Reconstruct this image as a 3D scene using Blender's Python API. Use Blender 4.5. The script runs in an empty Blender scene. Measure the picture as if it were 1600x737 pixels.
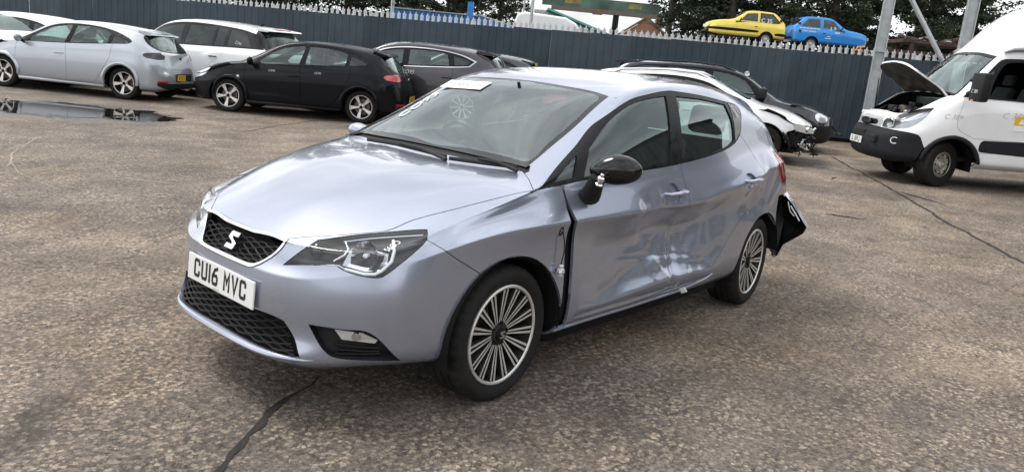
import bpy, bmesh, math, random
import numpy as np
from mathutils import Vector, Matrix, Euler
from mathutils.bvhtree import BVHTree
from mathutils.geometry import delaunay_2d_cdt, tessellate_polygon
C = bpy.context.scene.collection
# ---------------------------------------------------------------- camera
SC = bpy.context.scene
CAM_F, CAM_YAW, CAM_PITCH, CAM_ROLL = 1192.692, math.radians(220.34876), math.radians(12.59397), math.radians(5.64623)
CAM_POS = Vector((2.34831, 2.78649, 1.42079))
def cam_axes():
    cy,sy=math.cos(CAM_YAW),math.sin(CAM_YAW); cp,sp=math.cos(CAM_PITCH),math.sin(CAM_PITCH)
    d=Vector((cy*cp,sy*cp,-sp)); r=Vector((sy,-cy,0)); u=r.cross(d)
    cr,sr=math.cos(CAM_ROLL),math.sin(CAM_ROLL)
    return r*cr+u*sr, u*cr-r*sr, d
_r,_u,_d=cam_axes()
cam=bpy.data.cameras.new('camera'); cam.sensor_width=36; cam.lens=CAM_F/1600*36; cam.clip_start=.05; cam.clip_end=3000
camo=bpy.data.objects.new('camera',cam); C.objects.link(camo)
camo.matrix_world=Matrix(((_r.x,_u.x,-_d.x,CAM_POS.x),(_r.y,_u.y,-_d.y,CAM_POS.y),(_r.z,_u.z,-_d.z,CAM_POS.z),(0,0,0,1)))
SC.camera=camo
# ---------------------------------------------------------------- sky, sun, exposure
SUN_EL,SUN_AZ=math.radians(56),math.radians(-65)      # direction towards the sun (azimuth from +x towards +y)
w=bpy.data.worlds.new('World'); SC.world=w; w.use_nodes=True; nt=w.node_tree; N=nt.nodes; L=nt.links
bg=N['Background']; bg.inputs['Strength'].default_value=.11
sky=N.new('ShaderNodeTexSky'); sky.sky_type='NISHITA'; sky.sun_disc=False; sky.sun_elevation=SUN_EL; sky.sun_rotation=math.pi/2-SUN_AZ
sky.air_density=1.2; sky.dust_density=3.0; sky.ozone_density=1.0
tc=N.new('ShaderNodeTexCoord'); mp=N.new('ShaderNodeMapping'); mp.inputs['Scale'].default_value=(1,1,2.6); L.new(tc.outputs['Generated'],mp.inputs[0])
cl=N.new('ShaderNodeTexNoise'); cl.inputs['Scale'].default_value=1.9; cl.inputs['Detail'].default_value=9; cl.inputs['Roughness'].default_value=.58; L.new(mp.outputs[0],cl.inputs['Vector'])
cr=N.new('ShaderNodeMapRange'); cr.inputs[1].default_value=.36; cr.inputs[2].default_value=.62; cr.inputs[3].default_value=.70; cr.inputs[4].default_value=1.0; L.new(cl.outputs['Fac'],cr.inputs[0])
cs=N.new('ShaderNodeMapRange'); cs.inputs[1].default_value=.38; cs.inputs[2].default_value=.64; cs.inputs[3].default_value=7.2; cs.inputs[4].default_value=15.0; L.new(cl.outputs['Fac'],cs.inputs[0])
cc=N.new('ShaderNodeVectorMath'); cc.operation='SCALE'; cc.inputs[0].default_value=(.97,.985,1.0); L.new(cs.outputs[0],cc.inputs['Scale'])
mx=N.new('ShaderNodeMix'); mx.data_type='RGBA'; L.new(cr.outputs[0],mx.inputs[0]); L.new(sky.outputs[0],mx.inputs[6]); L.new(cc.outputs[0],mx.inputs[7]); L.new(mx.outputs[2],bg.inputs[0])
sl=bpy.data.lights.new('sun','SUN'); sl.energy=2.1; sl.angle=math.radians(24); sl.color=(1,.96,.90)
so=bpy.data.objects.new('sun',sl); C.objects.link(so)
so.rotation_euler=Vector((math.cos(SUN_AZ)*math.cos(SUN_EL),math.sin(SUN_AZ)*math.cos(SUN_EL),math.sin(SUN_EL))).to_track_quat('Z','Y').to_euler()
vs=SC.view_settings; vs.view_transform='Standard'; vs.look='None'; vs.exposure=0.42; vs.gamma=1.0; vs.use_curve_mapping=False
SC.cycles.use_denoising=True
# ---------------------------------------------------------------- mesh helpers
def link(o, parent=None):
    C.objects.link(o)
    if parent is not None: o.parent = parent
    return o

def mk(name, verts, faces, mat, parent=None, normals=None, smooth=True, uvs=None):
    me = bpy.data.meshes.new(name)
    me.from_pydata([tuple(map(float, v)) for v in verts], [], [tuple(f) for f in faces])
    mats = mat if isinstance(mat, (list, tuple)) else [mat]
    for m_ in mats: me.materials.append(m_)
    if smooth: me.polygons.foreach_set('use_smooth', [True]*len(me.polygons))
    me.update()
    if normals is not None:
        me.normals_split_custom_set([tuple(n) for n in normals])
    return link(bpy.data.objects.new(name, me), parent)

def thing(name, label, cat, loc=(0,0,0), rz=0.0, group=None, kind=None):
    o = bpy.data.objects.new(name, None); o.empty_display_size = .2
    C.objects.link(o); o.location = loc; o.rotation_euler = (0,0,rz)
    tag(o, label, cat, group, kind)
    return o

def tag(o, label=None, cat=None, group=None, kind=None):
    if label: o['label'] = label
    if cat: o['category'] = cat
    if group: o['group'] = group
    if kind: o['kind'] = kind
    return o

class MB:
    """collects simple shapes into one mesh"""
    def __init__(s): s.v=[]; s.f=[]; s.mi=[]; s.m=0
    def add(s, vs, fs):
        b=len(s.v); s.v+= [tuple(v) for v in vs]; s.f+=[tuple(b+i for i in f) for f in fs]; s.mi+=[s.m]*len(fs)
        return s
    def box(s, x0,x1,y0,y1,z0,z1, M=None, bev=0.0):
        if bev>0:
            bm=bmesh.new(); bmesh.ops.create_cube(bm,size=1)
            for v in bm.verts: v.co=Vector(((x0+x1)/2+v.co.x*(x1-x0),(y0+y1)/2+v.co.y*(y1-y0),(z0+z1)/2+v.co.z*(z1-z0)))
            bmesh.ops.bevel(bm,geom=bm.edges[:],offset=bev,segments=2,affect='EDGES',profile=.5)
            vs=[v.co.copy() for v in bm.verts]; bm.verts.index_update(); fs=[[v.index for v in f.verts] for f in bm.faces]; bm.free()
        else:
            vs=[Vector((x,y,z)) for x in (x0,x1) for y in (y0,y1) for z in (z0,z1)]
            fs=[(0,1,3,2),(4,6,7,5),(0,4,5,1),(2,3,7,6),(0,2,6,4),(1,5,7,3)]
        if M is not None: vs=[M@v for v in vs]
        return s.add(vs,fs)
    def tube(s, pts, r, n=8, cap=True, flat=1.0):
        pts=[Vector(p) for p in pts]; k=len(pts)
        rs=r if isinstance(r,(list,tuple)) else [r]*k
        t0=(pts[1]-pts[0]).normalized(); up=Vector((0,0,1)) if abs(t0.z)<.9 else Vector((1,0,0))
        a=t0.cross(up).normalized(); vs=[]
        for i,p in enumerate(pts):
            t=(pts[min(i+1,k-1)]-pts[max(i-1,0)]).normalized()
            a=(a-t*a.dot(t)).normalized(); b=t.cross(a)
            for j in range(n):
                q=2*math.pi*j/n; vs.append(p+(a*math.cos(q)+b*math.sin(q)*flat)*rs[i])
        fs=[(i*n+j,i*n+(j+1)%n,(i+1)*n+(j+1)%n,(i+1)*n+j) for i in range(k-1) for j in range(n)]
        if cap: fs+=[tuple(range(n))[::-1],tuple(range((k-1)*n,k*n))]
        return s.add(vs,fs)
    def lathe(s, prof, n=32, axis='y', c=(0,0,0)):
        # prof list of (radius, offset along axis)
        vs=[]
        for (r,h) in prof:
            for j in range(n):
                q=2*math.pi*j/n; u,w=r*math.cos(q),r*math.sin(q)
                p={'y':(u,h,w),'x':(h,u,w),'z':(u,w,h)}[axis]
                vs.append((p[0]+c[0],p[1]+c[1],p[2]+c[2]))
        k=len(prof); fs=[(i*n+j,i*n+(j+1)%n,(i+1)*n+(j+1)%n,(i+1)*n+j) for i in range(k-1) for j in range(n)]
        if axis=='y': fs=[f[::-1] for f in fs]
        return s.add(vs,fs)
    def prism(s, poly, h0, h1, axis='z'):
        # poly 2D CCW, extruded along axis; concave allowed
        P=[tuple(p) for p in poly]; n=len(P)
        def m(p,h): return {'z':(p[0],p[1],h),'y':(p[0],h,p[1]),'x':(h,p[0],p[1])}[axis]
        tri=tessellate_polygon([[Vector((p[0],p[1],0)) for p in P]])
        vs=[m(p,h0) for p in P]+[m(p,h1) for p in P]
        fs=[(i,(i+1)%n,n+(i+1)%n,n+i) for i in range(n)]
        for t in tri: fs.append(tuple(t)); fs.append(tuple(n+i for i in t[::-1]))
        return s.add(vs,fs)
    def xf(s, M, start=0):
        for i in range(start,len(s.v)): s.v[i]=tuple(M@Vector(s.v[i]))
        return s
    def build(s, name, mat, parent=None, smooth=False, fix=True, angle=None):
        me=bpy.data.meshes.new(name); me.from_pydata(s.v,[],s.f)
        for m_ in (mat if isinstance(mat,(list,tuple)) else [mat]): me.materials.append(m_)
        if isinstance(mat,(list,tuple)): me.polygons.foreach_set('material_index',s.mi)
        if fix:
            bm=bmesh.new(); bm.from_mesh(me); bmesh.ops.recalc_face_normals(bm,faces=bm.faces); bm.to_mesh(me); bm.free()
        if smooth or angle:
            me.polygons.foreach_set('use_smooth',[True]*len(me.polygons))
            me.set_sharp_from_angle(angle=angle or math.radians(35))
        me.update()
        return link(bpy.data.objects.new(name,me),parent)

def spl(pts, closed=True, step=.03):
    """smooth polyline through points; a point with a third value is a sharp corner"""
    P=[(p[0],p[1]) for p in pts]; K=[len(p)>2 for p in pts]; n=len(P); out=[]
    rng=range(n) if closed else range(n-1)
    for i in rng:
        p1=np.array(P[i]); p2=np.array(P[(i+1)%n])
        p0=np.array(P[i-1]) if (closed or i>0) else p1
        p3=np.array(P[(i+2)%n]) if (closed or i<n-2) else p2
        L=np.linalg.norm(p2-p1)
        m1=np.zeros(2); m2=np.zeros(2)
        d01=np.linalg.norm(p1-p0)+1e-9; d23=np.linalg.norm(p3-p2)+1e-9
        m1=((p2-p0)/(L+d01))*L; m2=((p3-p1)/(L+d23))*L
        if K[i]: m1=(p2-p1)
        if K[(i+1)%n]: m2=(p2-p1)
        if K[i] and K[(i+1)%n]: k=1
        else: k=max(2,int(L/step+.5))
        for t in range(k):
            t/=k
            out.append(tuple((2*t**3-3*t*t+1)*p1+(t**3-2*t*t+t)*m1+(-2*t**3+3*t*t)*p2+(t**3-t*t)*m2))
    if not closed: out.append(P[-1])
    return out

def inpoly(pts, poly):
    pts=np.asarray(pts); x,y=pts[:,0],pts[:,1]; r=np.zeros(len(pts),bool); n=len(poly); j=n-1
    for i in range(n):
        xi,yi=poly[i]; xj,yj=poly[j]
        if yi!=yj:
            c=((yi>y)!=(yj>y))&(x<(xj-xi)*(y-yi)/(yj-yi)+xi); r^=c
        j=i
    return r

# ------------------------------------------------------------ car body surface
class Body:
    """half body (y>=0) as triangles; panels are cut into it along outlines given in side, top or front view"""
    def __init__(s, T, S, F, R, level=3, creases=(), iters=4):
        n=len(T); m=len(T[0])-1; J=len(S[0])            # S[i] : rows 1..J below the top edge
        V=[]; idx={}
        def vid(key,p):
            if key not in idx: idx[key]=len(V); V.append(tuple(p))
            return idx[key]
        def t(i,k): return vid(('t',i,k) if not(k==m) else ('s',i,0), T[i][k])
        def sd(i,j): return t(i,m) if j==0 else vid(('s',i,j), S[i][j-1])
        def f(k,j):
            if j==0: return t(0,k)
            if k==m: return sd(0,j)
            return vid(('f',k,j),F[k][j-1])
        def r(k,j):
            if j==0: return t(n-1,k)
            if k==m: return sd(n-1,j)
            return vid(('r',k,j),R[k][j-1])
        Q=[]
        for i in range(n-1):
            for k in range(m): Q.append((t(i,k),t(i,k+1),t(i+1,k+1),t(i+1,k)))
            for j in range(J): Q.append((sd(i,j),sd(i,j+1),sd(i+1,j+1),sd(i+1,j)))
        for k in range(m):
            for j in range(J):
                Q.append((f(k,j),f(k,j+1),f(k+1,j+1),f(k+1,j)))
                Q.append((r(k,j),r(k+1,j),r(k+1,j+1),r(k,j+1)))
        cr={}
        for (kind,a,b,w) in creases:
            if kind=='row':
                for i in range(b[0],b[1]): cr[(sd(i,a),sd(i+1,a))]=w
            if kind=='frow':
                for k in range(m): cr[(f(k,a),f(k+1,a))]=w
            if kind=='trow':
                for k in range(m): cr[(t(a,k),t(a,k+1))]=w
            if kind=='tcol':
                for i in range(b[0],b[1]): cr[(t(i,a),t(i+1,a))]=w
        V=np.array(V,float); nh=len(V)
        # mirror
        mir=np.arange(nh)
        full=[v for v in V]
        for a in range(nh):
            if abs(V[a,1])>1e-6: mir[a]=len(full); full.append(V[a]*[1,-1,1])
        full=np.array(full)
        QQ=Q+[tuple(mir[a] for a in q[::-1]) for q in Q]
        me=bpy.data.meshes.new('cage'); me.from_pydata([tuple(v) for v in full],[],QQ)
        ob=bpy.data.objects.new('cage',me); C.objects.link(ob)
        if cr:
            at=me.attributes.new('crease_edge','FLOAT','EDGE')
            vals=np.zeros(len(me.edges)); ed={tuple(sorted(e.vertices)):e.index for e in me.edges}
            for (a,b),w in cr.items():
                for p,q in ((a,b),(mir[a],mir[b])):
                    e=ed.get(tuple(sorted((int(p),int(q)))))
                    if e is not None: vals[e]=w
            at.data.foreach_set('value',vals)
        mod=ob.modifiers.new('s','SUBSURF'); mod.subdivision_type='CATMULL_CLARK'
        def ev(lv):
            mod.levels=lv; mod.render_levels=lv
            dg=bpy.context.evaluated_depsgraph_get(); dg.update(); e=ob.evaluated_get(dg); m_=e.to_mesh()
            co=np.empty(len(m_.vertices)*3); m_.vertices.foreach_get('co',co); co=co.reshape(-1,3)
            no=np.empty(len(m_.vertices)*3); m_.vertices.foreach_get('normal',no); no=no.reshape(-1,3)
            fs=[tuple(p.vertices) for p in m_.polygons] if lv==level else None
            e.to_mesh_clear(); return co,no,fs
        cage=full.copy()
        for it in range(iters):
            co,_,_=ev(3); cage+= .8*(full-co[:len(full)])
            me.vertices.foreach_set('co',cage.ravel()); me.update()
        co,no,fs=ev(level)
        bpy.data.objects.remove(ob); bpy.data.meshes.remove(me)
        fa=np.array(fs); keep=co[fa][:,:,1].mean(1)>0
        fa=fa[keep]; used=np.unique(fa); mp=-np.ones(len(co),int); mp[used]=np.arange(len(used))
        fa=mp[fa]; s.V=co[used]; s.N=no[used]
        s.V[np.abs(s.V[:,1])<1e-5,1]=0
        s.F=np.concatenate([fa[:,[0,1,2]],fa[:,[0,2,3]]]); s.P=np.full(len(s.F),'body',dtype=object)
        a,b,c=(s.V[s.F[:,q]] for q in range(3)); nn=np.cross(b-a,c-a)
        if (nn*s.N[s.F[:,0]]).sum()<0: s.F=s.F[:,::-1]
    def fnorm(s):
        a,b,c=(s.V[s.F[:,q]] for q in range(3)); nn=np.cross(b-a,c-a)
        return nn/(np.linalg.norm(nn,axis=1,keepdims=True)+1e-12)
    def bvh(s):
        return BVHTree.FromPolygons([Vector(v) for v in s.V],[tuple(int(i) for i in f) for f in s.F])
    def cut(s, view, polys, thr=.12, only=('body',), zone=None):
        if thr<.06:
            s._cut(view,polys,.06,9,only,zone)
            if thr<-.06: s._cut(view,polys,thr,-.06,only,zone)
            return s._cut(view,polys,max(thr,-.06),.06,only,zone,True)
        return s._cut(view,polys,thr,9,only,zone)
    def _cut(s, view, polys, thr, top, only, zone, whole=False):
        ax,sg,(a,b)={'side':(1,1,(0,2)),'top':(2,1,(0,1)),'front':(0,1,(1,2)),'rear':(0,-1,(1,2))}[view]
        fn=s.fnorm(); P2=s.V[:,[a,b]]; tri=P2[s.F]
        cand=np.isin(s.P,list(only))&(sg*fn[:,ax]>thr)&(sg*fn[:,ax]<=top)
        cen3=s.V[s.F].mean(1)
        if zone is not None: cand&=zone(cen3)
        seg=[]
        for nm,pl in polys:
            pl=np.array(pl); q=np.roll(pl,-1,0); seg.append(np.concatenate([np.minimum(pl,q),np.maximum(pl,q)],1))
        seg=np.concatenate(seg); ci=np.where(cand)[0]
        lo=tri[ci].min(1); hi=tri[ci].max(1); e=1e-5; ov=np.zeros(len(ci),bool)
        for sgm in ([] if whole else seg): ov|=(hi[:,0]>=sgm[0]-e)&(lo[:,0]<=sgm[2]+e)&(hi[:,1]>=sgm[1]-e)&(lo[:,1]<=sgm[3]+e)
        inside=ci[~ov]; cc=tri[inside].mean(1); done=np.zeros(len(inside),bool)
        for nm,pl in polys:
            w=inpoly(cc,pl)&~done; s.P[inside[w]]=nm; done|=w
        cut=ci[ov]
        if len(cut)==0: return s
        used=np.unique(s.F[cut]); mp={int(u):q for q,u in enumerate(used)}
        vc=[Vector(p) for p in P2[used]]; faces=[[mp[int(i)] for i in s.F[t]] for t in cut]
        A=np.array([[vc[f[1]][0]-vc[f[0]][0],vc[f[1]][1]-vc[f[0]][1],vc[f[2]][0]-vc[f[0]][0],vc[f[2]][1]-vc[f[0]][1]] for f in faces])
        flip=(A[:,0]*A[:,3]-A[:,1]*A[:,2])<0
        faces=[f[::-1] if fl else f for f,fl in zip(faces,flip)]; nt=len(faces); nb=len(vc); base=list(faces)
        for nm,pl in polys:
            area=sum(pl[i][0]*pl[(i+1)%len(pl)][1]-pl[(i+1)%len(pl)][0]*pl[i][1] for i in range(len(pl)))
            pp=pl if area>0 else pl[::-1]; o=len(vc); vc+=[Vector(p) for p in pp]; faces.append(list(range(o,o+len(pp))))
        ov_,oe,of,rv,re_,rf=delaunay_2d_cdt(vc,[],faces,0,1e-6,True)
        newV=[];newN=[];nm_={};nF=[];nP=[]; off=len(s.V)
        cen=np.array([[sum(ov_[v][0] for v in f)/len(f),sum(ov_[v][1] for v in f)/len(f)] for f in of]).reshape(-1,2)
        inm=[inpoly(cen,pl) for nm,pl in polys]; T0=P2[s.F[cut]]; DT=(T0[:,1,0]-T0[:,0,0])*(T0[:,2,1]-T0[:,0,1])-(T0[:,2,0]-T0[:,0,0])*(T0[:,1,1]-T0[:,0,1]); DT=np.where(np.abs(DT)<1e-14,1e-14,DT)
        def bary(t,c):
            u=((c[0]-T0[t,0,0])*(T0[t,2,1]-T0[t,0,1])-(T0[t,2,0]-T0[t,0,0])*(c[1]-T0[t,0,1]))/DT[t]
            w=((T0[t,1,0]-T0[t,0,0])*(c[1]-T0[t,0,1])-(c[0]-T0[t,0,0])*(T0[t,1,1]-T0[t,0,1]))/DT[t]
            return np.minimum(np.minimum(u,w),1-u-w)
        allt=np.arange(nt)
        for fi,(f,src) in enumerate(zip(of,rf)):
            ts=[q for q in src if q<nt]; t=-1
            if not ts: continue
            if ts:
                q=bary(np.array(ts),cen[fi]); k=int(q.argmax())
                if q[k]>-.02: t=ts[k]
            if t<0:
                q=bary(allt,cen[fi]); k=int(q.argmax())
                if q[k]<-1e-3: continue
                t=k
            pn=[k for k in range(len(polys)) if inm[k][fi]]
            name=polys[pn[0]][0] if pn else s.P[cut[t]]
            g=s.F[cut[t]]; p0,p1,p2=P2[g]; d=(p1[0]-p0[0])*(p2[1]-p0[1])-(p2[0]-p0[0])*(p1[1]-p0[1])
            if abs(d)<1e-14: continue
            ids=[]
            for v in f:
                if v not in nm_:
                    src_v=[q for q in rv[v] if q<nb]
                    if src_v: nm_[v]=int(used[src_v[0]])
                    else:
                        x,y=ov_[v]; u=((x-p0[0])*(p2[1]-p0[1])-(p2[0]-p0[0])*(y-p0[1]))/d; w=((p1[0]-p0[0])*(y-p0[1])-(x-p0[0])*(p1[1]-p0[1]))/d
                        q3=s.V[g[0]]*(1-u-w)+s.V[g[1]]*u+s.V[g[2]]*w; n3=s.N[g[0]]*(1-u-w)+s.N[g[1]]*u+s.N[g[2]]*w
                        q3[a],q3[b]=x,y
                        nm_[v]=off+len(newV); newV.append(q3); newN.append(n3/(np.linalg.norm(n3)+1e-12))
                ids.append(nm_[v])
            for q in range(1,len(f)-1):
                tr=[ids[0],ids[q],ids[q+1]]
                if len(set(tr))<3: continue
                if flip[t]: tr=tr[::-1]
                nF.append(tr); nP.append(name)
        if newV: s.V=np.concatenate([s.V,newV]); s.N=np.concatenate([s.N,newN])
        keep=np.ones(len(s.F),bool); keep[cut]=False
        pa=np.empty(len(nP),dtype=object); pa[:]=nP
        s.F=np.concatenate([s.F[keep],np.array(nF,int).reshape(-1,3)]); s.P=np.concatenate([s.P[keep],pa])
        return s
    def vnormals(s,V):
        a,b,c=(V[s.F[:,q]] for q in range(3)); nn=np.cross(b-a,c-a); N=np.zeros_like(V)
        for q in range(3): np.add.at(N,s.F[:,q],nn)
        return N/(np.linalg.norm(N,axis=1,keepdims=True)+1e-12)
    def soft(s,N,it=14):
        for _ in range(it):
            A=N[s.F].sum(1); M=np.zeros_like(N)
            for q in range(3): np.add.at(M,s.F[:,q],A)
            M[s.V[:,1]<1e-6,1]=0
            N=M/(np.linalg.norm(M,axis=1,keepdims=True)+1e-12)
        return N
    def panel(s, names, side='L', V=None, N=None, gap=.0018, depth=.014, off=0.0, flange=True):
        """verts, faces, loop normals of one panel. side L, R or B (both halves, joined over the centre)"""
        names=[names] if isinstance(names,str) else names
        V=s.V if V is None else V; N=s.N if N is None else N
        F=s.F[np.isin(s.P,names)]
        if len(F)==0: raise ValueError('empty panel %s'%names)
        used=np.unique(F); mp=-np.ones(len(V),int); mp[used]=np.arange(len(used))
        F=mp[F]; X=V[used].copy(); NN=N[used].copy()
        if off: X+=NN*off
        E={}
        for f in F:
            for q in range(3):
                e=(int(f[q]),int(f[(q+1)%3]))
                if (e[1],e[0]) in E: E[(e[1],e[0])]=None
                else: E[e]=f
        bd=[e for e,f in E.items() if f is not None]
        bd=[e for e in bd if not(abs(X[e[0],1])<1e-4 and abs(X[e[1],1])<1e-4)]
        inn=np.zeros_like(X)
        for a,b in bd:
            d=X[b]-X[a]; d/=np.linalg.norm(d)+1e-9
            for q in (a,b): inn[q]+=np.cross(NN[q],d)
        bv=sorted({q for e in bd for q in e}); L=np.linalg.norm(inn[bv],axis=1,keepdims=True)+1e-9
        mid=np.abs(X[:,1])<1e-4
        sh=inn[bv]/L*gap; X[bv]+=sh; X[mid,1]=0
        verts=list(X); faces=[tuple(f) for f in F]; ln=[NN[i] for f in F for i in f]
        if flange and depth:
            low={}
            for q in bv: low[q]=len(verts); verts.append(X[q]-NN[q]*depth)
            for a,b in bd:
                nq=np.cross(X[b]-X[a],NN[a]); nq/=np.linalg.norm(nq)+1e-9
                faces.append((b,a,low[a],low[b])); ln+=[nq]*4
        verts=np.array(verts); ln=np.array(ln)
        if side=='L': return verts,faces,ln
        mv=verts*[1,-1,1]; mf=[]; ml=[]; p=0
        for f in faces:
            k=len(f); mf.append(tuple(f[::-1])); ml+=[ln[p+k-1-q]*[1,-1,1] for q in range(k)]; p+=k
        if side=='R': return mv,mf,np.array(ml)
        o=len(verts); rem={i:i for i in range(o) if abs(verts[i,1])<1e-6}
        mf=[tuple(rem.get(i,i+o) for i in f) for f in mf]
        return np.concatenate([verts,mv]),faces+mf,np.concatenate([ln,np.array(ml)])
# ---------------------------------------------------------------- materials
def nmat(name):
    m=bpy.data.materials.new(name); m.use_nodes=True; nt=m.node_tree
    return m,nt,nt.nodes['Principled BSDF']
def pm(name,col,rough=.5,metal=0.0,coat=0.0,coat_r=.03,spec=.5,noise=None,bump=None,emit=None):
    """plain principled with slight procedural colour variation (noise=(scale,amount)) and bump (scale,distance)"""
    m,nt,b=nmat(name); N=nt.nodes; L=nt.links
    b.inputs['Base Color'].default_value=(*col,1); b.inputs['Roughness'].default_value=rough; b.inputs['Metallic'].default_value=metal
    b.inputs['Coat Weight'].default_value=coat; b.inputs['Coat Roughness'].default_value=coat_r; b.inputs['Specular IOR Level'].default_value=spec
    if noise or bump:
        tc=N.new('ShaderNodeTexCoord')
    if noise:
        n=N.new('ShaderNodeTexNoise'); n.inputs['Scale'].default_value=noise[0]; n.inputs['Detail'].default_value=6
        L.new(tc.outputs['Object'],n.inputs['Vector'])
        mr=N.new('ShaderNodeMapRange'); mr.inputs[1].default_value=.3; mr.inputs[2].default_value=.7; mr.inputs[3].default_value=1-noise[1]; mr.inputs[4].default_value=1+noise[1]
        L.new(n.outputs['Fac'],mr.inputs[0])
        mx=N.new('ShaderNodeVectorMath'); mx.operation='SCALE'; mx.inputs[0].default_value=col; L.new(mr.outputs[0],mx.inputs['Scale'])
        L.new(mx.outputs[0],b.inputs['Base Color'])
        mr2=N.new('ShaderNodeMapRange'); mr2.inputs[1].default_value=.3; mr2.inputs[2].default_value=.7; mr2.inputs[3].default_value=max(0,rough-.08); mr2.inputs[4].default_value=min(1,rough+.1)
        L.new(n.outputs['Fac'],mr2.inputs[0]); L.new(mr2.outputs[0],b.inputs['Roughness'])
    if bump:
        n2=N.new('ShaderNodeTexNoise'); n2.inputs['Scale'].default_value=bump[0]; n2.inputs['Detail'].default_value=4; L.new(tc.outputs['Object'],n2.inputs['Vector'])
        bp=N.new('ShaderNodeBump'); bp.inputs['Distance'].default_value=bump[1]; L.new(n2.outputs['Fac'],bp.inputs['Height']); L.new(bp.outputs[0],b.inputs['Normal'])
    if emit: b.inputs['Emission Color'].default_value=(*emit[0],1); b.inputs['Emission Strength'].default_value=emit[1]
    return m
def glass(name,tint=(.72,.84,.80),base=.05,dust=0.03,rough=0.0,ior_pow=4.0,refl=(.88,1.0,.98)):
    m=bpy.data.materials.new(name); m.use_nodes=True; nt=m.node_tree; N=nt.nodes; L=nt.links; N.clear()
    out=N.new('ShaderNodeOutputMaterial'); tr=N.new('ShaderNodeBsdfTransparent'); tr.inputs[0].default_value=(*tint,1)
    gl=N.new('ShaderNodeBsdfGlossy'); gl.inputs['Roughness'].default_value=rough; gl.inputs[0].default_value=(*refl,1)
    lw=N.new('ShaderNodeLayerWeight'); lw.inputs[0].default_value=.5
    pw=N.new('ShaderNodeMath'); pw.operation='POWER'; pw.inputs[1].default_value=ior_pow; L.new(lw.outputs['Facing'],pw.inputs[0])
    ma=N.new('ShaderNodeMath'); ma.operation='MULTIPLY_ADD'; ma.inputs[1].default_value=1-base; ma.inputs[2].default_value=base; ma.use_clamp=True; L.new(pw.outputs[0],ma.inputs[0])
    mx=N.new('ShaderNodeMixShader'); L.new(ma.outputs[0],mx.inputs[0]); L.new(tr.outputs[0],mx.inputs[1]); L.new(gl.outputs[0],mx.inputs[2])
    df=N.new('ShaderNodeBsdfDiffuse'); df.inputs[0].default_value=(.6,.62,.6,1)
    tc=N.new('ShaderNodeTexCoord'); no=N.new('ShaderNodeTexNoise'); no.inputs['Scale'].default_value=5; no.inputs['Detail'].default_value=8; L.new(tc.outputs['Object'],no.inputs['Vector'])
    mr=N.new('ShaderNodeMapRange'); mr.inputs[1].default_value=.35; mr.inputs[2].default_value=.75; mr.inputs[3].default_value=dust*.4; mr.inputs[4].default_value=dust*1.6; L.new(no.outputs['Fac'],mr.inputs[0])
    m2=N.new('ShaderNodeMixShader'); L.new(mr.outputs[0],m2.inputs[0]); L.new(mx.outputs[0],m2.inputs[1]); L.new(df.outputs[0],m2.inputs[2]); L.new(m2.outputs[0],out.inputs[0])
    return m
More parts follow.
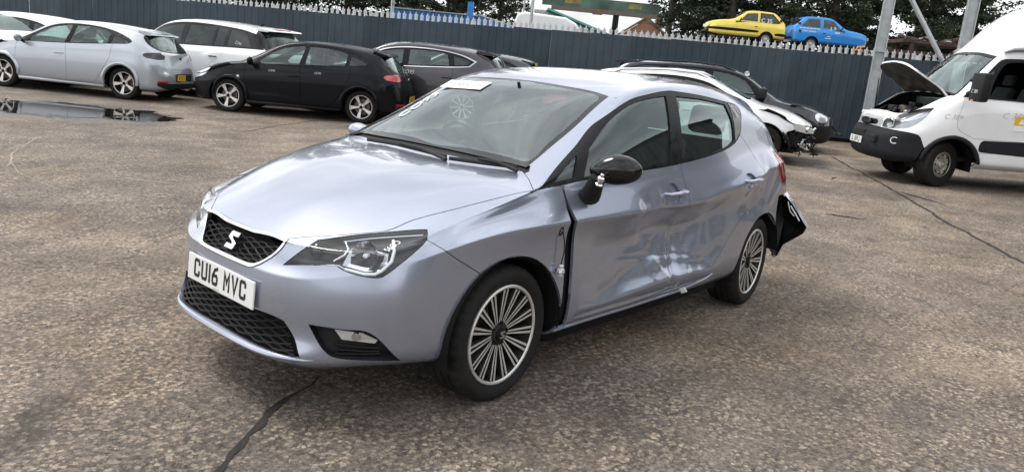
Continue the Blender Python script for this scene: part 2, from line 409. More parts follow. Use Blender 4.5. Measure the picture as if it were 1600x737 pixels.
def paint(name,col,metal=.5,rough=.36,dirt=.25,scuff=None,flake=True,coat=1.0,spec=.5):
    """car paint: metallic base under clear coat, road dirt towards uneven patches; scuff=(x0,x1,z0,z1) adds scraped streaks there"""
    m,nt,b=nmat(name); N=nt.nodes; L=nt.links
    b.inputs['Metallic'].default_value=metal; b.inputs['Roughness'].default_value=rough; b.inputs['Specular IOR Level'].default_value=spec
    b.inputs['Coat Weight'].default_value=coat; b.inputs['Coat Roughness'].default_value=.025; b.inputs['Coat IOR'].default_value=1.5
    tc=N.new('ShaderNodeTexCoord'); no=N.new('ShaderNodeTexNoise'); no.inputs['Scale'].default_value=2.2; no.inputs['Detail'].default_value=9; no.inputs['Roughness'].default_value=.65
    L.new(tc.outputs['Object'],no.inputs['Vector'])
    mr=N.new('ShaderNodeMapRange'); mr.inputs[1].default_value=.45; mr.inputs[2].default_value=.85; mr.inputs[4].default_value=dirt; L.new(no.outputs['Fac'],mr.inputs[0])
    mix=N.new('ShaderNodeMix'); mix.data_type='RGBA'; mix.inputs[6].default_value=(*col,1); mix.inputs[7].default_value=(*[min(.17,q*.6+.02) for q in col],1); L.new(mr.outputs[0],mix.inputs[0])
    src=mix.outputs[2]
    if flake:
        f=N.new('ShaderNodeTexNoise'); f.inputs['Scale'].default_value=900; f.inputs['Detail'].default_value=1; L.new(tc.outputs['Object'],f.inputs['Vector'])
        fr=N.new('ShaderNodeMapRange'); fr.inputs[1].default_value=.3; fr.inputs[2].default_value=.7; fr.inputs[3].default_value=.88; fr.inputs[4].default_value=1.12; L.new(f.outputs['Fac'],fr.inputs[0])
        sc=N.new('ShaderNodeVectorMath'); sc.operation='SCALE'; L.new(src,sc.inputs[0]); L.new(fr.outputs[0],sc.inputs['Scale']); src=sc.outputs[0]
    if scuff:
        x0,x1,z0,z1=scuff
        mp=N.new('ShaderNodeMapping'); mp.inputs['Scale'].default_value=(2.8,2.8,44); mp.inputs['Rotation'].default_value=(0,.10,0); L.new(tc.outputs['Object'],mp.inputs[0])
        s1=N.new('ShaderNodeTexNoise'); s1.inputs['Scale'].default_value=2.4; s1.inputs['Detail'].default_value=7; s1.inputs['Roughness'].default_value=.7; L.new(mp.outputs[0],s1.inputs['Vector'])
        sx=N.new('ShaderNodeSeparateXYZ'); L.new(tc.outputs['Object'],sx.inputs[0])
        def win(o,a,bb,w):
            p=N.new('ShaderNodeMapRange'); p.interpolation_type='SMOOTHSTEP'; p.inputs[1].default_value=a; p.inputs[2].default_value=a+w; L.new(o,p.inputs[0])
            q=N.new('ShaderNodeMapRange'); q.interpolation_type='SMOOTHSTEP'; q.inputs[1].default_value=bb-w; q.inputs[2].default_value=bb; q.inputs[3].default_value=1; q.inputs[4].default_value=0; L.new(o,q.inputs[0])
            u=N.new('ShaderNodeMath'); u.operation='MULTIPLY'; L.new(p.outputs[0],u.inputs[0]); L.new(q.outputs[0],u.inputs[1]); return u.outputs[0]
        wx=win(sx.outputs[0],x0,x1,.35); wz=win(sx.outputs[2],z0,z1,.12)
        w=N.new('ShaderNodeMath'); w.operation='MULTIPLY'; L.new(wx,w.inputs[0]); L.new(wz,w.inputs[1])
        th=N.new('ShaderNodeMapRange'); th.inputs[1].default_value=.58; th.inputs[2].default_value=.74; L.new(s1.outputs['Fac'],th.inputs[0])
        wm=N.new('ShaderNodeMath'); wm.operation='MULTIPLY'; L.new(w.outputs[0],wm.inputs[0]); L.new(th.outputs[0],wm.inputs[1])
        mx=N.new('ShaderNodeMix'); mx.data_type='RGBA'; L.new(wm.outputs[0],mx.inputs[0]); L.new(src,mx.inputs[6]); mx.inputs[7].default_value=(.56,.58,.62,1); src=mx.outputs[2]
        # dark rub marks
        s2=N.new('ShaderNodeTexNoise'); s2.inputs['Scale'].default_value=3.1; s2.inputs['Detail'].default_value=8; s2.inputs['Roughness'].default_value=.75; L.new(mp.outputs[0],s2.inputs['Vector'])
        t2=N.new('ShaderNodeMapRange'); t2.inputs[1].default_value=.56; t2.inputs[2].default_value=.75; t2.inputs[4].default_value=.5; L.new(s2.outputs['Fac'],t2.inputs[0])
        w2=N.new('ShaderNodeMath'); w2.operation='MULTIPLY'; L.new(w.outputs[0],w2.inputs[0]); L.new(t2.outputs[0],w2.inputs[1])
        m3=N.new('ShaderNodeMix'); m3.data_type='RGBA'; L.new(w2.outputs[0],m3.inputs[0]); L.new(src,m3.inputs[6]); m3.inputs[7].default_value=(.10,.10,.11,1); src=m3.outputs[2]
        cw=N.new('ShaderNodeMath'); cw.operation='MULTIPLY_ADD'; cw.inputs[1].default_value=-.8; cw.inputs[2].default_value=coat; L.new(w2.outputs[0],cw.inputs[0]); L.new(cw.outputs[0],b.inputs['Coat Weight'])
    L.new(src,b.inputs['Base Color'])
    r2=N.new('ShaderNodeMapRange'); r2.inputs[1].default_value=.4; r2.inputs[2].default_value=.9; r2.inputs[3].default_value=.02; r2.inputs[4].default_value=.12; L.new(no.outputs['Fac'],r2.inputs[0]); L.new(r2.outputs[0],b.inputs['Coat Roughness'])
    return m
MT={}
MT['black_plastic']=pm('black_plastic',(.012,.012,.013),.55,spec=.3,noise=(30,.25))
MT['rubber']=pm('rubber',(.014,.013,.0125),.8,spec=.25,noise=(14,.35),bump=(160,.0008))
MT['gloss_black']=pm('gloss_black',(.004,.004,.005),.06,spec=.3,coat=.35)
MT['trim_black']=pm('trim_black',(.007,.007,.008),.30,spec=.18,noise=(20,.2))
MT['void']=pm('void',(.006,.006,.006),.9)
MT['under']=pm('under',(.008,.008,.008),.85,spec=.2,noise=(8,.4))
MT['chrome']=pm('chrome',(.82,.82,.83),.10,metal=1)
MT['satin_chrome']=pm('satin_chrome',(.72,.72,.73),.22,metal=1,noise=(40,.05))
MT['alloy']=pm('alloy',(.66,.65,.63),.34,metal=.55,noise=(25,.12))
MT['alloy_grey']=pm('alloy_grey',(.022,.022,.021),.42,metal=.3,noise=(20,.3))
MT['steel']=pm('steel',(.35,.34,.33),.45,metal=.9,noise=(30,.3))
MT['brake']=pm('brake',(.16,.13,.11),.5,metal=.8,noise=(40,.4))
MT['glass']=glass('glass',(.60,.74,.70),.075,.02,ior_pow=3.2)
MT['screen']=glass('screen',(.64,.82,.80),.06,.012,ior_pow=2.9,refl=(.92,1.0,1.0))
MT['lens']=glass('lens',(.90,.93,.95),.05,.004,refl=(1,1,1))
MT['privacy']=glass('privacy',(.10,.11,.12),.06,.03)
MT['fabric']=pm('fabric',(.028,.030,.033),.9,noise=(40,.2),bump=(300,.001))
MT['dash']=pm('dash',(.022,.023,.025),.6,noise=(60,.15))
MT['headlining']=pm('headlining',(.30,.30,.29),.9)
MT['white_plate']=pm('white_plate',(.74,.75,.74),.35,coat=.6,noise=(6,.05))
MT['yellow_plate']=pm('yellow_plate',(.80,.50,.02),.35,coat=.6,noise=(6,.05))
MT['plate_black']=pm('plate_black',(.012,.012,.013),.4)
MT['red_lens']=pm('red_lens',(.42,.012,.018),.08,coat=1)
MT['smoke_lens']=pm('smoke_lens',(.012,.011,.012),.12,coat=.5)
MT['lamp_black']=pm('lamp_black',(.006,.006,.007),.35,spec=.3)
MT['amber']=pm('amber',(.75,.25,.02),.15,coat=1)
MT['clear_lamp']=pm('clear_lamp',(.62,.64,.66),.12,metal=.5,coat=1)
MT['reflector']=pm('reflector',(.55,.56,.58),.16,metal=1)
MT['grille']=pm('grille_plastic',(.005,.005,.006),.45,spec=.12)
MT['drl']=pm('drl',(.80,.81,.80),.25,coat=1)
MT['chalk']=pm('chalk',(.80,.81,.80),.8)
MT['paper']=pm('paper',(.78,.78,.76),.7)
MT['red_tag']=pm('red_tag',(.55,.03,.04),.5)
MT['socket']=pm('socket',(.62,.61,.58),.35)
PAINT_BLUE=paint('blue_silver_paint',(.335,.365,.450),.70,.27,.05)
PAINT_DENT=paint('blue_silver_paint_scuffed',(.335,.365,.450),.70,.27,.10,scuff=(-2.2,-.38,.40,.76))
# points measured on the hatchback's own body (metres, x forward from the front axle)
TR={
 'headlight':[(0.784, 0.338, 0.6), (0.742, 0.434, 0.618), (0.686, 0.538, 0.634), (0.676, 0.567, 0.623), (0.641, 0.629, 0.612), (0.605, 0.67, 0.609), (0.586, 0.686, 0.615), (0.523, 0.714, 0.667), (0.466, 0.721, 0.705), (0.4, 0.71, 0.743), (0.364, 0.667, 0.769), (0.411, 0.626, 0.762), (0.491, 0.563, 0.747), (0.591, 0.484, 0.727), (0.678, 0.406, 0.703), (0.725, 0.404, 0.679), (0.752, 0.372, 0.644)],
 'grille_out':[(0.742, -0.334, 0.682), (0.75, -0.235, 0.686), (0.76, -0.095, 0.684), (0.757, 0.031, 0.685), (0.745, 0.147, 0.692), (0.736, 0.226, 0.695), (0.744, 0.293, 0.686), (0.769, 0.282, 0.649), (0.802, 0.247, 0.599), (0.825, 0.215, 0.572), (0.832, 0.18, 0.563), (0.837, 0.088, 0.561), (0.837, -0.041, 0.561), (0.835, -0.14, 0.562), (0.829, -0.201, 0.568), (0.807, -0.244, 0.592), (0.774, -0.292, 0.637)],
 'grille_in':[(0.754, -0.296, 0.674), (0.764, -0.21, 0.678), (0.77, -0.076, 0.674), (0.768, 0.051, 0.677), (0.757, 0.167, 0.684), (0.749, 0.236, 0.687), (0.752, 0.289, 0.681), (0.774, 0.268, 0.643), (0.802, 0.234, 0.602), (0.819, 0.209, 0.582), (0.827, 0.181, 0.574), (0.831, 0.09, 0.573), (0.831, -0.025, 0.573), (0.828, -0.12, 0.576), (0.82, -0.183, 0.582), (0.802, -0.222, 0.604), (0.779, -0.257, 0.637)],
 'drl':[(0.772, 0.36, 0.61), (0.685, 0.535, 0.639), (0.674, 0.563, 0.631), (0.634, 0.633, 0.622), (0.607, 0.664, 0.621), (0.587, 0.678, 0.634), (0.55, 0.688, 0.673), (0.525, 0.671, 0.709), (0.482, 0.609, 0.736)],
 'hl_top':[(0.614, 0.474, 0.718), (0.535, 0.536, 0.736), (0.443, 0.612, 0.752), (0.381, 0.664, 0.763)],
 'hl_mid':[(0.612, 0.485, 0.716), (0.627, 0.524, 0.7), (0.662, 0.543, 0.678), (0.691, 0.515, 0.649)],
 'lowgrille':[(0.81, -0.371, 0.384), (0.838, 0.257, 0.412), (0.807, 0.382, 0.399), (0.779, 0.486, 0.276), (0.849, 0.304, 0.282), (0.867, 0.051, 0.291), (0.854, -0.209, 0.307), (0.813, -0.393, 0.313)],
 'fog':[(0.761, 0.487, 0.404), (0.689, 0.601, 0.404), (0.634, 0.665, 0.405), (0.594, 0.697, 0.374), (0.499, 0.718, 0.276), (0.618, 0.654, 0.283), (0.701, 0.585, 0.29), (0.724, 0.559, 0.304), (0.742, 0.525, 0.342)],
 'foglens':[(0.711, 0.57, 0.395), (0.642, 0.656, 0.391), (0.596, 0.694, 0.365), (0.604, 0.686, 0.351), (0.693, 0.596, 0.359)],
 'DLO':[(-0.194, 0.752, 0.907, 'k'), (-0.317, 0.716, 0.966), (-0.539, 0.664, 1.079), (-0.739, 0.631, 1.19), (-1.009, 0.619, 1.297), (-1.209, 0.614, 1.337), (-1.405, 0.609, 1.362), (-1.487, 0.613, 1.362), (-1.762, 0.625, 1.35), (-2.018, 0.633, 1.328), (-2.238, 0.643, 1.297), (-2.194, 0.707, 1.213), (-2.148, 0.745, 1.14), (-2.034, 0.776, 1.082), (-1.775, 0.804, 1.035), (-1.293, 0.811, 0.985), (-0.895, 0.806, 0.961), (-0.491, 0.785, 0.935), (-0.352, 0.773, 0.921)],
 'winF':[(-0.586, 0.685, 1.088), (-0.629, 0.671, 1.116), (-0.81, 0.639, 1.218), (-1.021, 0.625, 1.293), (-1.199, 0.622, 1.325), (-1.361, 0.626, 1.336), (-1.236, 0.803, 0.997), (-0.9, 0.801, 0.971), (-0.497, 0.779, 0.944)],
 'winR':[(-1.478, 0.63, 1.337), (-1.745, 0.637, 1.332), (-2.05, 0.64, 1.317), (-2.056, 0.69, 1.247), (-2.051, 0.754, 1.129), (-2.033, 0.774, 1.088), (-1.967, 0.784, 1.071), (-1.779, 0.801, 1.04), (-1.365, 0.805, 1.005)],
 'winQ':[(-0.31, 0.748, 0.935), (-0.442, 0.764, 0.95), (-0.503, 0.705, 1.042), (-0.434, 0.717, 1.007)],
 'fixQ':[(-2.08, 0.643, 1.312), (-2.227, 0.65, 1.291), (-2.184, 0.707, 1.213), (-2.146, 0.733, 1.164), (-2.074, 0.759, 1.117)],
 'screen':[(-0.263, 0.605, 0.969), (-0.46, 0.581, 1.063), (-0.644, 0.576, 1.159), (-0.839, 0.546, 1.266), (-0.937, 0.55, 1.308), (-0.928, 0.314, 1.332), (-0.932, 0.14, 1.34), (-0.939, 0.003, 1.343)],
 'cup1':[(-1.19, 0.833, 0.868), (-1.224, 0.831, 0.888), (-1.267, 0.832, 0.887), (-1.29, 0.834, 0.87), (-1.315, 0.841, 0.817), (-1.28, 0.844, 0.794), (-1.229, 0.842, 0.801), (-1.2, 0.839, 0.824)],
 'cup2':[(-2.063, 0.846, 0.882), (-2.092, 0.841, 0.909), (-2.147, 0.84, 0.912), (-2.183, 0.846, 0.888), (-2.182, 0.849, 0.841), (-2.134, 0.849, 0.819), (-2.087, 0.85, 0.846)],
 'wipL':[(-0.158, -0.383, 0.955), (-0.163, -0.159, 0.962), (-0.153, 0.044, 0.96), (-0.14, 0.226, 0.957)],
 'wipR':[(-0.129, 0.258, 0.955), (-0.177, 0.409, 0.958), (-0.218, 0.53, 0.961), (-0.234, 0.585, 0.961)],
}
# ------------------------------------------------ cage of the hatchback (half)
def ibiza_cage():
    T=[ [(.748,0,.690),(.738,.25,.692),(.655,.455,.704),(.500,.630,.722)],
        [(.600,0,.772),(.575,.25,.775),(.468,.497,.780),(.32,.685,.782)],
        [(.350,0,.866),(.330,.25,.869),(.225,.535,.868),(.10,.722,.848)],
        [(.050,0,.938),(.030,.25,.941),(-.04,.57,.930),(-.09,.738,.900)],
        [(-.245,0,.982),(-.245,.25,.981),(-.25,.56,.969),(-.27,.715,.948)],
        [(-.585,0,1.165),(-.590,.25,1.163),(-.60,.48,1.153),(-.64,.660,1.128)],
        [(-.935,0,1.343),(-.940,.25,1.340),(-.95,.46,1.330),(-.99,.605,1.305)],
        [(-1.30,0,1.410),(-1.30,.25,1.408),(-1.30,.46,1.400),(-1.34,.595,1.372)],
        [(-1.75,0,1.440),(-1.75,.25,1.437),(-1.75,.46,1.425),(-1.78,.592,1.388)],
        [(-2.25,0,1.420),(-2.25,.25,1.417),(-2.24,.45,1.402),(-2.26,.580,1.352)],
        [(-2.66,0,1.372),(-2.66,.24,1.369),(-2.63,.43,1.352),(-2.60,.545,1.285)],
        [(-2.94,0,1.325),(-2.93,.23,1.322),(-2.89,.41,1.300),(-2.80,.530,1.215)],
        [(-3.05,0,1.150),(-3.04,.25,1.147),(-3.00,.44,1.125),(-2.92,.555,1.075)],
        [(-3.13,0,.965),(-3.12,.28,.963),(-3.08,.48,.952),(-2.99,.60,.930)] ]
    xs=[[.548,.565,.575,.585,.60,.61,.615,.60,.55],
        [.345,.36,.375,.385,.40,.41,.41,.40,.38],
        [.11,.12,.13,.14,.15,.15,.15,.15,.15],
        [-.09,-.09,-.09,-.09,-.09,-.09,-.09,-.09,-.09],
        [-.28,-.29,-.29,-.29,-.29,-.29,-.29,-.29,-.29],
        [-.63,-.62]+[-.62]*7,[-.98,-.97]+[-.97]*7,[-1.34,-1.34]+[-1.34]*7,[-1.78]*9,
        [-2.26,-2.25]+[-2.24]*7,[-2.61,-2.60]+[-2.60]*7,
        [-2.81,-2.83,-2.84,-2.85,-2.86,-2.87,-2.87,-2.86,-2.84],
        [-2.95,-2.98,-3.0,-3.01,-3.02,-3.03,-3.03,-3.02,-2.98],
        [-3.02,-3.05,-3.06,-3.07,-3.08,-3.09,-3.09,-3.08,-3.02]]
    zs=[[0.708, 0.69, 0.668, 0.64, 0.56, 0.47, 0.36, 0.262, 0.215], [0.768, 0.75, 0.732, 0.7, 0.59, 0.48, 0.36, 0.262, 0.215], [0.838, 0.818, 0.785, 0.755, 0.63, 0.5, 0.36, 0.25, 0.2], [0.89, 0.868, 0.828, 0.77, 0.66, 0.52, 0.36, 0.245, 0.195], [0.932, 0.908, 0.865, 0.774, 0.68, 0.53, 0.36, 0.245, 0.195], [1.045, 0.945, 0.892, 0.776, 0.68, 0.53, 0.36, 0.245, 0.195], [1.145, 0.975, 0.915, 0.776, 0.68, 0.53, 0.36, 0.245, 0.195], [1.195, 1.005, 0.938, 0.778, 0.68, 0.53, 0.36, 0.245, 0.195], [1.228, 1.055, 0.965, 0.822, 0.7, 0.54, 0.36, 0.245, 0.195], [1.24, 1.1, 0.99, 0.89, 0.76, 0.55, 0.37, 0.25, 0.2], [1.21, 1.09, 1.02, 0.945, 0.78, 0.56, 0.38, 0.26, 0.21], [1.14, 1.06, 1.0, 0.945, 0.75, 0.56, 0.39, 0.28, 0.23], [1.03, 0.985, 0.945, 0.9, 0.74, 0.56, 0.4, 0.29, 0.24], [0.915, 0.895, 0.87, 0.84, 0.72, 0.56, 0.4, 0.29, 0.24]]
    ys=[[0.648, 0.657, 0.668, 0.679, 0.69, 0.69, 0.68, 0.65, 0.55], [0.706, 0.723, 0.742, 0.766, 0.775, 0.778, 0.772, 0.745, 0.62], [0.742, 0.75, 0.764, 0.818, 0.809, 0.822, 0.822, 0.8, 0.68], [0.755, 0.762, 0.778, 0.838, 0.823, 0.828, 0.834, 0.8, 0.69], [0.739, 0.757, 0.781, 0.845, 0.824, 0.826, 0.836, 0.8, 0.69], [0.724, 0.767, 0.782, 0.85, 0.827, 0.828, 0.838, 0.8, 0.69], [0.709, 0.774, 0.789, 0.855, 0.831, 0.832, 0.842, 0.8, 0.69], [0.704, 0.775, 0.793, 0.858, 0.835, 0.836, 0.845, 0.8, 0.69], [0.696, 0.767, 0.795, 0.862, 0.837, 0.838, 0.846, 0.8, 0.69], [0.682, 0.727, 0.779, 0.858, 0.839, 0.846, 0.846, 0.8, 0.69], [0.655, 0.711, 0.752, 0.821, 0.826, 0.838, 0.835, 0.78, 0.66], [0.618, 0.66, 0.705, 0.752, 0.79, 0.795, 0.785, 0.74, 0.6], [0.605, 0.635, 0.665, 0.7, 0.735, 0.74, 0.73, 0.68, 0.55], [0.61, 0.62, 0.635, 0.655, 0.68, 0.68, 0.67, 0.62, 0.5]]
    S=[[(xs[i][j],ys[i][j],zs[i][j]) for j in range(9)] for i in range(14)]
    fx=[.768,.783,.802,.838,.848,.853,.853,.874,.80]
    fz=[.672,.640,.605,.565,.50,.42,.33,.252,.205]
    F=[]
    for y,dx,dz in ((0,0,0),(.25,-.012,.003),(.47,-.082,.010)):
        F.append([(fx[j]+dx*(1 if j>3 else .9+.1*j/3),y,fz[j]+dz*(1 if j<5 else .5)) for j in range(9)])
    rx=[-3.15,-3.165,-3.175,-3.185,-3.20,-3.21,-3.205,-3.18,-3.08]; rz=[.94,.91,.87,.82,.70,.55,.40,.29,.24]
    R=[[(rx[j]+d,y,rz[j]) for j in range(9)] for y,d in ((0,0),(.28,.01),(.5,.04))]
    return T,S,F,R

IBIZA_CR=[('row',4,(1,11),.9),('row',0,(5,11),.35),('frow',4,None,1.0),('row',4,(0,1),.6),('tcol',2,(0,4),.35)]
# ---------------------------------------------------------------- shared car parts
def text_obj(name, s, w, h, M, mat, parent=None, bold=0.0, depth=.0006, shear=0, segs=3, space=1.0):
    """flat lettering fitted into w x h, centred, lying in local x-y, placed by matrix M"""
    cu=bpy.data.curves.new(name,'FONT'); cu.body=s; cu.size=1; cu.offset=bold; cu.extrude=0; cu.shear=shear; cu.space_character=space; cu.resolution_u=segs
    o=bpy.data.objects.new(name,cu); C.objects.link(o)
    dg=bpy.context.evaluated_depsgraph_get(); dg.update(); me=bpy.data.meshes.new_from_object(o.evaluated_get(dg))
    bpy.data.objects.remove(o); bpy.data.curves.remove(cu)
    co=np.array([v.co[:] for v in me.vertices]); lo,hi=co.min(0),co.max(0)
    for v in me.vertices:
        p=Vector(((v.co.x-(lo[0]+hi[0])/2)/(hi[0]-lo[0])*w,(v.co.y-(lo[1]+hi[1])/2)/(hi[1]-lo[1])*h,depth)); v.co=M@p
    me.materials.append(mat); me.update(); me.name=name
    return link(bpy.data.objects.new(name,me),parent)
def frame(o,x,y):
    """matrix with local x along x, y along y, z out of the plane"""
    x=Vector(x).normalized(); y=Vector(y); y=(y-x*y.dot(x)).normalized(); z=x.cross(y)
    return Matrix(((x.x,y.x,z.x,o[0]),(x.y,y.y,z.y,o[1]),(x.z,y.z,z.z,o[2]),(0,0,0,1)))

def make_wheel(parent, R=.30, rr=.2155, w=.205, style='twin', face=None, dark=None, seg=72, tread=True):
    face=face or MT['alloy']; dark=dark or MT['alloy_grey']
    b=MB()
    b.lathe([(rr-.002,-.010),(rr-.006,-.004),(rr-.018,-.006),(rr-.022,-.03),(rr-.036,-.09),(rr-.05,-.13),(.05,-.135)],n=seg)
    wh=b.build('wheel',dark,parent,True)
    # tyre
    prof=[(rr-.008,-.014),(rr+.006,-.003),(rr+.018,.004),((rr+R)/2+.004,.010),(R-.024,.006),(R-.010,-.006),(R-.003,-.020),(R,-.036)]
    fl=[0,0,0,0,0,1,1,1]
    g=[-.052,-.092,-.132][:3] if w>.15 else [-.05,-.08]
    for q in g:
        if q-.010<-w+.04: break
        prof+=[(R,q),(R-.007,q-.002),(R-.007,q-.008),(R,q-.010)]; fl+=[0]*4
    prof+=[(R,-w+.03),(R-.004,-w+.015),(R-.012,-w+.003),((rr+R)/2,-w-.006),(rr,-w+.012)]; fl+=[1,1,1,0,0]
    if not tread: fl=[0]*len(fl)
    n=seg*2 if tread else seg; t=MB(); vs=[]
    for (r,h),f in zip(prof,fl):
        for j in range(n):
            q=2*math.pi*j/n; r2=r-(.0055 if f and j%4==0 else 0); z=r2*math.sin(q)
            if z<-R+.006: z=-R+.006*.3+(z+R)*.7   # the loaded tyre flattens a little on the ground
            vs.append((r2*math.cos(q),h,z))
    k=len(prof); t.add(vs,[(i*n+j,(i+1)*n+j,(i+1)*n+(j+1)%n,i*n+(j+1)%n) for i in range(k-1) for j in range(n)])
    t.build('tyre',MT['rubber'],wh,True)
    e=MB(); e.lathe([(rr,-.010),(rr-.001,-.002),(rr-.005,.001),(rr-.012,0),(rr-.016,-.006)],n=seg); e.build('rim_edge',face,wh,True)
    d=MB(); d.lathe([(.0,-.10),(rr*.66,-.10),(rr*.66,-.115)],n=40); d.build('brake_disc',MT['brake'],wh,True)
    def hz(r): return -.026+.020*min(1,max(0,(r-.05)/(rr-.07)))
    def spoke(polys, thick=.022):
        s=MB()
        for pl,drop,mi in polys:
            m=len(pl); top=[(r,hz(r)-drop,tt) for r,tt in pl]; bot=[(r,hz(r)-drop-thick,tt*1.15) for r,tt in pl]
            b0=len(s.v); s.v+=top+bot
            s.m=mi; s.f.append(tuple(b0+i for i in range(m))[::-1]); s.mi.append(mi)
            for i in range(m): s.f.append((b0+i,b0+(i+1)%m,b0+m+(i+1)%m,b0+m+i)); s.mi.append(1)
        return s
    ro=rr-.012
    if style=='twin':
        bar=lambda a0,a1,c0,c1:[(.052,a0),(ro,c0),(ro,c1),(.052,a1)]
        proto=spoke([(bar(.0022,.0078,.0062,.0175),0,0),(bar(-.0078,-.0022,-.0175,-.0062),0,0),([(.05,-.006),(ro,-.008),(ro,.008),(.05,.006)],.009,1)])
        cnt=15
    elif style=='five':
        proto=spoke([([(.035,-.017),(.09,-.019),(rr*.62,-.027),(ro,-.038),(ro,.038),(rr*.62,.027),(.09,.019),(.035,.017)],0,0)],.03); cnt=5
    elif style=='ten':
        proto=spoke([([(.035,-.011),(rr*.6,-.012),(ro,-.02),(ro,.02),(rr*.6,.012),(.035,.011)],0,0)],.03); cnt=10
    else: proto=None
    if proto:
        o=proto.build('spoke',[face,dark],wh)
        for k in range(1,cnt):
            c=o.copy(); C.objects.link(c); c.rotation_euler=(0,2*math.pi*k/cnt,0)
        o.rotation_euler=(0,.12,0)
        for k,c in enumerate([x for x in wh.children if x.name.startswith('spoke')]): c.rotation_euler=(0,.12+2*math.pi*k/cnt,0); c.parent=wh
        hb=MB(); hb.m=0
        hb.lathe([(.064,-.05),(.062,-.028),(.034,-.022),(.031,-.020)],n=30); hb.build('hub',dark if style=='twin' else face,wh,True)
        for k in range(5):
            bo=MB(); a=2*math.pi*k/5+.5; bo.lathe([(.0105,-.03),(.0105,-.0215),(.0085,-.0205),(.0065,-.024),(0,-.0245)],n=10,c=(.047*math.cos(a),0,.047*math.sin(a)))
            bo.build('wheel_bolt',MT['trim_black'],wh,True)
        cp=MB(); cp.lathe([(.031,-.022),(.030,-.014),(.026,-.011),(0,-.010)],n=24); cc=cp.build('centre_cap',MT['trim_black'],wh,True)
        if style=='twin': s_mark(wh,Matrix.Translation((0,-.0085,0))@frame((0,0,0),(-1,0,0),(0,0,1)),.020,'cap_emblem')
    else:   # pressed steel wheel with a ring of slots and a raised hub
        st=MB(); st.lathe([(rr-.02,-.03),(rr-.045,-.035),(rr*.72,-.015),(rr*.60,-.02),(rr*.45,-.045),(rr*.40,-.040),(rr*.36,0.0),(rr*.33,.012),(rr*.18,.016),(rr*.16,.03),(0,.032)],n=40)
        st.build('steel_disc',face,wh,True)
        for k in range(8):
            sl=MB(); a=2*math.pi*k/8; sl.lathe([(.016,-.03),(.016,-.012),(0,-.012)],n=10,c=(rr*.72*math.cos(a),0,rr*.72*math.sin(a)))
            sl.build('wheel_slot',MT['void'],wh)
    return wh
def s_mark(parent,M,size,name='emblem',mat=None):
    """the two slanted blades of the carmaker's S"""
    a=MB()
    def P(q): return [(x*size,y*size) for x,y in q]
    a.prism(P([(-.62,.62),(-.50,.78),(.78,.78),(.66,.36),(-.16,.36),(-.10,.24),(.74,-.30),(.60,-.36),(-.72,.16)]),-.004,.004)
    a.prism(P([(.66,-.62),(.54,-.78),(-.74,-.78),(-.62,-.36),(.18,-.36),(.12,-.22),(-.72,.34-.02),(-.60,.30),(.70,-.14)]),-.003,.003)
    a.xf(M); return a.build(name,mat or MT['satin_chrome'],parent)
def put_wheel(car, src, x, y, z, left=True, steer=0.0):
    if src.get('used'):
        w=src.copy(); C.objects.link(w); w.parent=car
        for ch in src.children:
            c=ch.copy(); C.objects.link(c); c.parent=w
    else: w=src
    src['used']=1
    w.location=(x,y,z); w.rotation_euler=(0,0,(0 if left else math.pi)+steer)
    return w
def seat(car,x,y,z,w=.48,back=.62,lean=.35,mat=None,name='seat'):
    mat=mat or MT['fabric']
    b=MB(); b.box(-.26,.26,-w/2,w/2,0,.16,Matrix.Translation((x,y,z))@Matrix.Rotation(-.12,4,'Y'),.05)
    b.box(-.07,.07,-w/2,w/2,0,back,Matrix.Translation((x-.22,y,z+.10))@Matrix.Rotation(-lean,4,'Y'),.05)
    s=b.build(name,mat,car,True)
    n=max(1,round(w/.55))
    for k in range(n):
        yy=y+(k-(n-1)/2)*w/n
        h=MB(); h.box(-.05,.05,-.13,.13,0,.19,Matrix.Translation((x-.22-math.sin(lean)*(back+.04),yy,z+.10+math.cos(lean)*(back+.03)))@Matrix.Rotation(-lean*.6,4,'Y'),.04)
        h.build('headrest',mat,s,True)
    return s

GLYPH={'C':[[(1,.78),(1,.9),(.85,1),(.15,1),(0,.9),(0,.1),(.15,0),(.85,0),(1,.1),(1,.22)]],'U':[[(0,1),(0,.12),(.15,0),(.85,0),(1,.12),(1,1)]],'1':[[(.5,0),(.5,1)]],
 '6':[[(.95,1),(.45,.9),(0,.45),(0,.12),(.15,0),(.85,0),(1,.12),(1,.42),(.85,.54),(.12,.52)]],'M':[[(0,0),(0,1),(.5,.42),(1,1),(1,0)]],'V':[[(0,1),(.5,0),(1,1)]],
 'L':[[(0,1),(0,0),(.9,0)]],'G':[[(1,.78),(1,.9),(.85,1),(.15,1),(0,.9),(0,.1),(.15,0),(.85,0),(1,.1),(1,.45),(.6,.45)]],'P':[[(0,0),(0,1),(.85,1),(1,.9),(1,.58),(.85,.48),(0,.48)]],
 'J':[[(1,1),(1,.12),(.85,0),(.15,0),(0,.15)]],'K':[[(0,0),(0,1)],[(1,1),(.06,.48),(1,0)]],'5':[[(.95,1),(.08,1),(.05,.56),(.82,.58),(1,.46),(1,.12),(.85,0),(.12,0),(0,.1)]],'7':[[(0,1),(1,1),(.4,0)]],
 'S':[[(1,.85),(.85,1),(.15,1),(0,.88),(0,.66),(.15,.54),(.85,.46),(1,.34),(1,.12),(.85,0),(.15,0),(0,.15)]],'0':[[(.15,0),(.85,0),(1,.1),(1,.9),(.85,1),(.15,1),(0,.9),(0,.1),(.15,0)]],'8':[[(.15,0),(.85,0),(1,.1),(1,.42),(.85,.52),(.15,.52),(0,.62),(0,.9),(.15,1),(.85,1),(1,.9),(1,.62),(.85,.52),(.15,.52),(0,.42),(0,.1),(.15,0)]],
 'F':[[(0,0),(0,1),(.95,1)],[(0,.52),(.8,.52)]],'Y':[[(0,1),(.5,.5),(1,1)],[(.5,.5),(.5,0)]]}
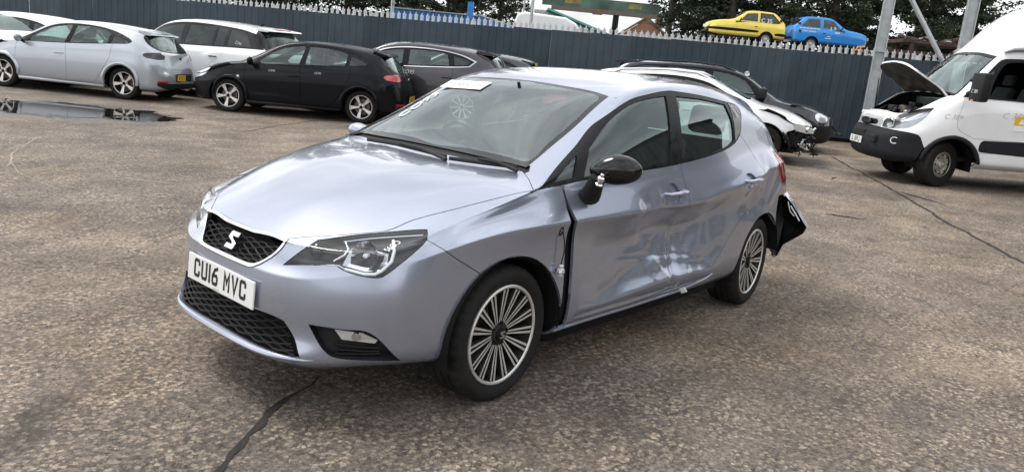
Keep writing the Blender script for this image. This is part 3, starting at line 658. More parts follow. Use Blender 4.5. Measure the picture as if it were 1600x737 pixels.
def plate_text(s,ht,cw,gap,stroke,space,M,mat,parent,z=.0045):
    """number-plate lettering drawn as mitred strokes"""
    x=0; w=[]
    for ch in s:
        if ch==' ': x+=space; continue
        c=cw if ch!='1' else stroke; w.append((ch,x,c)); x+=c+gap
    tot=x-gap
    for ch,x0,c in w:
        b=MB()
        for pl in GLYPH[ch]:
            P=[Vector((x0-tot/2+stroke/2+p[0]*(c-stroke),-ht/2+stroke/2+p[1]*(ht-stroke))) for p in pl] if ch!='1' else [Vector((x0-tot/2+stroke/2,-ht/2)),Vector((x0-tot/2+stroke/2,ht/2))]
            n=len(P); L=[];closed=(P[0]-P[-1]).length<1e-6
            for i in range(n):
                d0=(P[i]-P[i-1]).normalized() if i>0 else (P[1]-P[0]).normalized(); d1=(P[i+1]-P[i]).normalized() if i<n-1 else d0
                if closed and i in (0,n-1): d0=(P[-1]-P[-2]).normalized(); d1=(P[1]-P[0]).normalized()
                n0=Vector((-d0.y,d0.x)); n1=Vector((-d1.y,d1.x)); mm=(n0+n1).normalized(); k=min(2.2,1/max(.35,mm.dot(n0)))
                q=P[i]
                if not closed and ch!='1': q=q-(d1*stroke/2 if i==0 else Vector((0,0)))+(d0*stroke/2 if i==n-1 else Vector((0,0)))
                L.append((q+mm*stroke/2*k,q-mm*stroke/2*k))
            b.add([(p.x,p.y,z) for pr in L for p in pr],[(2*i,2*i+1,2*i+3,2*i+2) for i in range(n-1)])
        b.xf(M); b.build('letter',mat,parent,fix=False)
# ================================================================ the crashed blue-silver hatchback
def build_main():
    car=thing('hatchback_car','silver blue hatchback with crushed side doors and torn rear bumper, in the foreground','car')
    B=Body(*ibiza_cage(),level=4,creases=IBIZA_CR)
    base=BVHTree.FromPolygons([Vector(v) for v in B.V],[tuple(int(i) for i in f) for f in B.F])
    def on(p,d=0.0):
        q=Vector((p[0],abs(p[1]),p[2])); s=1 if p[1]>=0 else -1
        l,n,_,_=base.find_nearest(q)
        if n.dot(Vector((.3,.6,.3)))<0 and n.z<-.2: n=-n
        r=l+n*d; return Vector((r.x,r.y*s,r.z))
    def nrm(p):
        l,n,_,_=base.find_nearest(Vector((p[0],abs(p[1]),p[2]))); return Vector((n.x,n.y*(1 if p[1]>=0 else -1),n.z))
    yz=lambda k:[(p[1],p[2])+tuple(p[3:]) for p in TR[k]]
    xz=lambda k:[(p[0],p[2])+tuple(p[3:]) for p in TR[k]]
    xy=lambda k:[(p[0],p[1])+tuple(p[3:]) for p in TR[k]]
    circ=lambda x,z,r,n=56:[(x+r*math.cos(2*math.pi*i/n),z+r*math.sin(2*math.pi*i/n)) for i in range(n)]
    # --- wheel arches
    B.cut('side',[('arch',circ(0,.302,.347)),('arch',circ(-2.469,.300,.338)),('arch',[(-.30,.302),(-.29,.1),(.29,.1),(.30,.302)]),('arch',[(-2.77,.30),(-2.76,.1),(-2.18,.1),(-2.17,.30)])],thr=-.3,zone=lambda c:c[:,1]>.45)
    # --- corner view for lamp and fog recess
    A=math.radians(38); ca,sa=math.cos(A),math.sin(A)
    def rot(V,s): return np.stack([V[:,0]*ca+s*V[:,1]*sa,-s*V[:,0]*sa+V[:,1]*ca,V[:,2]],1)
    def corner(k,sharp=()): return [(-p[0]*sa+p[1]*ca,p[2])+(('k',) if i in sharp else ()) for i,p in enumerate(TR[k])]
    B.V=rot(B.V,1); B.N=rot(B.N,1)
    B.cut('front',[('headlight',spl(corner('headlight',(0,2,10,14)),step=.015)),('fog',spl(corner('fog',(0,4)),step=.02))],thr=.1)
    B.V=rot(B.V,-1); B.N=rot(B.N,-1)
    # --- grille (one half, symmetric) and lower intake
    go=[(0,.684),(.10,.685),(.22,.690),(.308,.686,'k'),(.290,.645),(.250,.597),(.212,.568),(.165,.561),(0,.561)]
    gi=[(0,.674),(.10,.675),(.22,.681),(.292,.679,'k'),(.274,.643),(.238,.601),(.205,.579),(.165,.574),(0,.574)]
    lg=[(0,.402),(.20,.408),(.33,.408),(.388,.398,'k'),(.440,.335),(.478,.272,'k'),(.40,.273),(.22,.281),(0,.287)]
    op=lambda p:[q for q in spl([(a[0],a[1])+(('k',) if i in (0,len(p)-1) or len(a)>2 else ()) for i,a in enumerate(p)],closed=False,step=.02)]
    ext=lambda p:[(-.05,p[0][1])]+p+[(-.05,p[-1][1])]
    B.cut('front',[('grille',ext(op(gi))),('grille_ring',ext(op(go))),('lower_grille',ext(op(lg)))],thr=.05,zone=lambda c:c[:,0]>.5)
    # --- bonnet, windscreen from above
    bon=[(.772,-.05,'k'),(.772,.0),(.768,.15),(.750,.26),(.738,.298),(.700,.345),(.640,.425),(.560,.502),(.476,.566),(.374,.592),(.236,.645),(.179,.665),(.015,.714),(-.157,.753,'k'),(-.212,.675),(-.244,.610,'k'),(-.215,.427),(-.205,.176),(-.205,0),(-.205,-.05,'k')]
    scr=[(-.262,-.05,'k'),(-.262,0),(-.262,.2),(-.266,.427),(-.282,.595,'k'),(-.46,.581),(-.644,.573),(-.839,.553),(-.937,.545,'k'),(-.930,.314),(-.934,.14),(-.936,0),(-.936,-.05,'k')]
    def inset(p,d):
        q=np.array(p); n=len(q); o=[]
        for i in range(n):
            e=q[(i+1)%n]-q[i-1]; e=e/(np.linalg.norm(e)+1e-9); o.append(tuple(q[i]+np.array([e[1],-e[0]])*d))
        return o
    S0=spl([(a[0],a[1])+(('k',) if len(a)>2 else ()) for a in scr],step=.03)
    S1=[(-.305,-.05),(-.305,.2),(-.312,.45),(-.325,.568),(-.47,.553),(-.644,.546),(-.83,.526),(-.905,.512),(-.908,.3),(-.912,.1),(-.912,-.05)]
    B.cut('top',[('bonnet',spl(bon,step=.03)),('windscreen',spl([(a[0],a[1]) for a in S1],step=.03)),('screen_border',S0),('cowl',[(-.19,-.05),(-.19,.62),(-.262,.63),(-.30,.603),(-.30,-.05)])],thr=.22)
    # --- side glass and doors
    dlo=spl(xz('DLO'),step=.03)
    fd=spl([(-.330,.93,'k'),(-.357,.919,'k'),(-.358,.851),(-.366,.781),(-.385,.64),(-.387,.50),(-.375,.36),(-.371,.288,'k'),(-.60,.283),(-.947,.284),(-1.345,.298,'k'),(-1.336,.382),(-1.349,.496),(-1.378,.611),(-1.390,.728),(-1.382,.843),(-1.362,.92),(-1.345,1.03,'k'),(-.9,1.03,'k')],step=.03)
    rd=spl([(-1.345,.298,'k'),(-1.60,.305),(-1.765,.335,'k'),(-1.83,.40),(-1.895,.465),(-1.98,.553),(-2.11,.645),(-2.29,.725),(-2.358,.826),(-2.331,.94),(-2.272,1.044),(-2.155,1.128),(-2.08,1.16,'k'),(-1.75,1.10,'k'),(-1.345,1.03,'k'),(-1.362,.92),(-1.382,.843),(-1.390,.728),(-1.378,.611),(-1.349,.496),(-1.336,.382)],step=.03)
    fe=spl([(.402,.741,'k'),(.505,.742,'k'),(.52,.80,'k'),(.2,.95,'k'),(-.13,.99,'k'),(-.170,.911,'k'),(-.194,.906,'k'),(-.335,.921,'k'),(-.348,.908),(-.343,.854),(-.327,.784),(-.340,.62),(-.346,.521),(-.340,.40),(-.330,.24,'k'),(-.1,.2,'k'),(.1,.3,'k'),(.191,.602,'k'),(.255,.640),(.323,.681)],step=.03)
    q2=[(-2.09,1.322),(-2.235,1.30),(-2.192,1.213),(-2.150,1.15),(-2.06,1.095)]
    B.cut('side',[('front_window',spl([(-.512,.951,'k'),(-.597,1.070,'k'),(-.80,1.195),(-1.02,1.280),(-1.20,1.317),(-1.362,1.334,'k'),(-1.245,1.001,'k'),(-.9,.977)],step=.03)),('rear_window',spl([(-1.468,1.337,'k'),(-1.745,1.330),(-2.040,1.308,'k'),(-2.058,1.20),(-2.045,1.105,'k'),(-1.975,1.079),(-1.78,1.047),(-1.372,1.011,'k')],step=.03)),('quarter_window',xz('winQ')),('rear_quarter_trim',q2),('window_surround',dlo)],thr=.05,zone=lambda c:c[:,0]<-.1)
    B.cut('side',[('handle_recess',spl(xz('cup1'),step=.02)),('handle_recess',spl(xz('cup2'),step=.02))],thr=.1)
    B.cut('side',[('front_door',fd),('rear_door',rd),('fender',fe),('gap',[(-.328,.90),(-.365,.90),(-.40,.6),(-.38,.27),(-.325,.27)])],thr=-.1,zone=lambda c:(c[:,1]>.45))
    B.cut('side',[('bumper',[(1.2,.95),(.30,.95),(.323,.681),(.255,.640),(.191,.602),(.10,.45),(.10,.1),(1.2,.1)])],thr=-2)
    B.cut('top',[('pillar_trim',[(-.20,.57),(-.25,.80),(-.60,.72),(-.96,.66),(-.96,.52),(-.60,.55)])],thr=.02,zone=lambda c:(c[:,2]>.955)&(c[:,0]<-.22)&(c[:,0]>-.95))
    B.cut('side',[('tail_light',spl([(-2.63,1.0),(-2.80,1.02),(-3.2,.98),(-3.2,.83),(-2.80,.82),(-2.66,.83)],step=.05)),('rear_bumper',[(-2.70,.735),(-3.4,.735),(-3.4,.1),(-2.62,.1),(-2.72,.40)])],thr=-2)
    B.cut('rear',[('rear_screen',[(-.05,1.30),(.38,1.28),(.47,1.05),(.44,.97),(-.05,.97)])],thr=.15)
    # --- crash damage on the near side
    FOLDS=[(-.90,.79,-1.30,.87,.075,-.013),(-1.00,.62,-1.34,.71,.070,-.013),(-.78,.44,-1.30,.53,.060,-.010),(-.62,.395,-1.05,.455,.045,-.006),(-1.08,.40,-1.38,.62,.060,.012),(-1.44,.46,-1.64,.68,.070,-.013),(-1.40,.62,-1.88,.72,.065,-.012),(-1.52,.76,-2.08,.85,.060,.009),(-1.62,.38,-1.90,.52,.045,-.008),(-2.03,.70,-2.30,.81,.065,-.012),(-1.20,.68,-1.06,.88,.060,.011),(-2.38,.70,-2.62,1.0,.060,-.012),(-2.48,.64,-2.70,.88,.050,.012),(-.55,.62,-1.10,.57,.070,-.007)]
    rs=np.random.RandomState(7)
    bl=[(-1.20+rs.randn()*.45,.50+rs.randn()*.17,.04+.06*rs.rand(),rs.randn()*.0016) for _ in range(70)]
    def damage(V):
        x,z=V[:,0],V[:,2]; G=lambda cx,cz,sx,sz:np.exp(-((x-cx)/sx)**2-((z-cz)/sz)**2)
        S=lambda t:np.clip(t,0,1)**2*(3-2*np.clip(t,0,1))
        zl=.335+.040*S((-.45-x)/.85)-.015*S((-1.45-x)/.3); A=.062*S((-.46-x)/.60)-.030*S((-1.40-x)/.30)-.036*S((-1.72-x)/.22)
        d=-(A/.062)*(.030*np.clip((z-zl)/.050,0,1)+.024*np.clip((z-zl-.05)/.16,0,1))*(1-S((z-.62)/.16))
        d+=-.030*G(-1.33,.60,.20,.12)-.036*G(-1.13,.745,.16,.075)-.026*G(-1.78,.70,.22,.13)-.020*G(-2.28,.70,.13,.12)-.016*G(-2.42,.92,.08,.12)+.010*G(-2.20,.60,.2,.06)
        win=np.clip((-.42-x)/.12,0,1)*np.clip((x+1.78)/.10,0,1)
        d+=.008*win*np.exp(-((z-zl+.005)/.022)**2)-.012*win*np.exp(-((z-.308)/.016)**2)
        d+=-.010*np.clip(1-np.abs(z-.52-.10*(x+1))/.012,0,1)*win*np.clip((-.75-x)/.3,0,1)*.5
        k1=np.clip(1-np.abs(x+1.36+(z-.4)*.25)/.055,0,1)*np.clip((z-.28)/.06,0,1)*np.clip((.62-z)/.14,0,1); d+=-.024*k1
        k2=np.clip(1-np.abs(x+1.25-(z-.4)*.9)/.05,0,1)*np.clip((z-.36)/.04,0,1)*np.clip((.56-z)/.1,0,1); d+=.008*k2
        k3=np.clip(1-np.abs(x+1.49+(z-.40)*.8)/.045,0,1)*np.clip((z-.30)/.04,0,1)*np.clip((.50-z)/.08,0,1); d+=.009*k3
        k4=np.clip(1-np.abs((x+1.12)+(z-.80)*1.6)/.05,0,1)*np.clip((z-.70)/.04,0,1)*np.clip((.865-z)/.04,0,1); d+=.007*k4
        for (x0,z0,x1,z1,w_,a) in FOLDS:
            L=np.hypot(x1-x0,z1-z0); t=((x-x0)*(x1-x0)+(z-z0)*(z1-z0))/L; o=np.abs((x-x0)*(z1-z0)-(z-z0)*(x1-x0))/L
            d+=.75*a*np.clip(1-o/w_,0,1)*np.clip(t/.05,0,1)*np.clip((L-t)/.05,0,1)
        for cx,cz,s,a in bl: d+=a*np.exp(-((x-cx)**2+((z-cz)*1.3)**2)/(s*s))
        d+=-.030*G(-2.62,.62,.10,.12)+.008*np.sin((x+2.5)*38+z*24)*G(-2.50,.88,.14,.17)
        # front edge of the front door pushed back out of line
        d+=.016*np.clip(1-np.abs(x+.37)/.10,0,1)*np.clip((.80-z)/.2,0,1)
        m=np.clip((V[:,1]-.55)/.15,0,1)*np.clip((1.03-z)/.10,0,1)*np.clip((z-.235)/.05,0,1)*np.clip((-.345-x)/.02,0,1)*np.clip((x+3.0)/.2,0,1)
        W=V.copy(); W[:,1]+=d*m
        return W
    DV=damage(B.V); N2=B.vnormals(DV)
    ch=np.linalg.norm(DV-B.V,axis=1)>2e-4
    DN=np.where(ch[:,None],N2,B.N)
    # --- panels
    def panel(name,key,side,mat,**k):
        dm=k.pop('dmg',False); nm=k.pop('label',None)
        v,f,n=B.panel(key,side,DV if dm else None,DN if dm else None,**k)
        o=mk(name,v,f,mat,car,n)
        if nm: o['label']=nm
        return o
    v1,f1,n1=B.panel(['body','pillar_trim'],'L',DV,DN,gap=.0015); v2,f2,n2=B.panel('body','R',gap=.0015)
    mk('body_shell',np.concatenate([v1,v2]),list(f1)+[tuple(i+len(v1) for i in f) for f in f2],PAINT_BLUE,car,np.concatenate([n1,n2]))
    panel('pillar_trim','pillar_trim','R',MT['gloss_black'],gap=0)
    panel('bonnet','bonnet','B',PAINT_BLUE,gap=.0022)
    panel('front_bumper','bumper','B',PAINT_BLUE,gap=.0015,depth=.02)
    panel('fender','fender','L',PAINT_BLUE); panel('fender','fender','R',PAINT_BLUE)
    panel('front_door','front_door','L',PAINT_DENT,dmg=True,label='crumpled and scraped front passenger door'); panel('front_door','front_door','R',PAINT_BLUE)
    panel('rear_door','rear_door','L',PAINT_DENT,dmg=True,label='caved-in and scraped rear door'); panel('rear_door','rear_door','R',PAINT_BLUE)
    panel('handle_recess','handle_recess','L',PAINT_BLUE,dmg=True,off=-.016,gap=-.001,flange=False); panel('handle_recess','handle_recess','R',PAINT_BLUE,off=-.016,gap=-.001,flange=False)
    panel('windscreen','windscreen','B',MT['screen'],gap=0,off=-.001,flange=False)
    panel('screen_border','screen_border','B',MT['gloss_black'],gap=.001,depth=.01,off=-.001)
    panel('cowl','cowl','B',MT['black_plastic'],off=-.012)
    for s in 'LR':
        for nm in ('front_window','rear_window','quarter_window'): panel('side_window',nm,s,MT['glass'],off=-.008,gap=0,flange=False)
        panel('window_surround','window_surround',s,MT['trim_black'],off=-.001,gap=.001,depth=.012)
        panel('rear_quarter_trim','rear_quarter_trim',s,MT['gloss_black'],off=.001)
    panel('rear_screen','rear_screen','B',MT['glass'],gap=0,flange=False,off=-.003)
    panel('tail_light','tail_light','L',MT['red_lens']); panel('tail_light','tail_light','R',MT['red_lens'])
    panel('rear_bumper','rear_bumper','R',PAINT_BLUE)
    panel('grille_surround','grille_ring','B',MT['chrome'],off=.004,gap=.0012)
    panel('grille_back','grille','B',MT['void'],off=-.045,gap=-.01,flange=False)
    panel('intake_back','lower_grille','B',MT['void'],off=-.05,gap=-.02,flange=False)
    # dark inner shell closes the gaps
    inner=['body','pillar_trim','bonnet','bumper','fender','front_door','rear_door','gap','handle_recess','tail_light','window_surround','rear_quarter_trim','cowl','screen_border']
    SN=B.soft(B.N,24); DZ=np.array([0,0,-.014])*(B.V[:,2:3]>.6)*(B.V[:,0:1]>-.32)
    v1,f1,n1=B.panel(inner,'L',DV-SN*.030+DZ,DN,gap=0,flange=False); v2,f2,n2=B.panel(inner,'R',B.V-SN*.030+DZ,gap=0,flange=False)
    mk('inner_shell',np.concatenate([v1,v2]),list(f1)+[tuple(i+len(v1) for i in f) for f in f2],MT['under'],car)
    # --- grille bars
    def wavy(n,zt,zb,half,back,rad,amp,per):
        for r in range(n):
            u=(r+.5)/n; b=MB(); z0=zt+(zb-zt)*u; hw=half(z0); pts=[]
            m=max(12,int(hw*2/per*8))
            for i in range(m+1):
                y=-hw+2*hw*i/m; ph=2*math.pi*y/per+(math.pi if r%2 else 0)
                q=on((.83,y,z0+amp*max(-.6,min(.6,math.cos(ph)))/.6),-back); pts.append(q)
            b.tube(pts,rad,5); b.build('grille_bar',MT['grille'],car,True)
    wavy(9,.681,.572,lambda z:.205+.087*min(1,max(0,(z-.572)/.09)),.012,.0046,.0040,.088)
    wavy(9,.402,.280,lambda z:.388+.085*min(1,max(0,(.40-z)/.12)),.014,.0052,.0045,.105)
    s_mark(car,frame(on((.80,0,.624),.008),(0,1,.0),nrm((.80,0,.624)).cross(Vector((0,1,0)))),.047,'emblem',MT['chrome'])
    b=MB(); pts=[]
    for i in range(41):
        y=-.56+1.12*i/40; pts.append(on((.90-.42*abs(y)**2.6,y,.266-.012*abs(y)),.002))
    b.tube(pts,[.012*min(1,(i+.5)/7,(40.5-i)/7) for i in range(41)],8,flat=1.0); b.build('front_lip',PAINT_BLUE,car,True)
    # --- plate
    pl=MB(); pl.box(-.26,.26,-.0555,.0555,-.004,.004,None,.003); M=frame((.8535,0,.4665),(0,1,0),(-.062,0,1)); pl.xf(M); pp=pl.build('number_plate',MT['white_plate'],car)
    plate_text('CU16 MVC',.079,.050,.011,.0145,.033,M@Matrix.Translation((0,.004,0)),MT['plate_black'],pp)
    text_obj('plate_lettering','LLINFO.CO',.05,.005,M@Matrix.Translation((-.02,-.048,.0045)),MT['plate_black'],pp)
    # --- headlights
    for s,sg in (('L',1),('R',-1)):
        hl=panel('headlight','headlight',s,MT['lens'],gap=.001,flange=False,off=-.002)
        v,f,n=B.panel('headlight',s,gap=.0,off=-.030,flange=True,depth=.05)
        q=mk('lamp_housing',v,f,MT['lamp_black'],hl,n)
        v,f,n=B.panel('headlight',s,gap=.0,off=-.002,flange=True,depth=.03); 
        fl=[ff for ff in f if len(ff)==4]; b=MB(); b.add([tuple(p) for p in v],fl); b.build('lamp_rim',MT['gloss_black'],hl,fix=False)
        mir=lambda p:(p[0],p[1]*sg,p[2])
        def strip(key,name,mat,r,d,flat=1,sl=slice(None)):
            pts=[on(mir(p),-d) for p in TR[key][sl]]; b=MB(); b.tube(pts,r,8,flat=flat); b.build(name,mat,hl,True)
        strip('drl','light_guide',MT['drl'],.0065,.016,1.0,slice(2,None)); strip('drl','light_guide',MT['reflector'],.005,.020,1,slice(0,3))
        strip('hl_top','lamp_trim',MT['chrome'],.0045,.020); strip('hl_mid','lamp_trim',MT['chrome'],.006,.018)
        c=on(mir((.612,.60,.683)),-.020); d=(nrm(mir((.62,.60,.68)))+Vector((.6,0,0))).normalized()
        b=MB(); b.lathe([(.0,-.035),(.018,-.033),(.038,-.022),(.052,-.004),(.057,0.0)],n=28,axis='z'); b.xf(Matrix.Translation(c)@d.to_track_quat('Z','Y').to_matrix().to_4x4()); b.build('lamp_reflector',MT['reflector'],hl,True)
        b=MB(); b.lathe([(.012,-.03),(.012,-.012),(.009,-.006),(0,-.004)],n=16,axis='z'); b.xf(Matrix.Translation(c)@d.to_track_quat('Z','Y').to_matrix().to_4x4()); b.build('lamp_bulb',MT['clear_lamp'],hl,True)
        c=on(mir((.715,.43,.672)),-.014); d=(nrm(mir((.715,.43,.672)))+Vector((.6,0,0))).normalized()
        b=MB(); b.lathe([(.026,-.016),(.026,0),(.022,.003)],n=24,axis='z'); b.lathe([(.022,-.002),(.014,.006),(0,.009)],n=20,axis='z'); b.xf(Matrix.Translation(c)@d.to_track_quat('Z','Y').to_matrix().to_4x4()); b.build('lamp_projector',MT['smoke_lens'],hl,True)
        b=MB(); w=[on(mir(p),-dd) for p,dd in (((.672,.545,.640),.020),((.632,.628,.632),.020),((.600,.668,.640),.021),((.565,.680,.672),.022),((.545,.662,.705),.023),((.560,.600,.722),.024),((.610,.520,.712),.024),((.640,.540,.690),.022))]
        cc=sum(w,Vector())/8-d*.020; b.add(w+[cc],[(i,(i+1)%8,8) for i in range(8)]); b.build('lamp_facets',MT['reflector'],hl)
        b=MB(); w=[on(mir(p),-.014) for p in ((.520,.672,.712),(.500,.645,.738),(.440,.680,.752),(.430,.700,.735))]; b.add(w,[(0,1,2,3)]); b.build('indicator_lens',MT['smoke_lens'],hl)
        # fog lamp recess
        v,f,n=B.panel('fog',s,gap=.0,off=-.035,flange=False); mk('fog_recess',v,f,MT['black_plastic'],car,n)
        v,f,n=B.panel('fog',s,gap=.0,off=-.001,flange=True,depth=.036); fl=[ff for ff in f if len(ff)==4]; b=MB(); b.add([tuple(p) for p in v],fl); b.build('fog_bezel',MT['black_plastic'],car,fix=False)
        w=[(p[0],p[1]*sg,p[2]) for p in TR['foglens']]; b=MB(); ct=sum((Vector(p) for p in w),Vector())/5
        fr=[on(p,-.016) for p in w]; bk=[on(tuple(Vector(p)*.9+ct*.1),-.034) for p in w]
        b.add(fr+bk,[(0,1,2,3,4)]+[(i,(i+1)%5,5+(i+1)%5,5+i) for i in range(5)]); lf=b.build('fog_lamp',MT['clear_lamp'],car)
        b=MB(); b.lathe([(.018,-.004),(.016,.004),(0,.006)],n=16,axis='z'); b.xf(Matrix.Translation(on((.655,.635*sg,.376),-.014))@nrm((.655,.635*sg,.376)).to_track_quat('Z','Y').to_matrix().to_4x4()); b.build('fog_bulb',MT['reflector'],lf,True)
        for zz in (.338,.318,.298):
            b=MB(); b.tube([on((.715-.02*i,(.575+.022*i+(.335-zz)*.35)*sg,zz-.002*i),-.020) for i in range(7)],.0042,6); b.build('fog_slat',MT['trim_black'],car,True)
    # --- sill strip (bright pinch line), wheel house linings
    b=MB(); b.tube([(-.30,.832,.268),(-.57,.835,.272),(-.932,.838,.272),(-1.44,.839,.276),(-1.72,.845,.302),(-1.80,.848,.322)],.0055,8,flat=1.3); b.build('sill_strip',PAINT_BLUE,car,True)
    b=MB(); b.box(-2.05,-.33,-.78,.775,.175,.235,None,.03); b.build('underfloor',MT['under'],car)
    b=MB(); b.box(.25,.60,-.55,.55,.235,.29,None,.02); b.box(-3.0,-2.85,-.6,.6,.22,.5,None,.03); b.build('undertray',MT['under'],car)
    for x,r in ((0,.352),(-2.469,.343)):
        for sg in (1,-1):
            b=MB(); n=28; vs=[]; a0,a1=-.25,math.pi+(.25 if x==0 else -.12)
            for i in range(n+1):
                a=a0+(a1-a0)*i/n
                vs+=[(x+r*math.cos(a),sg*.822,.301+r*math.sin(a)),(x+r*math.cos(a),sg*.48,.301+r*math.sin(a))]
            fs=[(2*i,2*i+1,2*i+3,2*i+2) for i in range(n)]; vs.append((x,sg*.48,.301)); fs+=[(2*i+1,2*i+3,len(vs)-1) for i in range(n)]
            b.add(vs,fs); b.build('wheel_arch_liner',MT['under'],car,True)
    # --- wheels
    w=make_wheel(car,.30,.2215,.205,'twin')
    put_wheel(car,w,0,.800,.30,True,math.radians(2.8)); put_wheel(car,w,0,-.800,.30,False,math.radians(2.8)); put_wheel(car,w,-2.469,.800,.30,True,math.radians(6)); put_wheel(car,w,-2.469,-.800,.30,False)
    # --- door handles
    def handle(cup,x0,z0,x1,z1):
        def dz(p,e):
            v=np.array([[p.x,p.y,p.z]]); return Vector(damage(v)[0])+Vector((0,e,0))
        p0=dz(on((x0,.84,z0)),.006); p1=dz(on((x1,.84,z1)),.006)
        pts=[p0+Vector((0,-.012,0)),p0.lerp(p1,.06)+Vector((0,.016,0)),p0.lerp(p1,.3)+Vector((0,.030,.002)),p0.lerp(p1,.7)+Vector((0,.031,.002)),p0.lerp(p1,.94)+Vector((0,.018,0)),p1+Vector((0,-.012,0))]
        b=MB(); b.tube(pts,[.011,.0135,.0145,.0145,.014,.012],10,flat=.75); b.build('door_handle',PAINT_BLUE,car,True)
    handle(TR['cup1'],-1.175,.845,-1.352,.853); handle(TR['cup2'],-2.040,.864,-2.235,.882)
    # --- mirror hanging off the front door, glass gone, folded on its stalk
    b=MB(); st=[Vector((-.50,.800,.868)),Vector((-.47,.835,.895)),Vector((-.445,.865,.935)),Vector((-.435,.885,.975))]
    b.tube(st,[.056,.048,.040,.034],14,flat=.75); mb=b.build('door_mirror',MT['black_plastic'],car,True); mb['label']='black door mirror hanging loose from its stalk'
    bm=bmesh.new(); bmesh.ops.create_uvsphere(bm,u_segments=32,v_segments=20,radius=1)
    ax=Vector((-.42,.90,.02)).normalized(); fw=Vector((.86,.44,.02)); fw=(fw-ax*fw.dot(ax)).normalized(); up=ax.cross(fw)
    if up.z<0: up=-up
    for v in bm.verts:
        a,f,u=v.co.x,v.co.y,v.co.z
        h=1-.25*max(0,-a)**2; tip=a*(1-.10*u)
        f2=f*(.9 if f>0 else .35)
        v.co=Vector((-.500,.930,1.012))+ax*(tip*.118)+fw*(f2*.062*h)+up*((u*h+.12*a)*.068)
    me=bpy.data.meshes.new('mirror_shell'); bm.to_mesh(me); bm.free(); me.materials.append(MT['gloss_black']); me.polygons.foreach_set('use_smooth',[True]*len(me.polygons)); link(bpy.data.objects.new('mirror_shell',me),mb)
    b=MB(); b.lathe([(.016,0),(.018,.008),(.013,.012),(.013,.026),(.017,.030),(.015,.042),(.008,.046),(.008,.058),(0,.060)],n=16,axis='z')
    b.xf(Matrix.Translation((-.405,.915,.945))@Vector((.25,.35,.85)).to_track_quat('Z','Y').to_matrix().to_4x4()); b.build('mirror_pivot',MT['satin_chrome'],mb,True)
    # far side mirror in body colour
    bm=bmesh.new(); bmesh.ops.create_uvsphere(bm,u_segments=24,v_segments=14,radius=1)
    for v in bm.verts: v.co=Vector((-.47,-.87,.955))+Vector((v.co.x*.045,v.co.y*.085,v.co.z*.045))
    me=bpy.data.meshes.new('door_mirror'); bm.to_mesh(me); bm.free(); me.materials.append(PAINT_BLUE); me.polygons.foreach_set('use_smooth',[True]*len(me.polygons)); link(bpy.data.objects.new('door_mirror',me),car)
    # --- wipers
    for k,rise in (('wipL',.02),('wipR',.02)):
        pts=[on(p,.016) for p in TR[k]]; wv=MB(); wv.tube(pts,.0065,6,flat=1.6); wo=wv.build('wiper',MT['black_plastic'],car,True)
        i=1; a=pts[-1]+Vector((.02,.02,-.01)); m=pts[0].lerp(pts[-1],.42)+Vector((-.004,0,.016))
        b=MB(); b.tube([a,a.lerp(m,.5)+Vector((0,0,.012)),m],[.010,.008,.006],8); b.build('wiper_arm',MT['black_plastic'],wo,True)
    # --- repeater hole with the lamp dangling on its wire
    b=MB(); c=on((-.278,.834,.734),.0015); n=nrm((-.278,.834,.734)); M=Matrix.Translation(c)@n.to_track_quat('Z','Y').to_matrix().to_4x4()
    b.lathe([(.022,.0005),(.018,.0012),(0,-.006)],n=18,axis='z'); b.v=[(x*1.0,y*.62,z) for x,y,z in b.v]; b.xf(M@Matrix.Rotation(math.pi/2,4,'Z')); ro=b.build('repeater_hole',MT['void'],car,True)
    b=MB(); b.tube([c+Vector((-.008,.002,-.004)),c+Vector((-.012,.012,-.04)),(-.300,.846,.64),(-.293,.842,.585)],.0028,6); b.build('wire',MT['trim_black'],ro,True)
    b=MB(); b.lathe([(.006,.03),(.011,.024),(.011,.012),(.017,.008),(.019,-.006),(.012,-.012),(.012,-.022),(0,-.024)],n=12,axis='z',c=(-.290,.846,.555)); b.build('repeater_lamp',MT['clear_lamp'],ro,True)
    # --- torn rear bumper end, seen from inside
    P=[(-2.93,.60,.765),(-2.985,.705,.745),(-3.00,.79,.665),(-3.01,.86,.585),(-3.02,.925,.505),(-3.02,.905,.455),(-3.0,.86,.415),(-2.97,.80,.36),(-2.95,.775,.265),(-2.93,.745,.285),(-2.92,.70,.345),(-2.90,.665,.40),(-2.90,.62,.55)]
    b=MB(); n=len(P); out=[(x-.10,y*.97+.005,z) for x,y,z in P]; mid=[(x-.055,y*.99-.008,z) for x,y,z in P]
    ctr=Vector((-3.035,.76,.52)); inn=[tuple(Vector(q).lerp(ctr,.25)+Vector((-.02,-.012,0))) for q in P]
    b.m=1; b.add(P+inn+[tuple(ctr+Vector((-.03,-.02,0)))],[(i,(i+1)%n,n+(i+1)%n,n+i) for i in range(n)]+[(n+i,n+(i+1)%n,2*n) for i in range(n)])
    b.m=0; b.add(P+out+[tuple(ctr+Vector((-.12,0,0)))],[(n+i,n+(i+1)%n,(i+1)%n,i) for i in range(n)]+[(n+(i+1)%n,n+i,2*n) for i in range(n)])
    rb=b.build('rear_bumper',[PAINT_BLUE,MT['trim_black']],car,fix=False); rb['label']='torn rear bumper end bent outwards with its black inside showing'
    for q,r_ in (([P[1],(-2.985,.745,.70)],.006),([(-2.982,.80,.640),(-2.990,.845,.585),(-3.0,.872,.545)],.005),([(-2.985,.775,.665),(-2.99,.80,.60),(-2.99,.835,.572)],.004)): b=MB(); b.tube(q,r_,6); b.build('white_edge',MT['chalk'],rb)
    b=MB(); b.tube([P[9],(-2.925,.765,.268),P[8]],.006,6); b.build('bumper_tab',MT['satin_chrome'],rb)
    b=MB(); b.box(-3.12,-2.90,.30,.66,.38,.72,None,.03); b.build('rear_crash_panel',MT['void'],car)
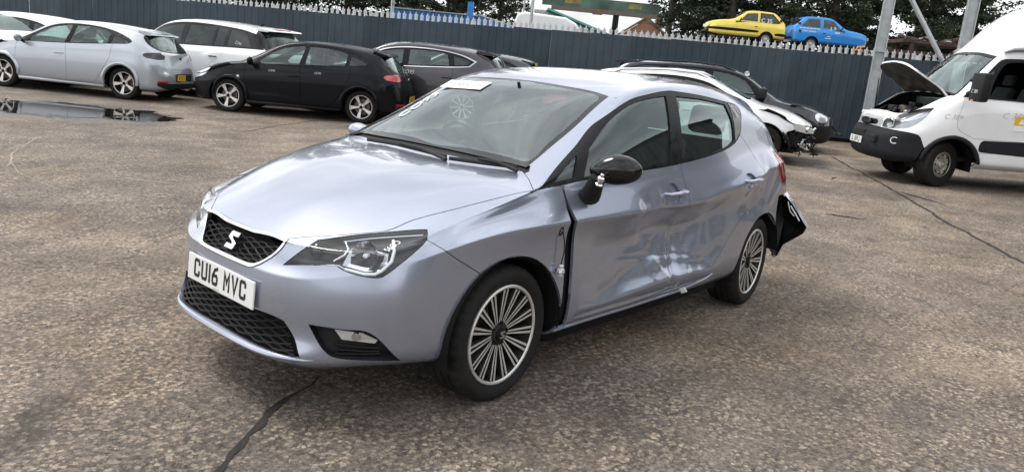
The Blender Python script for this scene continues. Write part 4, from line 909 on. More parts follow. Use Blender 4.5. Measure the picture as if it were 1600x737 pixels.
    b=MB(); b.tube([(-2.97,.74,.62),(-2.95,.70,.50),(-2.93,.72,.40)],.012,6); b.build('bumper_bracket',MT['trim_black'],car,True)
    # small clip sticking out under the doors
    b=MB(); b.box(-.004,.004,-.010,.024,-.022,.008,Matrix.Translation((-1.449,.845,.283))@Matrix.Rotation(.5,4,'X')@Matrix.Rotation(.4,4,'Y')); b.build('trim_clip',MT['paper'],car)
    # --- cabin
    d=MB(); d.prism([(-.30,.90),(-.42,.955),(-.62,.965),(-.78,.93),(-.82,.80),(-.75,.55),(-.45,.5),(-.3,.6)],-.70,.70,'y'); d.build('dashboard',MT['dash'],car,True)
    seat(car,-1.28,.36,.42); seat(car,-1.28,-.36,.42); seat(car,-2.02,0,.46,1.25,.55,.42,None,'rear_seat')
    b=MB(); n=24; R0=.185; b.add(*(lambda V,F:(V,F))([ (R0*math.cos(a)+.016*math.cos(p)*math.cos(a),R0*math.sin(a)+.016*math.cos(p)*math.sin(a),.016*math.sin(p)) for a in [2*math.pi*i/n for i in range(n)] for p in [2*math.pi*j/8 for j in range(8)]],[(i*8+j,((i+1)%n)*8+j,((i+1)%n)*8+(j+1)%8,i*8+(j+1)%8) for i in range(n) for j in range(8)]))
    b.box(-.17,.17,-.02,.02,-.01,.01); b.box(-.02,.02,-.17,.0,-.01,.01); b.lathe([(.065,-.02),(.06,.02),(0,.03)],n=20,axis='z')
    b.xf(Matrix.Translation((-.86,-.36,.90))@frame((0,0,0),(0,1,0),(.40,0,.92))); b.build('steering_wheel',MT['trim_black'],car,True)
    b=MB(); b.box(-.02,.02,-.12,.12,-.03,.03,Matrix.Translation((-.88,0,1.275)),.012); b.tube([(-.88,0,1.28),(-.86,0,1.33)],.01,6); im=b.build('rear_view_mirror',MT['trim_black'],car,True)
    b=MB(); b.box(-.003,.003,-.075,.055,-.028,.022,Matrix.Translation((-.955,.205,1.285))@Matrix.Rotation(.15,4,'X')); b.box(-.003,.003,-.10,-.03,-.05,-.02,Matrix.Translation((-.957,.205,1.285))); b.build('red_tag',MT['red_tag'],car)
    b=MB(); b.prism([(-.90,.50),(-2.75,.50),(-2.75,1.35),(-2.5,1.34),(-.90,1.34)],-.001,.001,'y') if 0 else None
    b=MB(); hv=[];
    for i in range(13):
        for j in range(9):
            x=-1.0-1.6*i/12; y=-.5+j/8; z=on((x,y,1.6),-.03).z; hv.append((x,y,z))
    b.add(hv,[(i*9+j,i*9+j+1,(i+1)*9+j+1,(i+1)*9+j) for i in range(12) for j in range(8)]); b.build('headlining',MT['headlining'],car,True)
    # --- grease pencil and papers on the glass
    def write(s,p,xdir,ydir,w,h,d=.002,name='chalk_mark'):
        n=nrm(p); x=Vector(xdir); x=(x-n*x.dot(n)).normalized(); y=n.cross(x)
        return text_obj(name,s,w,h,frame(on(p,d),x,y),MT['chalk'],car,bold=-.004,shear=.25)
    write('CO95',(-2.127,.672,1.268),(-.3,.45,-.55),None,.085,.028,.005)
    write('CO95',(.520,.655,.708),(.45,.12,-.45),None,.085,.030,.003)
    write('CO95',(-.60,-.500,1.150),(-.5,.05,.25),None,.30,.055,.003)
    n=nrm((-.83,-.36,1.285)); y=(Vector((-.5,0,.5))-n*n.dot(Vector((-.5,0,.5)))).normalized(); x=y.cross(n)
    p=on((-.815,-.36,1.28),.0); M=frame(p,x,y)
    b=MB(); b.box(-.17,.17,-.05,.05,.0015,.003); b.xf(M); sp=b.build('screen_paper',MT['paper'],car)
    text_obj('chalk_mark','05969113',.28,.055,M@Matrix.Translation((0,0,.0036)),pm('faded_ink',(.20,.21,.23),.7),sp,bold=-.01,shear=.2)
    return car
# ================================================================ the other vehicles
def gz(x,y=0.0):
    """the yard rises gently towards its far right corner"""
    t=-x-5.5; return .028*.5*(t+math.sqrt(t*t+1.5))
def gslope(x):
    t=-x-5.5; return -.028*.5*(1+t/math.sqrt(t*t+1.5))
def set_down(o,x,y,h,dz=0.0):
    n=Vector((-gslope(x),0,1)).normalized(); f=Vector((math.cos(h),math.sin(h),0)); f=(f-n*f.dot(n)).normalized(); l=n.cross(f)
    M=Matrix(((f.x,l.x,n.x,x),(f.y,l.y,n.y,y),(f.z,l.z,n.z,gz(x)+dz),(0,0,0,1)))
    o.location=M.to_translation(); o.rotation_euler=M.to_euler(); return o
def gen_cage(st, front, rear, low=(.34,.23,.19), tumble=.012, crz=.13, squeeze=(.05,.18)):
    """st rows: (x centre, z centre, x edge, y edge, z edge, z belt, y belt, y middle[, crease z])"""
    T=[];S=[]
    for r in st:
        xc,zc,xe,ye,ze,zb,yb,ym=r[:8]; cz=r[8] if len(r)>8 else zb-crz
        T.append([(xc,0,zc),(xc+(xe-xc)*.22,ye*.52,zc+(ze-zc)*.12),(xc+(xe-xc)*.62,ye*.84,zc+(ze-zc)*.5),(xe,ye,ze)])
        yc=yb+(ym-yb)*.72
        S.append([(xe,(ye+yb)/2+tumble*min(1,(ze-zb)*4),(ze+zb)/2),(xe,yb,zb),(xe,yc,cz),(xe,ym,(cz+low[0])/2+.06),(xe,ym-.004,low[0]),(xe,ym-squeeze[0],low[1]),(xe,ym-squeeze[1],low[2])])
    def end(f,Trow,Srow,sg):
        out=[]; xt,yt=Srow[3][0],Srow[3][1]
        for fr,dx in ((0,0),(.36,.06),(.74,.36)):
            out.append([(f[j][0]+(Srow[j][0]-f[j][0])*dx,Srow[j][1]*fr,f[j][1]+(Srow[j][2]-f[j][1])*fr) for j in range(7)])
        return out
    for j in range(7):
        for (row,dx) in ((S[0],front[1] if len(front)==2 else None),(S[-1],None)):
            pass
    return T,S,end(front,T[0],S[0],1),end(rear,T[-1],S[-1],-1)

def car(spec):
    """build a parked car from its specification; every panel, pane and lamp is a part"""
    c=thing(spec['name'],spec['label'],spec['cat'],group=spec.get('group'))
    B=Body(*gen_cage(spec['st'],spec['front'],spec['rear'],**spec.get('cage',{})),level=3,creases=spec.get('creases',[('row',3,(1,len(spec['st'])-2),.4),('row',0,(4,len(spec['st'])-3),.4)]))
    sp=lambda p,s=.05: spl([tuple(q) for q in p],step=s)
    circ=lambda x,z,r,n=44:[(x+r*math.cos(2*math.pi*i/n),z+r*math.sin(2*math.pi*i/n)) for i in range(n)]
    wb=spec['wb']; R=spec['R']; ar=spec.get('arch',R+.05); P=spec['paint']
    for x in spec.get('arches',(0,-wb)):
        B.cut('side',[('arch',circ(x,R+.005,ar)),('arch',[(x-ar*.93,R),(x-ar*.9,.05),(x+ar*.9,.05),(x+ar*.93,R)])],thr=-.3,zone=lambda q:q[:,1]>.4)
    names={}
    for view,thr,lst in spec['cuts']:
        polys=[]
        for k,(nm,pts,mat,opt) in enumerate(lst):
            key='%s#%d#%s'%(nm,k,view); names[key]=(nm,mat,opt); polys.append((key,sp(pts)))
        B.cut(view,polys,thr=thr,zone=spec.get('zone',{}).get(view))
    V=None
    if spec.get('damage'):
        D=B.V.copy(); D=spec['damage'](D); B.V=D; B.N=B.vnormals(D)
    v1,f1,n1=B.panel('body','B',gap=.002); mk('body_shell',v1,f1,P,c,n1)
    inner=['body']
    for key,(nm,mat,opt) in names.items():
        if not (B.P==key).any(): print('empty',spec['name'],key); continue
        gl=opt.get('glass',False); both=opt.get('both',False)
        if not gl and not opt.get('open'): inner.append(key)
        if opt.get('skip'): continue
        for s in (['B'] if both else ['L','R']):
            v,f,n=B.panel(key,s,gap=0 if gl else opt.get('gap',.003),flange=not gl,depth=.02,off=opt.get('off',-.006 if gl else 0)); mk(nm,v,f,mat,c,n)
    v,f,n=B.panel(inner,'B',B.V-B.soft(B.N,5)*.035,gap=0,flange=False); mk('inner_shell',v,f,MT['under'],c)
    # wheel housings, floor
    yw=spec['track']
    for x in spec.get('arches',(0,-wb)):
        for sg in (1,-1):
            b=MB(); n=20; vs=[]; r=ar+.004
            for i in range(n+1):
                a=-.2+(math.pi+.4)*i/n; vs+=[(x+r*math.cos(a),sg*(yw+.01),R+r*math.sin(a)),(x+r*math.cos(a),sg*(yw-.32),R+r*math.sin(a))]
            fs=[(2*i,2*i+1,2*i+3,2*i+2) for i in range(n)]; vs.append((x,sg*(yw-.32),R)); fs+=[(2*i+1,2*i+3,len(vs)-1) for i in range(n)]
            b.add(vs,fs); b.build('wheel_arch_liner',MT['under'],c,True)
    b=MB(); b.box(-wb-.55,.55,-yw+.12,yw-.12,spec.get('floor',.2),spec.get('floor',.2)+.08,None,.02); b.build('underfloor',MT['under'],c)
    w=make_wheel(c,R,spec['rim'],spec.get('tw',.2),spec['wheel'],spec.get('face'),spec.get('dark'),48,False)
    ws=spec.get('wheels',[(0,1),(0,-1),(-wb,1),(-wb,-1)])
    for x,sg in ws: put_wheel(c,w,x,sg*yw,R,sg>0,spec.get('steer',0) if x==0 else 0)
    # cabin
    sx,sz=spec['seat']
    for sg in (1,-1): seat(c,sx,sg*.37,sz,.46,.60,.3,spec.get('seatmat'))
    seat(c,sx-.82,0,sz+.03,1.2,.56,.35,spec.get('seatmat'),'rear_seat')
    d=MB(); dx,dz=spec['dash']; d.prism([(dx,dz),(dx-.45,dz+.01),(dx-.5,dz-.3),(dx,dz-.3)],-.66,.66,'y'); d.build('dashboard',MT['dash'],c)
    bl=BVHTree.FromPolygons([Vector(v) for v in B.V],[tuple(int(i) for i in f) for f in B.F])
    def on(p,d=0.0):
        q=Vector((p[0],abs(p[1]),p[2])); s=1 if p[1]>=0 else -1; l,n,_,_=bl.find_nearest(q)
        if n.dot(q-Vector((-wb/2,0,.6)))<0: n=-n
        r=l+n*d; return Vector((r.x,r.y*s,r.z)),Vector((n.x,n.y*s,n.z))
    for sg in (1,-1):
        for (x,z,L) in spec.get('handles',[]):
            p0=on((x,2,z))[0]; p1=on((x-L,2,z+.005))[0]; o=Vector((0,.028,0)); b=MB()
            pts=[p0,p0.lerp(p1,.1)+o,p0.lerp(p1,.9)+o,p1]; pts=[Vector((q.x,q.y*sg,q.z)) for q in pts]
            b.tube(pts,[.012,.015,.015,.012],8,flat=.8); b.build('door_handle',spec.get('handle_mat',P),c,True)
        if spec.get('box_mirror'):
            mx,my,mz=spec['mirror']; ms=spec['mirror_size']; b=MB(); b.box(-ms[0],ms[0],-ms[1],ms[1],-ms[2],ms[2],Matrix.Translation((mx,(my+.1)*sg,mz))@Matrix.Rotation(.15*sg,4,'Z'),.035); o=b.build('door_mirror',spec['mirror_mat'],c,True)
            b=MB(); b.tube([(mx+.04,(my-.12)*sg,mz-.12),(mx,(my+.02)*sg,mz-.06)],.05,8); b.tube([(mx+.04,(my-.12)*sg,mz+.10),(mx,(my+.02)*sg,mz+.06)],.03,8); b.build('mirror_stalk',MT['trim_black'],o,True)
        elif 'mirror' in spec:
            mx,my,mz=spec['mirror']; bm=bmesh.new(); bmesh.ops.create_uvsphere(bm,u_segments=18,v_segments=12,radius=1); ms=spec.get('mirror_size',(.06,.11,.075))
            for v in bm.verts:
                q=v.co; fx=q.x*(1 if q.x>0 else .5); v.co=Vector((mx+fx*ms[0],(my+.08+q.y*ms[1])*sg,mz+(q.z+.15*q.y)*ms[2]*(1-.2*max(0,-q.y))))
            if sg<0: bmesh.ops.reverse_faces(bm,faces=bm.faces)
            me=bpy.data.meshes.new('door_mirror'); bm.to_mesh(me); bm.free(); me.materials.append(spec.get('mirror_mat',P)); me.polygons.foreach_set('use_smooth',[True]*len(me.polygons)); o=link(bpy.data.objects.new('door_mirror',me),c)
            b=MB(); b.tube([(mx,(my-.06)*sg,mz-.07),(mx,(my+.04)*sg,mz-.03)],.025,8); b.build('mirror_stalk',MT['trim_black'],o,True)
    return c,B,on

R_=math.radians
def leon(paint_,name,label,tail,plate,group):
    st=[(.82,.70,.56,.62,.72, .70,.64,.66),(.52,.845,.28,.72,.82,.80,.73,.79),(.12,.945,.02,.745,.905,.885,.765,.83),(-.16,1.0,-.24,.735,.955,.93,.785,.85),
        (-.62,1.235,-.68,.675,1.165,.965,.80,.86),(-1.02,1.395,-1.06,.62,1.345,.98,.81,.868),(-1.5,1.452,-1.5,.60,1.402,1.005,.81,.872),(-2.05,1.445,-2.05,.59,1.385,1.045,.80,.876),
        (-2.55,1.402,-2.52,.575,1.325,1.085,.775,.880),(-2.90,1.345,-2.82,.555,1.245,1.075,.735,.868),(-3.10,1.165,-3.00,.585,1.10,1.02,.70,.835),(-3.24,.985,-3.14,.62,.965,.93,.665,.76)]
    front=[(.85,.66),(.87,.62),(.885,.57),(.895,.48),(.89,.36),(.87,.24),(.80,.2)]
    rear=[(-3.28,.93),(-3.30,.88),(-3.33,.80),(-3.38,.62),(-3.40,.42),(-3.35,.30),(-3.2,.26)]
    P=paint_; G={'glass':True}
    dlo=[(-.30,.945,'k'),(-.70,1.150),(-1.02,1.300),(-1.35,1.362),(-1.75,1.372),(-2.15,1.335),(-2.50,1.245),(-2.72,1.135),(-2.66,1.085),(-2.40,1.060),(-1.9,1.018),(-1.4,.985),(-.8,.958)]
    wf=[(-.62,1.02),(-.80,1.165),(-1.05,1.285),(-1.32,1.335),(-1.44,1.342),(-1.37,.998,'k'),(-1.0,.98),(-.66,.968)]
    wr=[(-1.53,1.345,'k'),(-1.80,1.348),(-2.10,1.318),(-2.27,1.275,'k'),(-2.25,1.06,'k'),(-1.85,1.03),(-1.48,1.005,'k')]
    wq=[(-2.34,1.235,'k'),(-2.50,1.19),(-2.66,1.115),(-2.60,1.09),(-2.33,1.068,'k')]
    fd=[(-.34,.935,'k'),(-.345,.80),(-.33,.60),(-.345,.26,'k'),(-1.42,.26,'k'),(-1.43,.6),(-1.40,1.0,'k')]
    rd=[(-1.42,.26,'k'),(-2.02,.28,'k'),(-2.13,.45),(-2.23,.62),(-2.34,.80),(-2.37,1.06,'k'),(-1.40,1.0,'k'),(-1.43,.6)]
    B_={'both':True}
    spec=dict(name=name,label=label,cat='car',group=group,st=st,front=front,rear=rear,wb=2.578,R=.316,arch=.365,track=.795,rim=.222,wheel='five',paint=P,
      cuts=[('top',.25,[('windscreen',[(-.30,-.05,'k'),(-.31,.3),(-.36,.60),(-.70,.59),(-1.0,.545),(-.985,.3),(-.985,-.05,'k')],MT['glass'],dict(B_,glass=True)),
                        ('bonnet',[(.84,-.05,'k'),(.80,.30),(.62,.52),(.30,.635),(-.10,.70),(-.26,.66),(-.25,.3),(-.24,-.05,'k')],P,B_)]),
            ('side',.05,[('front_window',wf,MT['glass'],G),('rear_window',wr,MT['glass'],G),('corner_window',wq,MT['privacy'],G),('window_surround',dlo,MT['trim_black'],{'off':-.001})]),
            ('rear',.12,[('rear_screen',[(-.05,1.285,'k'),(.30,1.275),(.47,1.235),(.545,1.12),(.50,1.035),(.30,1.0),(-.05,.985,'k')],MT['glass'],dict(B_,glass=True)),
                         ('screen_border',[(-.05,1.33,'k'),(.36,1.31),(.53,1.25),(.60,1.10),(.54,1.01),(.30,.972),(-.05,.96,'k')],MT['gloss_black'],dict(B_,off=-.001)),
                         ('tail_light',[(.47,.905),(.62,.945),(.74,.945),(.80,.90),(.78,.85),(.60,.828),(.50,.85)],tail,{'off':.003}),
                         ('tailgate',[(-.05,.99,'k'),(.30,.99),(.52,.97),(.50,.87),(.46,.70),(.40,.655),(-.05,.645,'k')],P,B_),
                         ('bumper_trim',[(-.05,.375,'k'),(.50,.37),(.66,.40),(.68,.33),(.5,.26),(-.05,.24,'k')],MT['black_plastic'],B_)]),
            ('side',-.05,[('tail_light',[(-3.02,.915,'k'),(-3.12,.955),(-3.4,.95),(-3.4,.85),(-3.14,.852)],tail,{'off':.003}),('front_door',fd,P,{}),('rear_door',rd,P,{}),('head_light',[(.40,.80),(.66,.72),(.95,.62),(.95,.56),(.60,.62),(.44,.71)],MT['clear_lamp'],{'off':.002})])],
      zone={'rear':lambda q:q[:,0]<-2.5},
      handles=[(-1.17,.885,.19)],mirror=(-.50,.87,1.0),seat=(-1.20,.42),dash=(-.38,.96),floor=.2,handle_mat=P)
    c,B,on=car(spec)
    # flared arch lips, sill, spoiler, badges, plate
    for x in (0,-2.578):
        for sg in (1,-1):
            b=MB(); pts=[]
            for i in range(25):
                a=-.18+(math.pi+.36)*i/24; p,n=on((x+.388*math.cos(a),1.2,.321+.388*math.sin(a)),.004); pts.append((p.x,p.y*sg,p.z))
            b.tube(pts,.034,8,flat=1.0); b.build('wheel_arch_lip',P,c,True)
    for sg in (1,-1):
        b=MB(); b.box(-2.2,-.38,sg*.80-.05,sg*.80+.05,.20,.265,None,.02); b.build('sill',P,c,True)
    b=MB(); b.prism([(-2.70,1.37),(-2.98,1.302),(-3.0,1.285),(-2.97,1.272),(-2.78,1.28)],-.50,.50,'y'); b.build('roof_spoiler',P,c,True)
    b=MB(); b.tube([(-3.13,-.05,1.0),(-3.19,.05,1.02),(-3.185,.28,1.03)],[.022,.012,.006],8); b.build('rear_wiper',MT['trim_black'],c,True)
    b=MB(); b.tube([(-2.62,0,1.40),(-2.70,0,1.47)],.006,6); b.build('aerial',MT['trim_black'],c)
    p,n=on((-3.35,0,.86),.006); s_mark(c,frame(p,(0,-1,0),(-.2,0,1)),.06,'emblem',MT['trim_black'] if tail is MT['smoke_lens'] else MT['satin_chrome'])
    pz=.50; p,n=on((-3.6,0,pz),.008)
    b=MB(); b.box(-.26,.26,-.056,.056,-.004,.004); M=frame(p,(0,-1,0),(-.08,0,1)); b.xf(M); q=b.build('number_plate',MT['yellow_plate'],c)
    plate_text(plate,.079,.050,.011,.0145,.033,M@Matrix.Translation((-.11 if len(plate)<5 else 0,0,0)),MT['plate_black'],q)
    b=MB(); b.box(-.28,.28,-.075,.075,-.02,-.003); b.xf(M); b.build('plate_recess',MT['trim_black'],c)
    for sg in (1,-1):
        p,n=on((-3.3,.60*sg,.40),.004); b=MB(); b.box(-.11,.11,-.014,.014,-.004,.004); b.xf(frame(p,n.cross(Vector((0,0,1)))*-1,(0,0,1))); b.build('rear_reflector',MT['red_lens'],c)
    return c,B,on
def leons():
    P1=paint('silver_paint',(.40,.43,.475),.6,.28,.12); P2=paint('black_paint',(.0022,.0027,.0052),.0,.40,.0,spec=.08,flake=False,coat=.3)
    def place(c,rx,ry,h,wb=2.578,tr=.795):
        h=R_(h); f=Vector((math.cos(h),math.sin(h))); l=Vector((-f.y,f.x)); q=Vector((rx,ry))-l*tr+f*wb; set_down(c,q.x,q.y,h)
    c,B,on=leon(P1,'hatchback_car','silver five-door hatchback with smoked tail lights and yellow rear plate, parked beside the puddle','rear' and MT['smoke_lens'],'KV57','hatchbacks parked along the fence')
    b=MB(); b.box(-.11,.115,-.056,.056,.005,.007); p,n=on((-3.6,0,.5),.008); b.xf(frame(p,(0,-1,0),(-.08,0,1))@Matrix.Translation((.14,0,0))); b.build('plate_tape',MT['plate_black'],c)
    place(c,-4.10,-13.10,-55)
    c,B,on=leon(P2,'hatchback_car','black five-door hatchback with red tail lights and dark glass, parked ahead of the silver one',MT['red_lens'],'LS08 FYK','hatchbacks parked along the fence')
    n=0
    for x,t in ((-.86,'CO95'),(-1.75,'CO95')):
        p,n=on((x,1.2,.935),.003); text_obj('chalk_mark',t,.13,.035,frame(p,(-1,0,0),(0,-.1,1)),MT['chalk'],c,bold=-.01,shear=.3)
    p,n=on((-.2,1.2,.72),.004); b=MB(); b.lathe([(.028,-.004),(.026,.004),(0,.007)],n=14,axis='z'); b.xf(frame(p,(-1,0,0),(0,0,1))); b.build('side_repeater',MT['clear_lamp'],c,True)
    place(c,-6.80,-9.05,-51.6)
SUV_ST=[(.84,.88,.58,.68,.92,.86,.72,.80),(.52,1.03,.30,.78,1.01,.97,.80,.89),(.10,1.10,.0,.81,1.065,1.03,.84,.93),(-.28,1.16,-.36,.80,1.11,1.075,.865,.945),
    (-.72,1.42,-.78,.735,1.36,1.095,.88,.955),(-1.12,1.62,-1.17,.68,1.565,1.11,.89,.96),(-1.7,1.71,-1.7,.665,1.655,1.125,.895,.965),(-2.4,1.725,-2.4,.66,1.665,1.14,.895,.965),
    (-3.0,1.70,-3.0,.65,1.635,1.155,.885,.965),(-3.55,1.655,-3.50,.63,1.57,1.16,.86,.95),(-3.80,1.42,-3.74,.66,1.36,1.15,.83,.92),(-3.93,1.15,-3.86,.70,1.12,1.07,.78,.86)]
SUV_F=[(.88,.80),(.90,.75),(.91,.70),(.92,.58),(.91,.45),(.89,.32),(.80,.25)]
SUV_R=[(-3.97,1.05),(-3.99,1.0),(-4.0,.92),(-4.03,.70),(-4.02,.5),(-3.97,.36),(-3.85,.3)]
def scale_st(st,fx,rx,y,z,dz=0):
    g=lambda x: x*fx if x>0 else x*rx
    return [(g(r[0]),r[1]*z+dz,g(r[2]),r[3]*y,r[4]*z+dz,r[5]*z+dz,r[6]*y,r[7]*y) for r in st]
def scale_end(e,fx,rx,z,dz=0): return [((x*fx if x>0 else x*rx),q*z+dz) for x,q in e]
def pane_set(P,frame_mat,glass_mat,dlo,panes,off=-.001):
    return ('side',.05,[('side_window',p,glass_mat,{'glass':True}) for p in panes]+[('window_surround',dlo,frame_mat,{'off':off})])
def more_cars():
    Bt={'both':True}
    # ---- white luxury off-roader, black pillars and tailgate glass
    P=paint('white_paint',(.82,.83,.83),.0,.45,.10,flake=False)
    z=1.0
    st=[(r[0],r[1]-max(0,-r[0]-1.7)*.030*(1 if r[1]>1.3 else 0),r[2],r[3],r[4]-max(0,-r[2]-1.7)*.030*(1 if r[4]>1.3 else 0))+tuple(r[5:]) for r in scale_st(SUV_ST,1,1.02,1.02,z)]
    dlo=[(-.55,1.145,'k'),(-.95,1.45),(-1.2,1.555),(-1.7,1.620),(-2.4,1.615),(-3.2,1.555),(-3.62,1.47,'k'),(-3.86,1.165,'k'),(-3.2,1.160),(-2.2,1.140),(-1.2,1.125)]
    panes=[[(-.78,1.165,'k'),(-1.0,1.40),(-1.27,1.52),(-1.68,1.578,'k'),(-1.68,1.165,'k')],[(-1.84,1.582,'k'),(-2.55,1.572,'k'),(-2.55,1.175,'k'),(-1.80,1.17,'k')],[(-2.62,1.568,'k'),(-2.86,1.555,'k'),(-2.86,1.185,'k'),(-2.62,1.178,'k')],[(-2.95,1.548,'k'),(-3.30,1.50),(-3.56,1.205,'k'),(-2.95,1.188,'k')]]
    spec=dict(name='offroad_car',label='white off-roader with black pillars, tinted windows and red roof brake light',cat='car',st=st,front=scale_end(SUV_F,1,1.02,z),rear=scale_end(SUV_R,1,1.02,z),wb=2.92,R=.385,arch=.43,track=.84,rim=.27,wheel='ten',paint=P,
      cuts=[('top',.22,[('windscreen',[(-.40,-.05,'k'),(-.42,.4),(-.50,.70),(-1.10,.62),(-1.10,-.05,'k')],MT['glass'],dict(Bt,glass=True)),('bonnet',[(.80,-.05,'k'),(.75,.35),(.55,.60),(-.30,.74),(-.33,-.05,'k')],P,Bt)]),
        pane_set(P,MT['gloss_black'],MT['privacy'],dlo,panes),
        ('rear',.1,[('rear_screen',[(-.05,1.53,'k'),(.50,1.51),(.62,1.26,'k'),(.58,1.15,'k'),(-.05,1.15,'k')],MT['privacy'],dict(Bt,glass=True)),('screen_border',[(-.05,1.59,'k'),(.58,1.56),(.78,1.24),(.74,1.10,'k'),(-.05,1.10,'k')],MT['gloss_black'],dict(Bt,off=-.001)),('tail_light',[(.66,1.00),(.95,1.02),(.95,.86),(.70,.84)],MT['smoke_lens'],{})]),
        ('side',-.05,[('front_door',[(-.52,1.15,'k'),(-.50,.5),(-.55,.36,'k'),(-1.74,.36,'k'),(-1.74,1.16,'k')],P,{}),('rear_door',[(-1.74,.36,'k'),(-2.36,.36,'k'),(-2.55,.75),(-2.88,1.0),(-2.90,1.18,'k'),(-1.74,1.16,'k')],P,{}),('lower_cladding',[(.9,.40),(.9,.2),(-4.1,.2),(-4.1,.40)],MT['black_plastic'],{})])],
      zone={'rear':lambda q:q[:,0]<-2.8},handles=[(-1.48,1.02,.2),(-2.55,1.03,.2)],handle_mat=MT['trim_black'],mirror=(-.70,.95,1.18),mirror_mat=MT['gloss_black'],mirror_size=(.08,.12,.10),seat=(-1.55,.72),dash=(-.5,1.08),floor=.3)
    c,B,on=car(spec)
    b=MB(); b.prism([(-3.30,1.64),(-3.80,1.588),(-3.83,1.565),(-3.78,1.545),(-3.40,1.56)],-.58,.58,'y'); b.build('roof_spoiler',P,c,True)
    b=MB(); b.box(-3.76,-3.66,-.26,.26,1.585,1.612); b.build('brake_light',MT['red_lens'],c)
    b=MB(); b.tube([(-3.15,0,1.66),(-3.24,0,1.71),(-3.32,0,1.68)],[.035,.03,.01],8); b.build('aerial',MT['trim_black'],c,True)
    for x,t in ((-3.25,'CO94'),):
        p,n=on((x,1.2,1.44),.004); text_obj('chalk_mark',t,.16,.07,frame(p,(-1,0,-.25),(0,-.1,1)),MT['chalk'],c,bold=-.01,shear=.3)
    set_down(c,RRS[0],RRS[1],R_(-69))
    # ---- grey crossover with bright window trim
    P=paint('gunmetal_paint',(.030,.028,.034),.5,.34,.05)
    L0=[(.82,.70,.56,.62,.72, .70,.64,.66),(.52,.845,.28,.72,.82,.80,.73,.79),(.12,.945,.02,.745,.905,.885,.765,.83),(-.16,1.0,-.24,.735,.955,.93,.785,.85),
        (-.62,1.235,-.68,.675,1.165,.965,.80,.86),(-1.02,1.395,-1.06,.62,1.345,.98,.81,.868),(-1.5,1.452,-1.5,.60,1.402,1.005,.81,.872),(-2.05,1.445,-2.05,.59,1.385,1.03,.80,.876),
        (-2.55,1.410,-2.52,.575,1.335,1.055,.775,.880),(-3.00,1.33,-2.94,.555,1.245,1.065,.735,.868),(-3.20,1.165,-3.10,.585,1.10,1.02,.70,.835),(-3.30,1.0,-3.2,.62,.965,.93,.665,.76)]
    LF=[(.85,.66),(.87,.62),(.885,.57),(.895,.48),(.89,.36),(.87,.24),(.80,.2)]; LR=[(-3.33,.93),(-3.35,.88),(-3.38,.80),(-3.42,.62),(-3.43,.42),(-3.38,.30),(-3.2,.26)]
    zz=1.10; xx=1.12
    q=lambda pts: [((p[0]*xx if p[0]<0 else p[0]),p[1]*zz)+tuple(p[2:]) for p in pts]
    dlo=q([(-.36,.955,'k'),(-.72,1.150),(-1.02,1.285),(-1.35,1.345),(-1.75,1.358),(-2.15,1.335),(-2.50,1.275),(-2.78,1.175,'k'),(-2.66,1.065,'k'),(-2.40,1.040),(-1.9,1.010),(-1.4,.988),(-.8,.968)])
    dl2=q([(-.42,.975,'k'),(-.73,1.135),(-1.03,1.265),(-1.35,1.325),(-1.75,1.338),(-2.13,1.317),(-2.48,1.257),(-2.73,1.165,'k'),(-2.64,1.083,'k'),(-2.40,1.058),(-1.9,1.028),(-1.4,1.006),(-.8,.986)])
    panes=[q(p) for p in ([(-.66,1.0,'k'),(-.86,1.17),(-1.10,1.26),(-1.40,1.305,'k'),(-1.40,1.022,'k')],[(-1.52,1.312,'k'),(-2.05,1.305),(-2.22,1.275,'k'),(-2.28,1.07,'k'),(-1.52,1.03,'k')],[(-2.34,1.25,'k'),(-2.52,1.215),(-2.66,1.16),(-2.60,1.105,'k'),(-2.38,1.085,'k')])]
    spec=dict(name='crossover_car',label='dark grey crossover with bright metal window trim and roof spoiler, beyond the black hatchback',cat='car',st=scale_st(L0,1,xx,1.06,zz),front=scale_end(LF,1,xx,zz),rear=scale_end(LR,1,xx,zz),wb=2.87,R=.37,arch=.42,track=.85,rim=.25,wheel='ten',paint=P,
      cuts=[('top',.22,[('windscreen',[(-.32,-.05,'k'),(-.36,.55),(-.72,.60),(-1.10,.55),(-1.10,-.05,'k')],MT['glass'],dict(Bt,glass=True)),('bonnet',[(.80,-.05,'k'),(.6,.5),(.2,.66),(-.22,.68),(-.25,-.05,'k')],P,Bt)]),
        ('side',.05,[('side_window',p,MT['privacy'] if k==2 else MT['glass'],{'glass':True}) for k,p in enumerate(panes)]+[('window_surround',dl2,MT['trim_black'],{'off':-.002}),('window_trim',dlo,MT['chrome'],{'off':.004})]),
        ('rear',.1,[('rear_screen',[(-.05,1.45,'k'),(.50,1.42),(.58,1.18,'k'),(-.05,1.14,'k')],MT['glass'],dict(Bt,glass=True)),('screen_border',[(-.05,1.52,'k'),(.56,1.46),(.66,1.15,'k'),(-.05,1.10,'k')],MT['gloss_black'],dict(Bt,off=-.001)),('tail_light',[(.5,1.06),(.92,1.08),(.92,.95),(.5,.97)],MT['red_lens'],{})]),
        ('side',-.05,[('front_door',q([(-.36,.94,'k'),(-.36,.30,'k'),(-1.45,.30,'k'),(-1.46,.99,'k')]),P,{}),('rear_door',q([(-1.45,.30,'k'),(-2.05,.32,'k'),(-2.2,.6),(-2.36,.85),(-2.36,1.04,'k'),(-1.46,.99,'k')]),P,{}),('tail_light',[(-3.4,1.07),(-3.9,1.10),(-3.9,.97),(-3.45,.98)],MT['red_lens'],{})])],
      zone={'rear':lambda v:v[:,0]<-2.8},handles=[(-1.33,1.02,.22),(-2.42,1.05,.22)],handle_mat=MT['gloss_black'],mirror=(-.62,.95,1.13),seat=(-1.42,.62),dash=(-.45,1.05),floor=.25)
    c,B,on=car(spec)
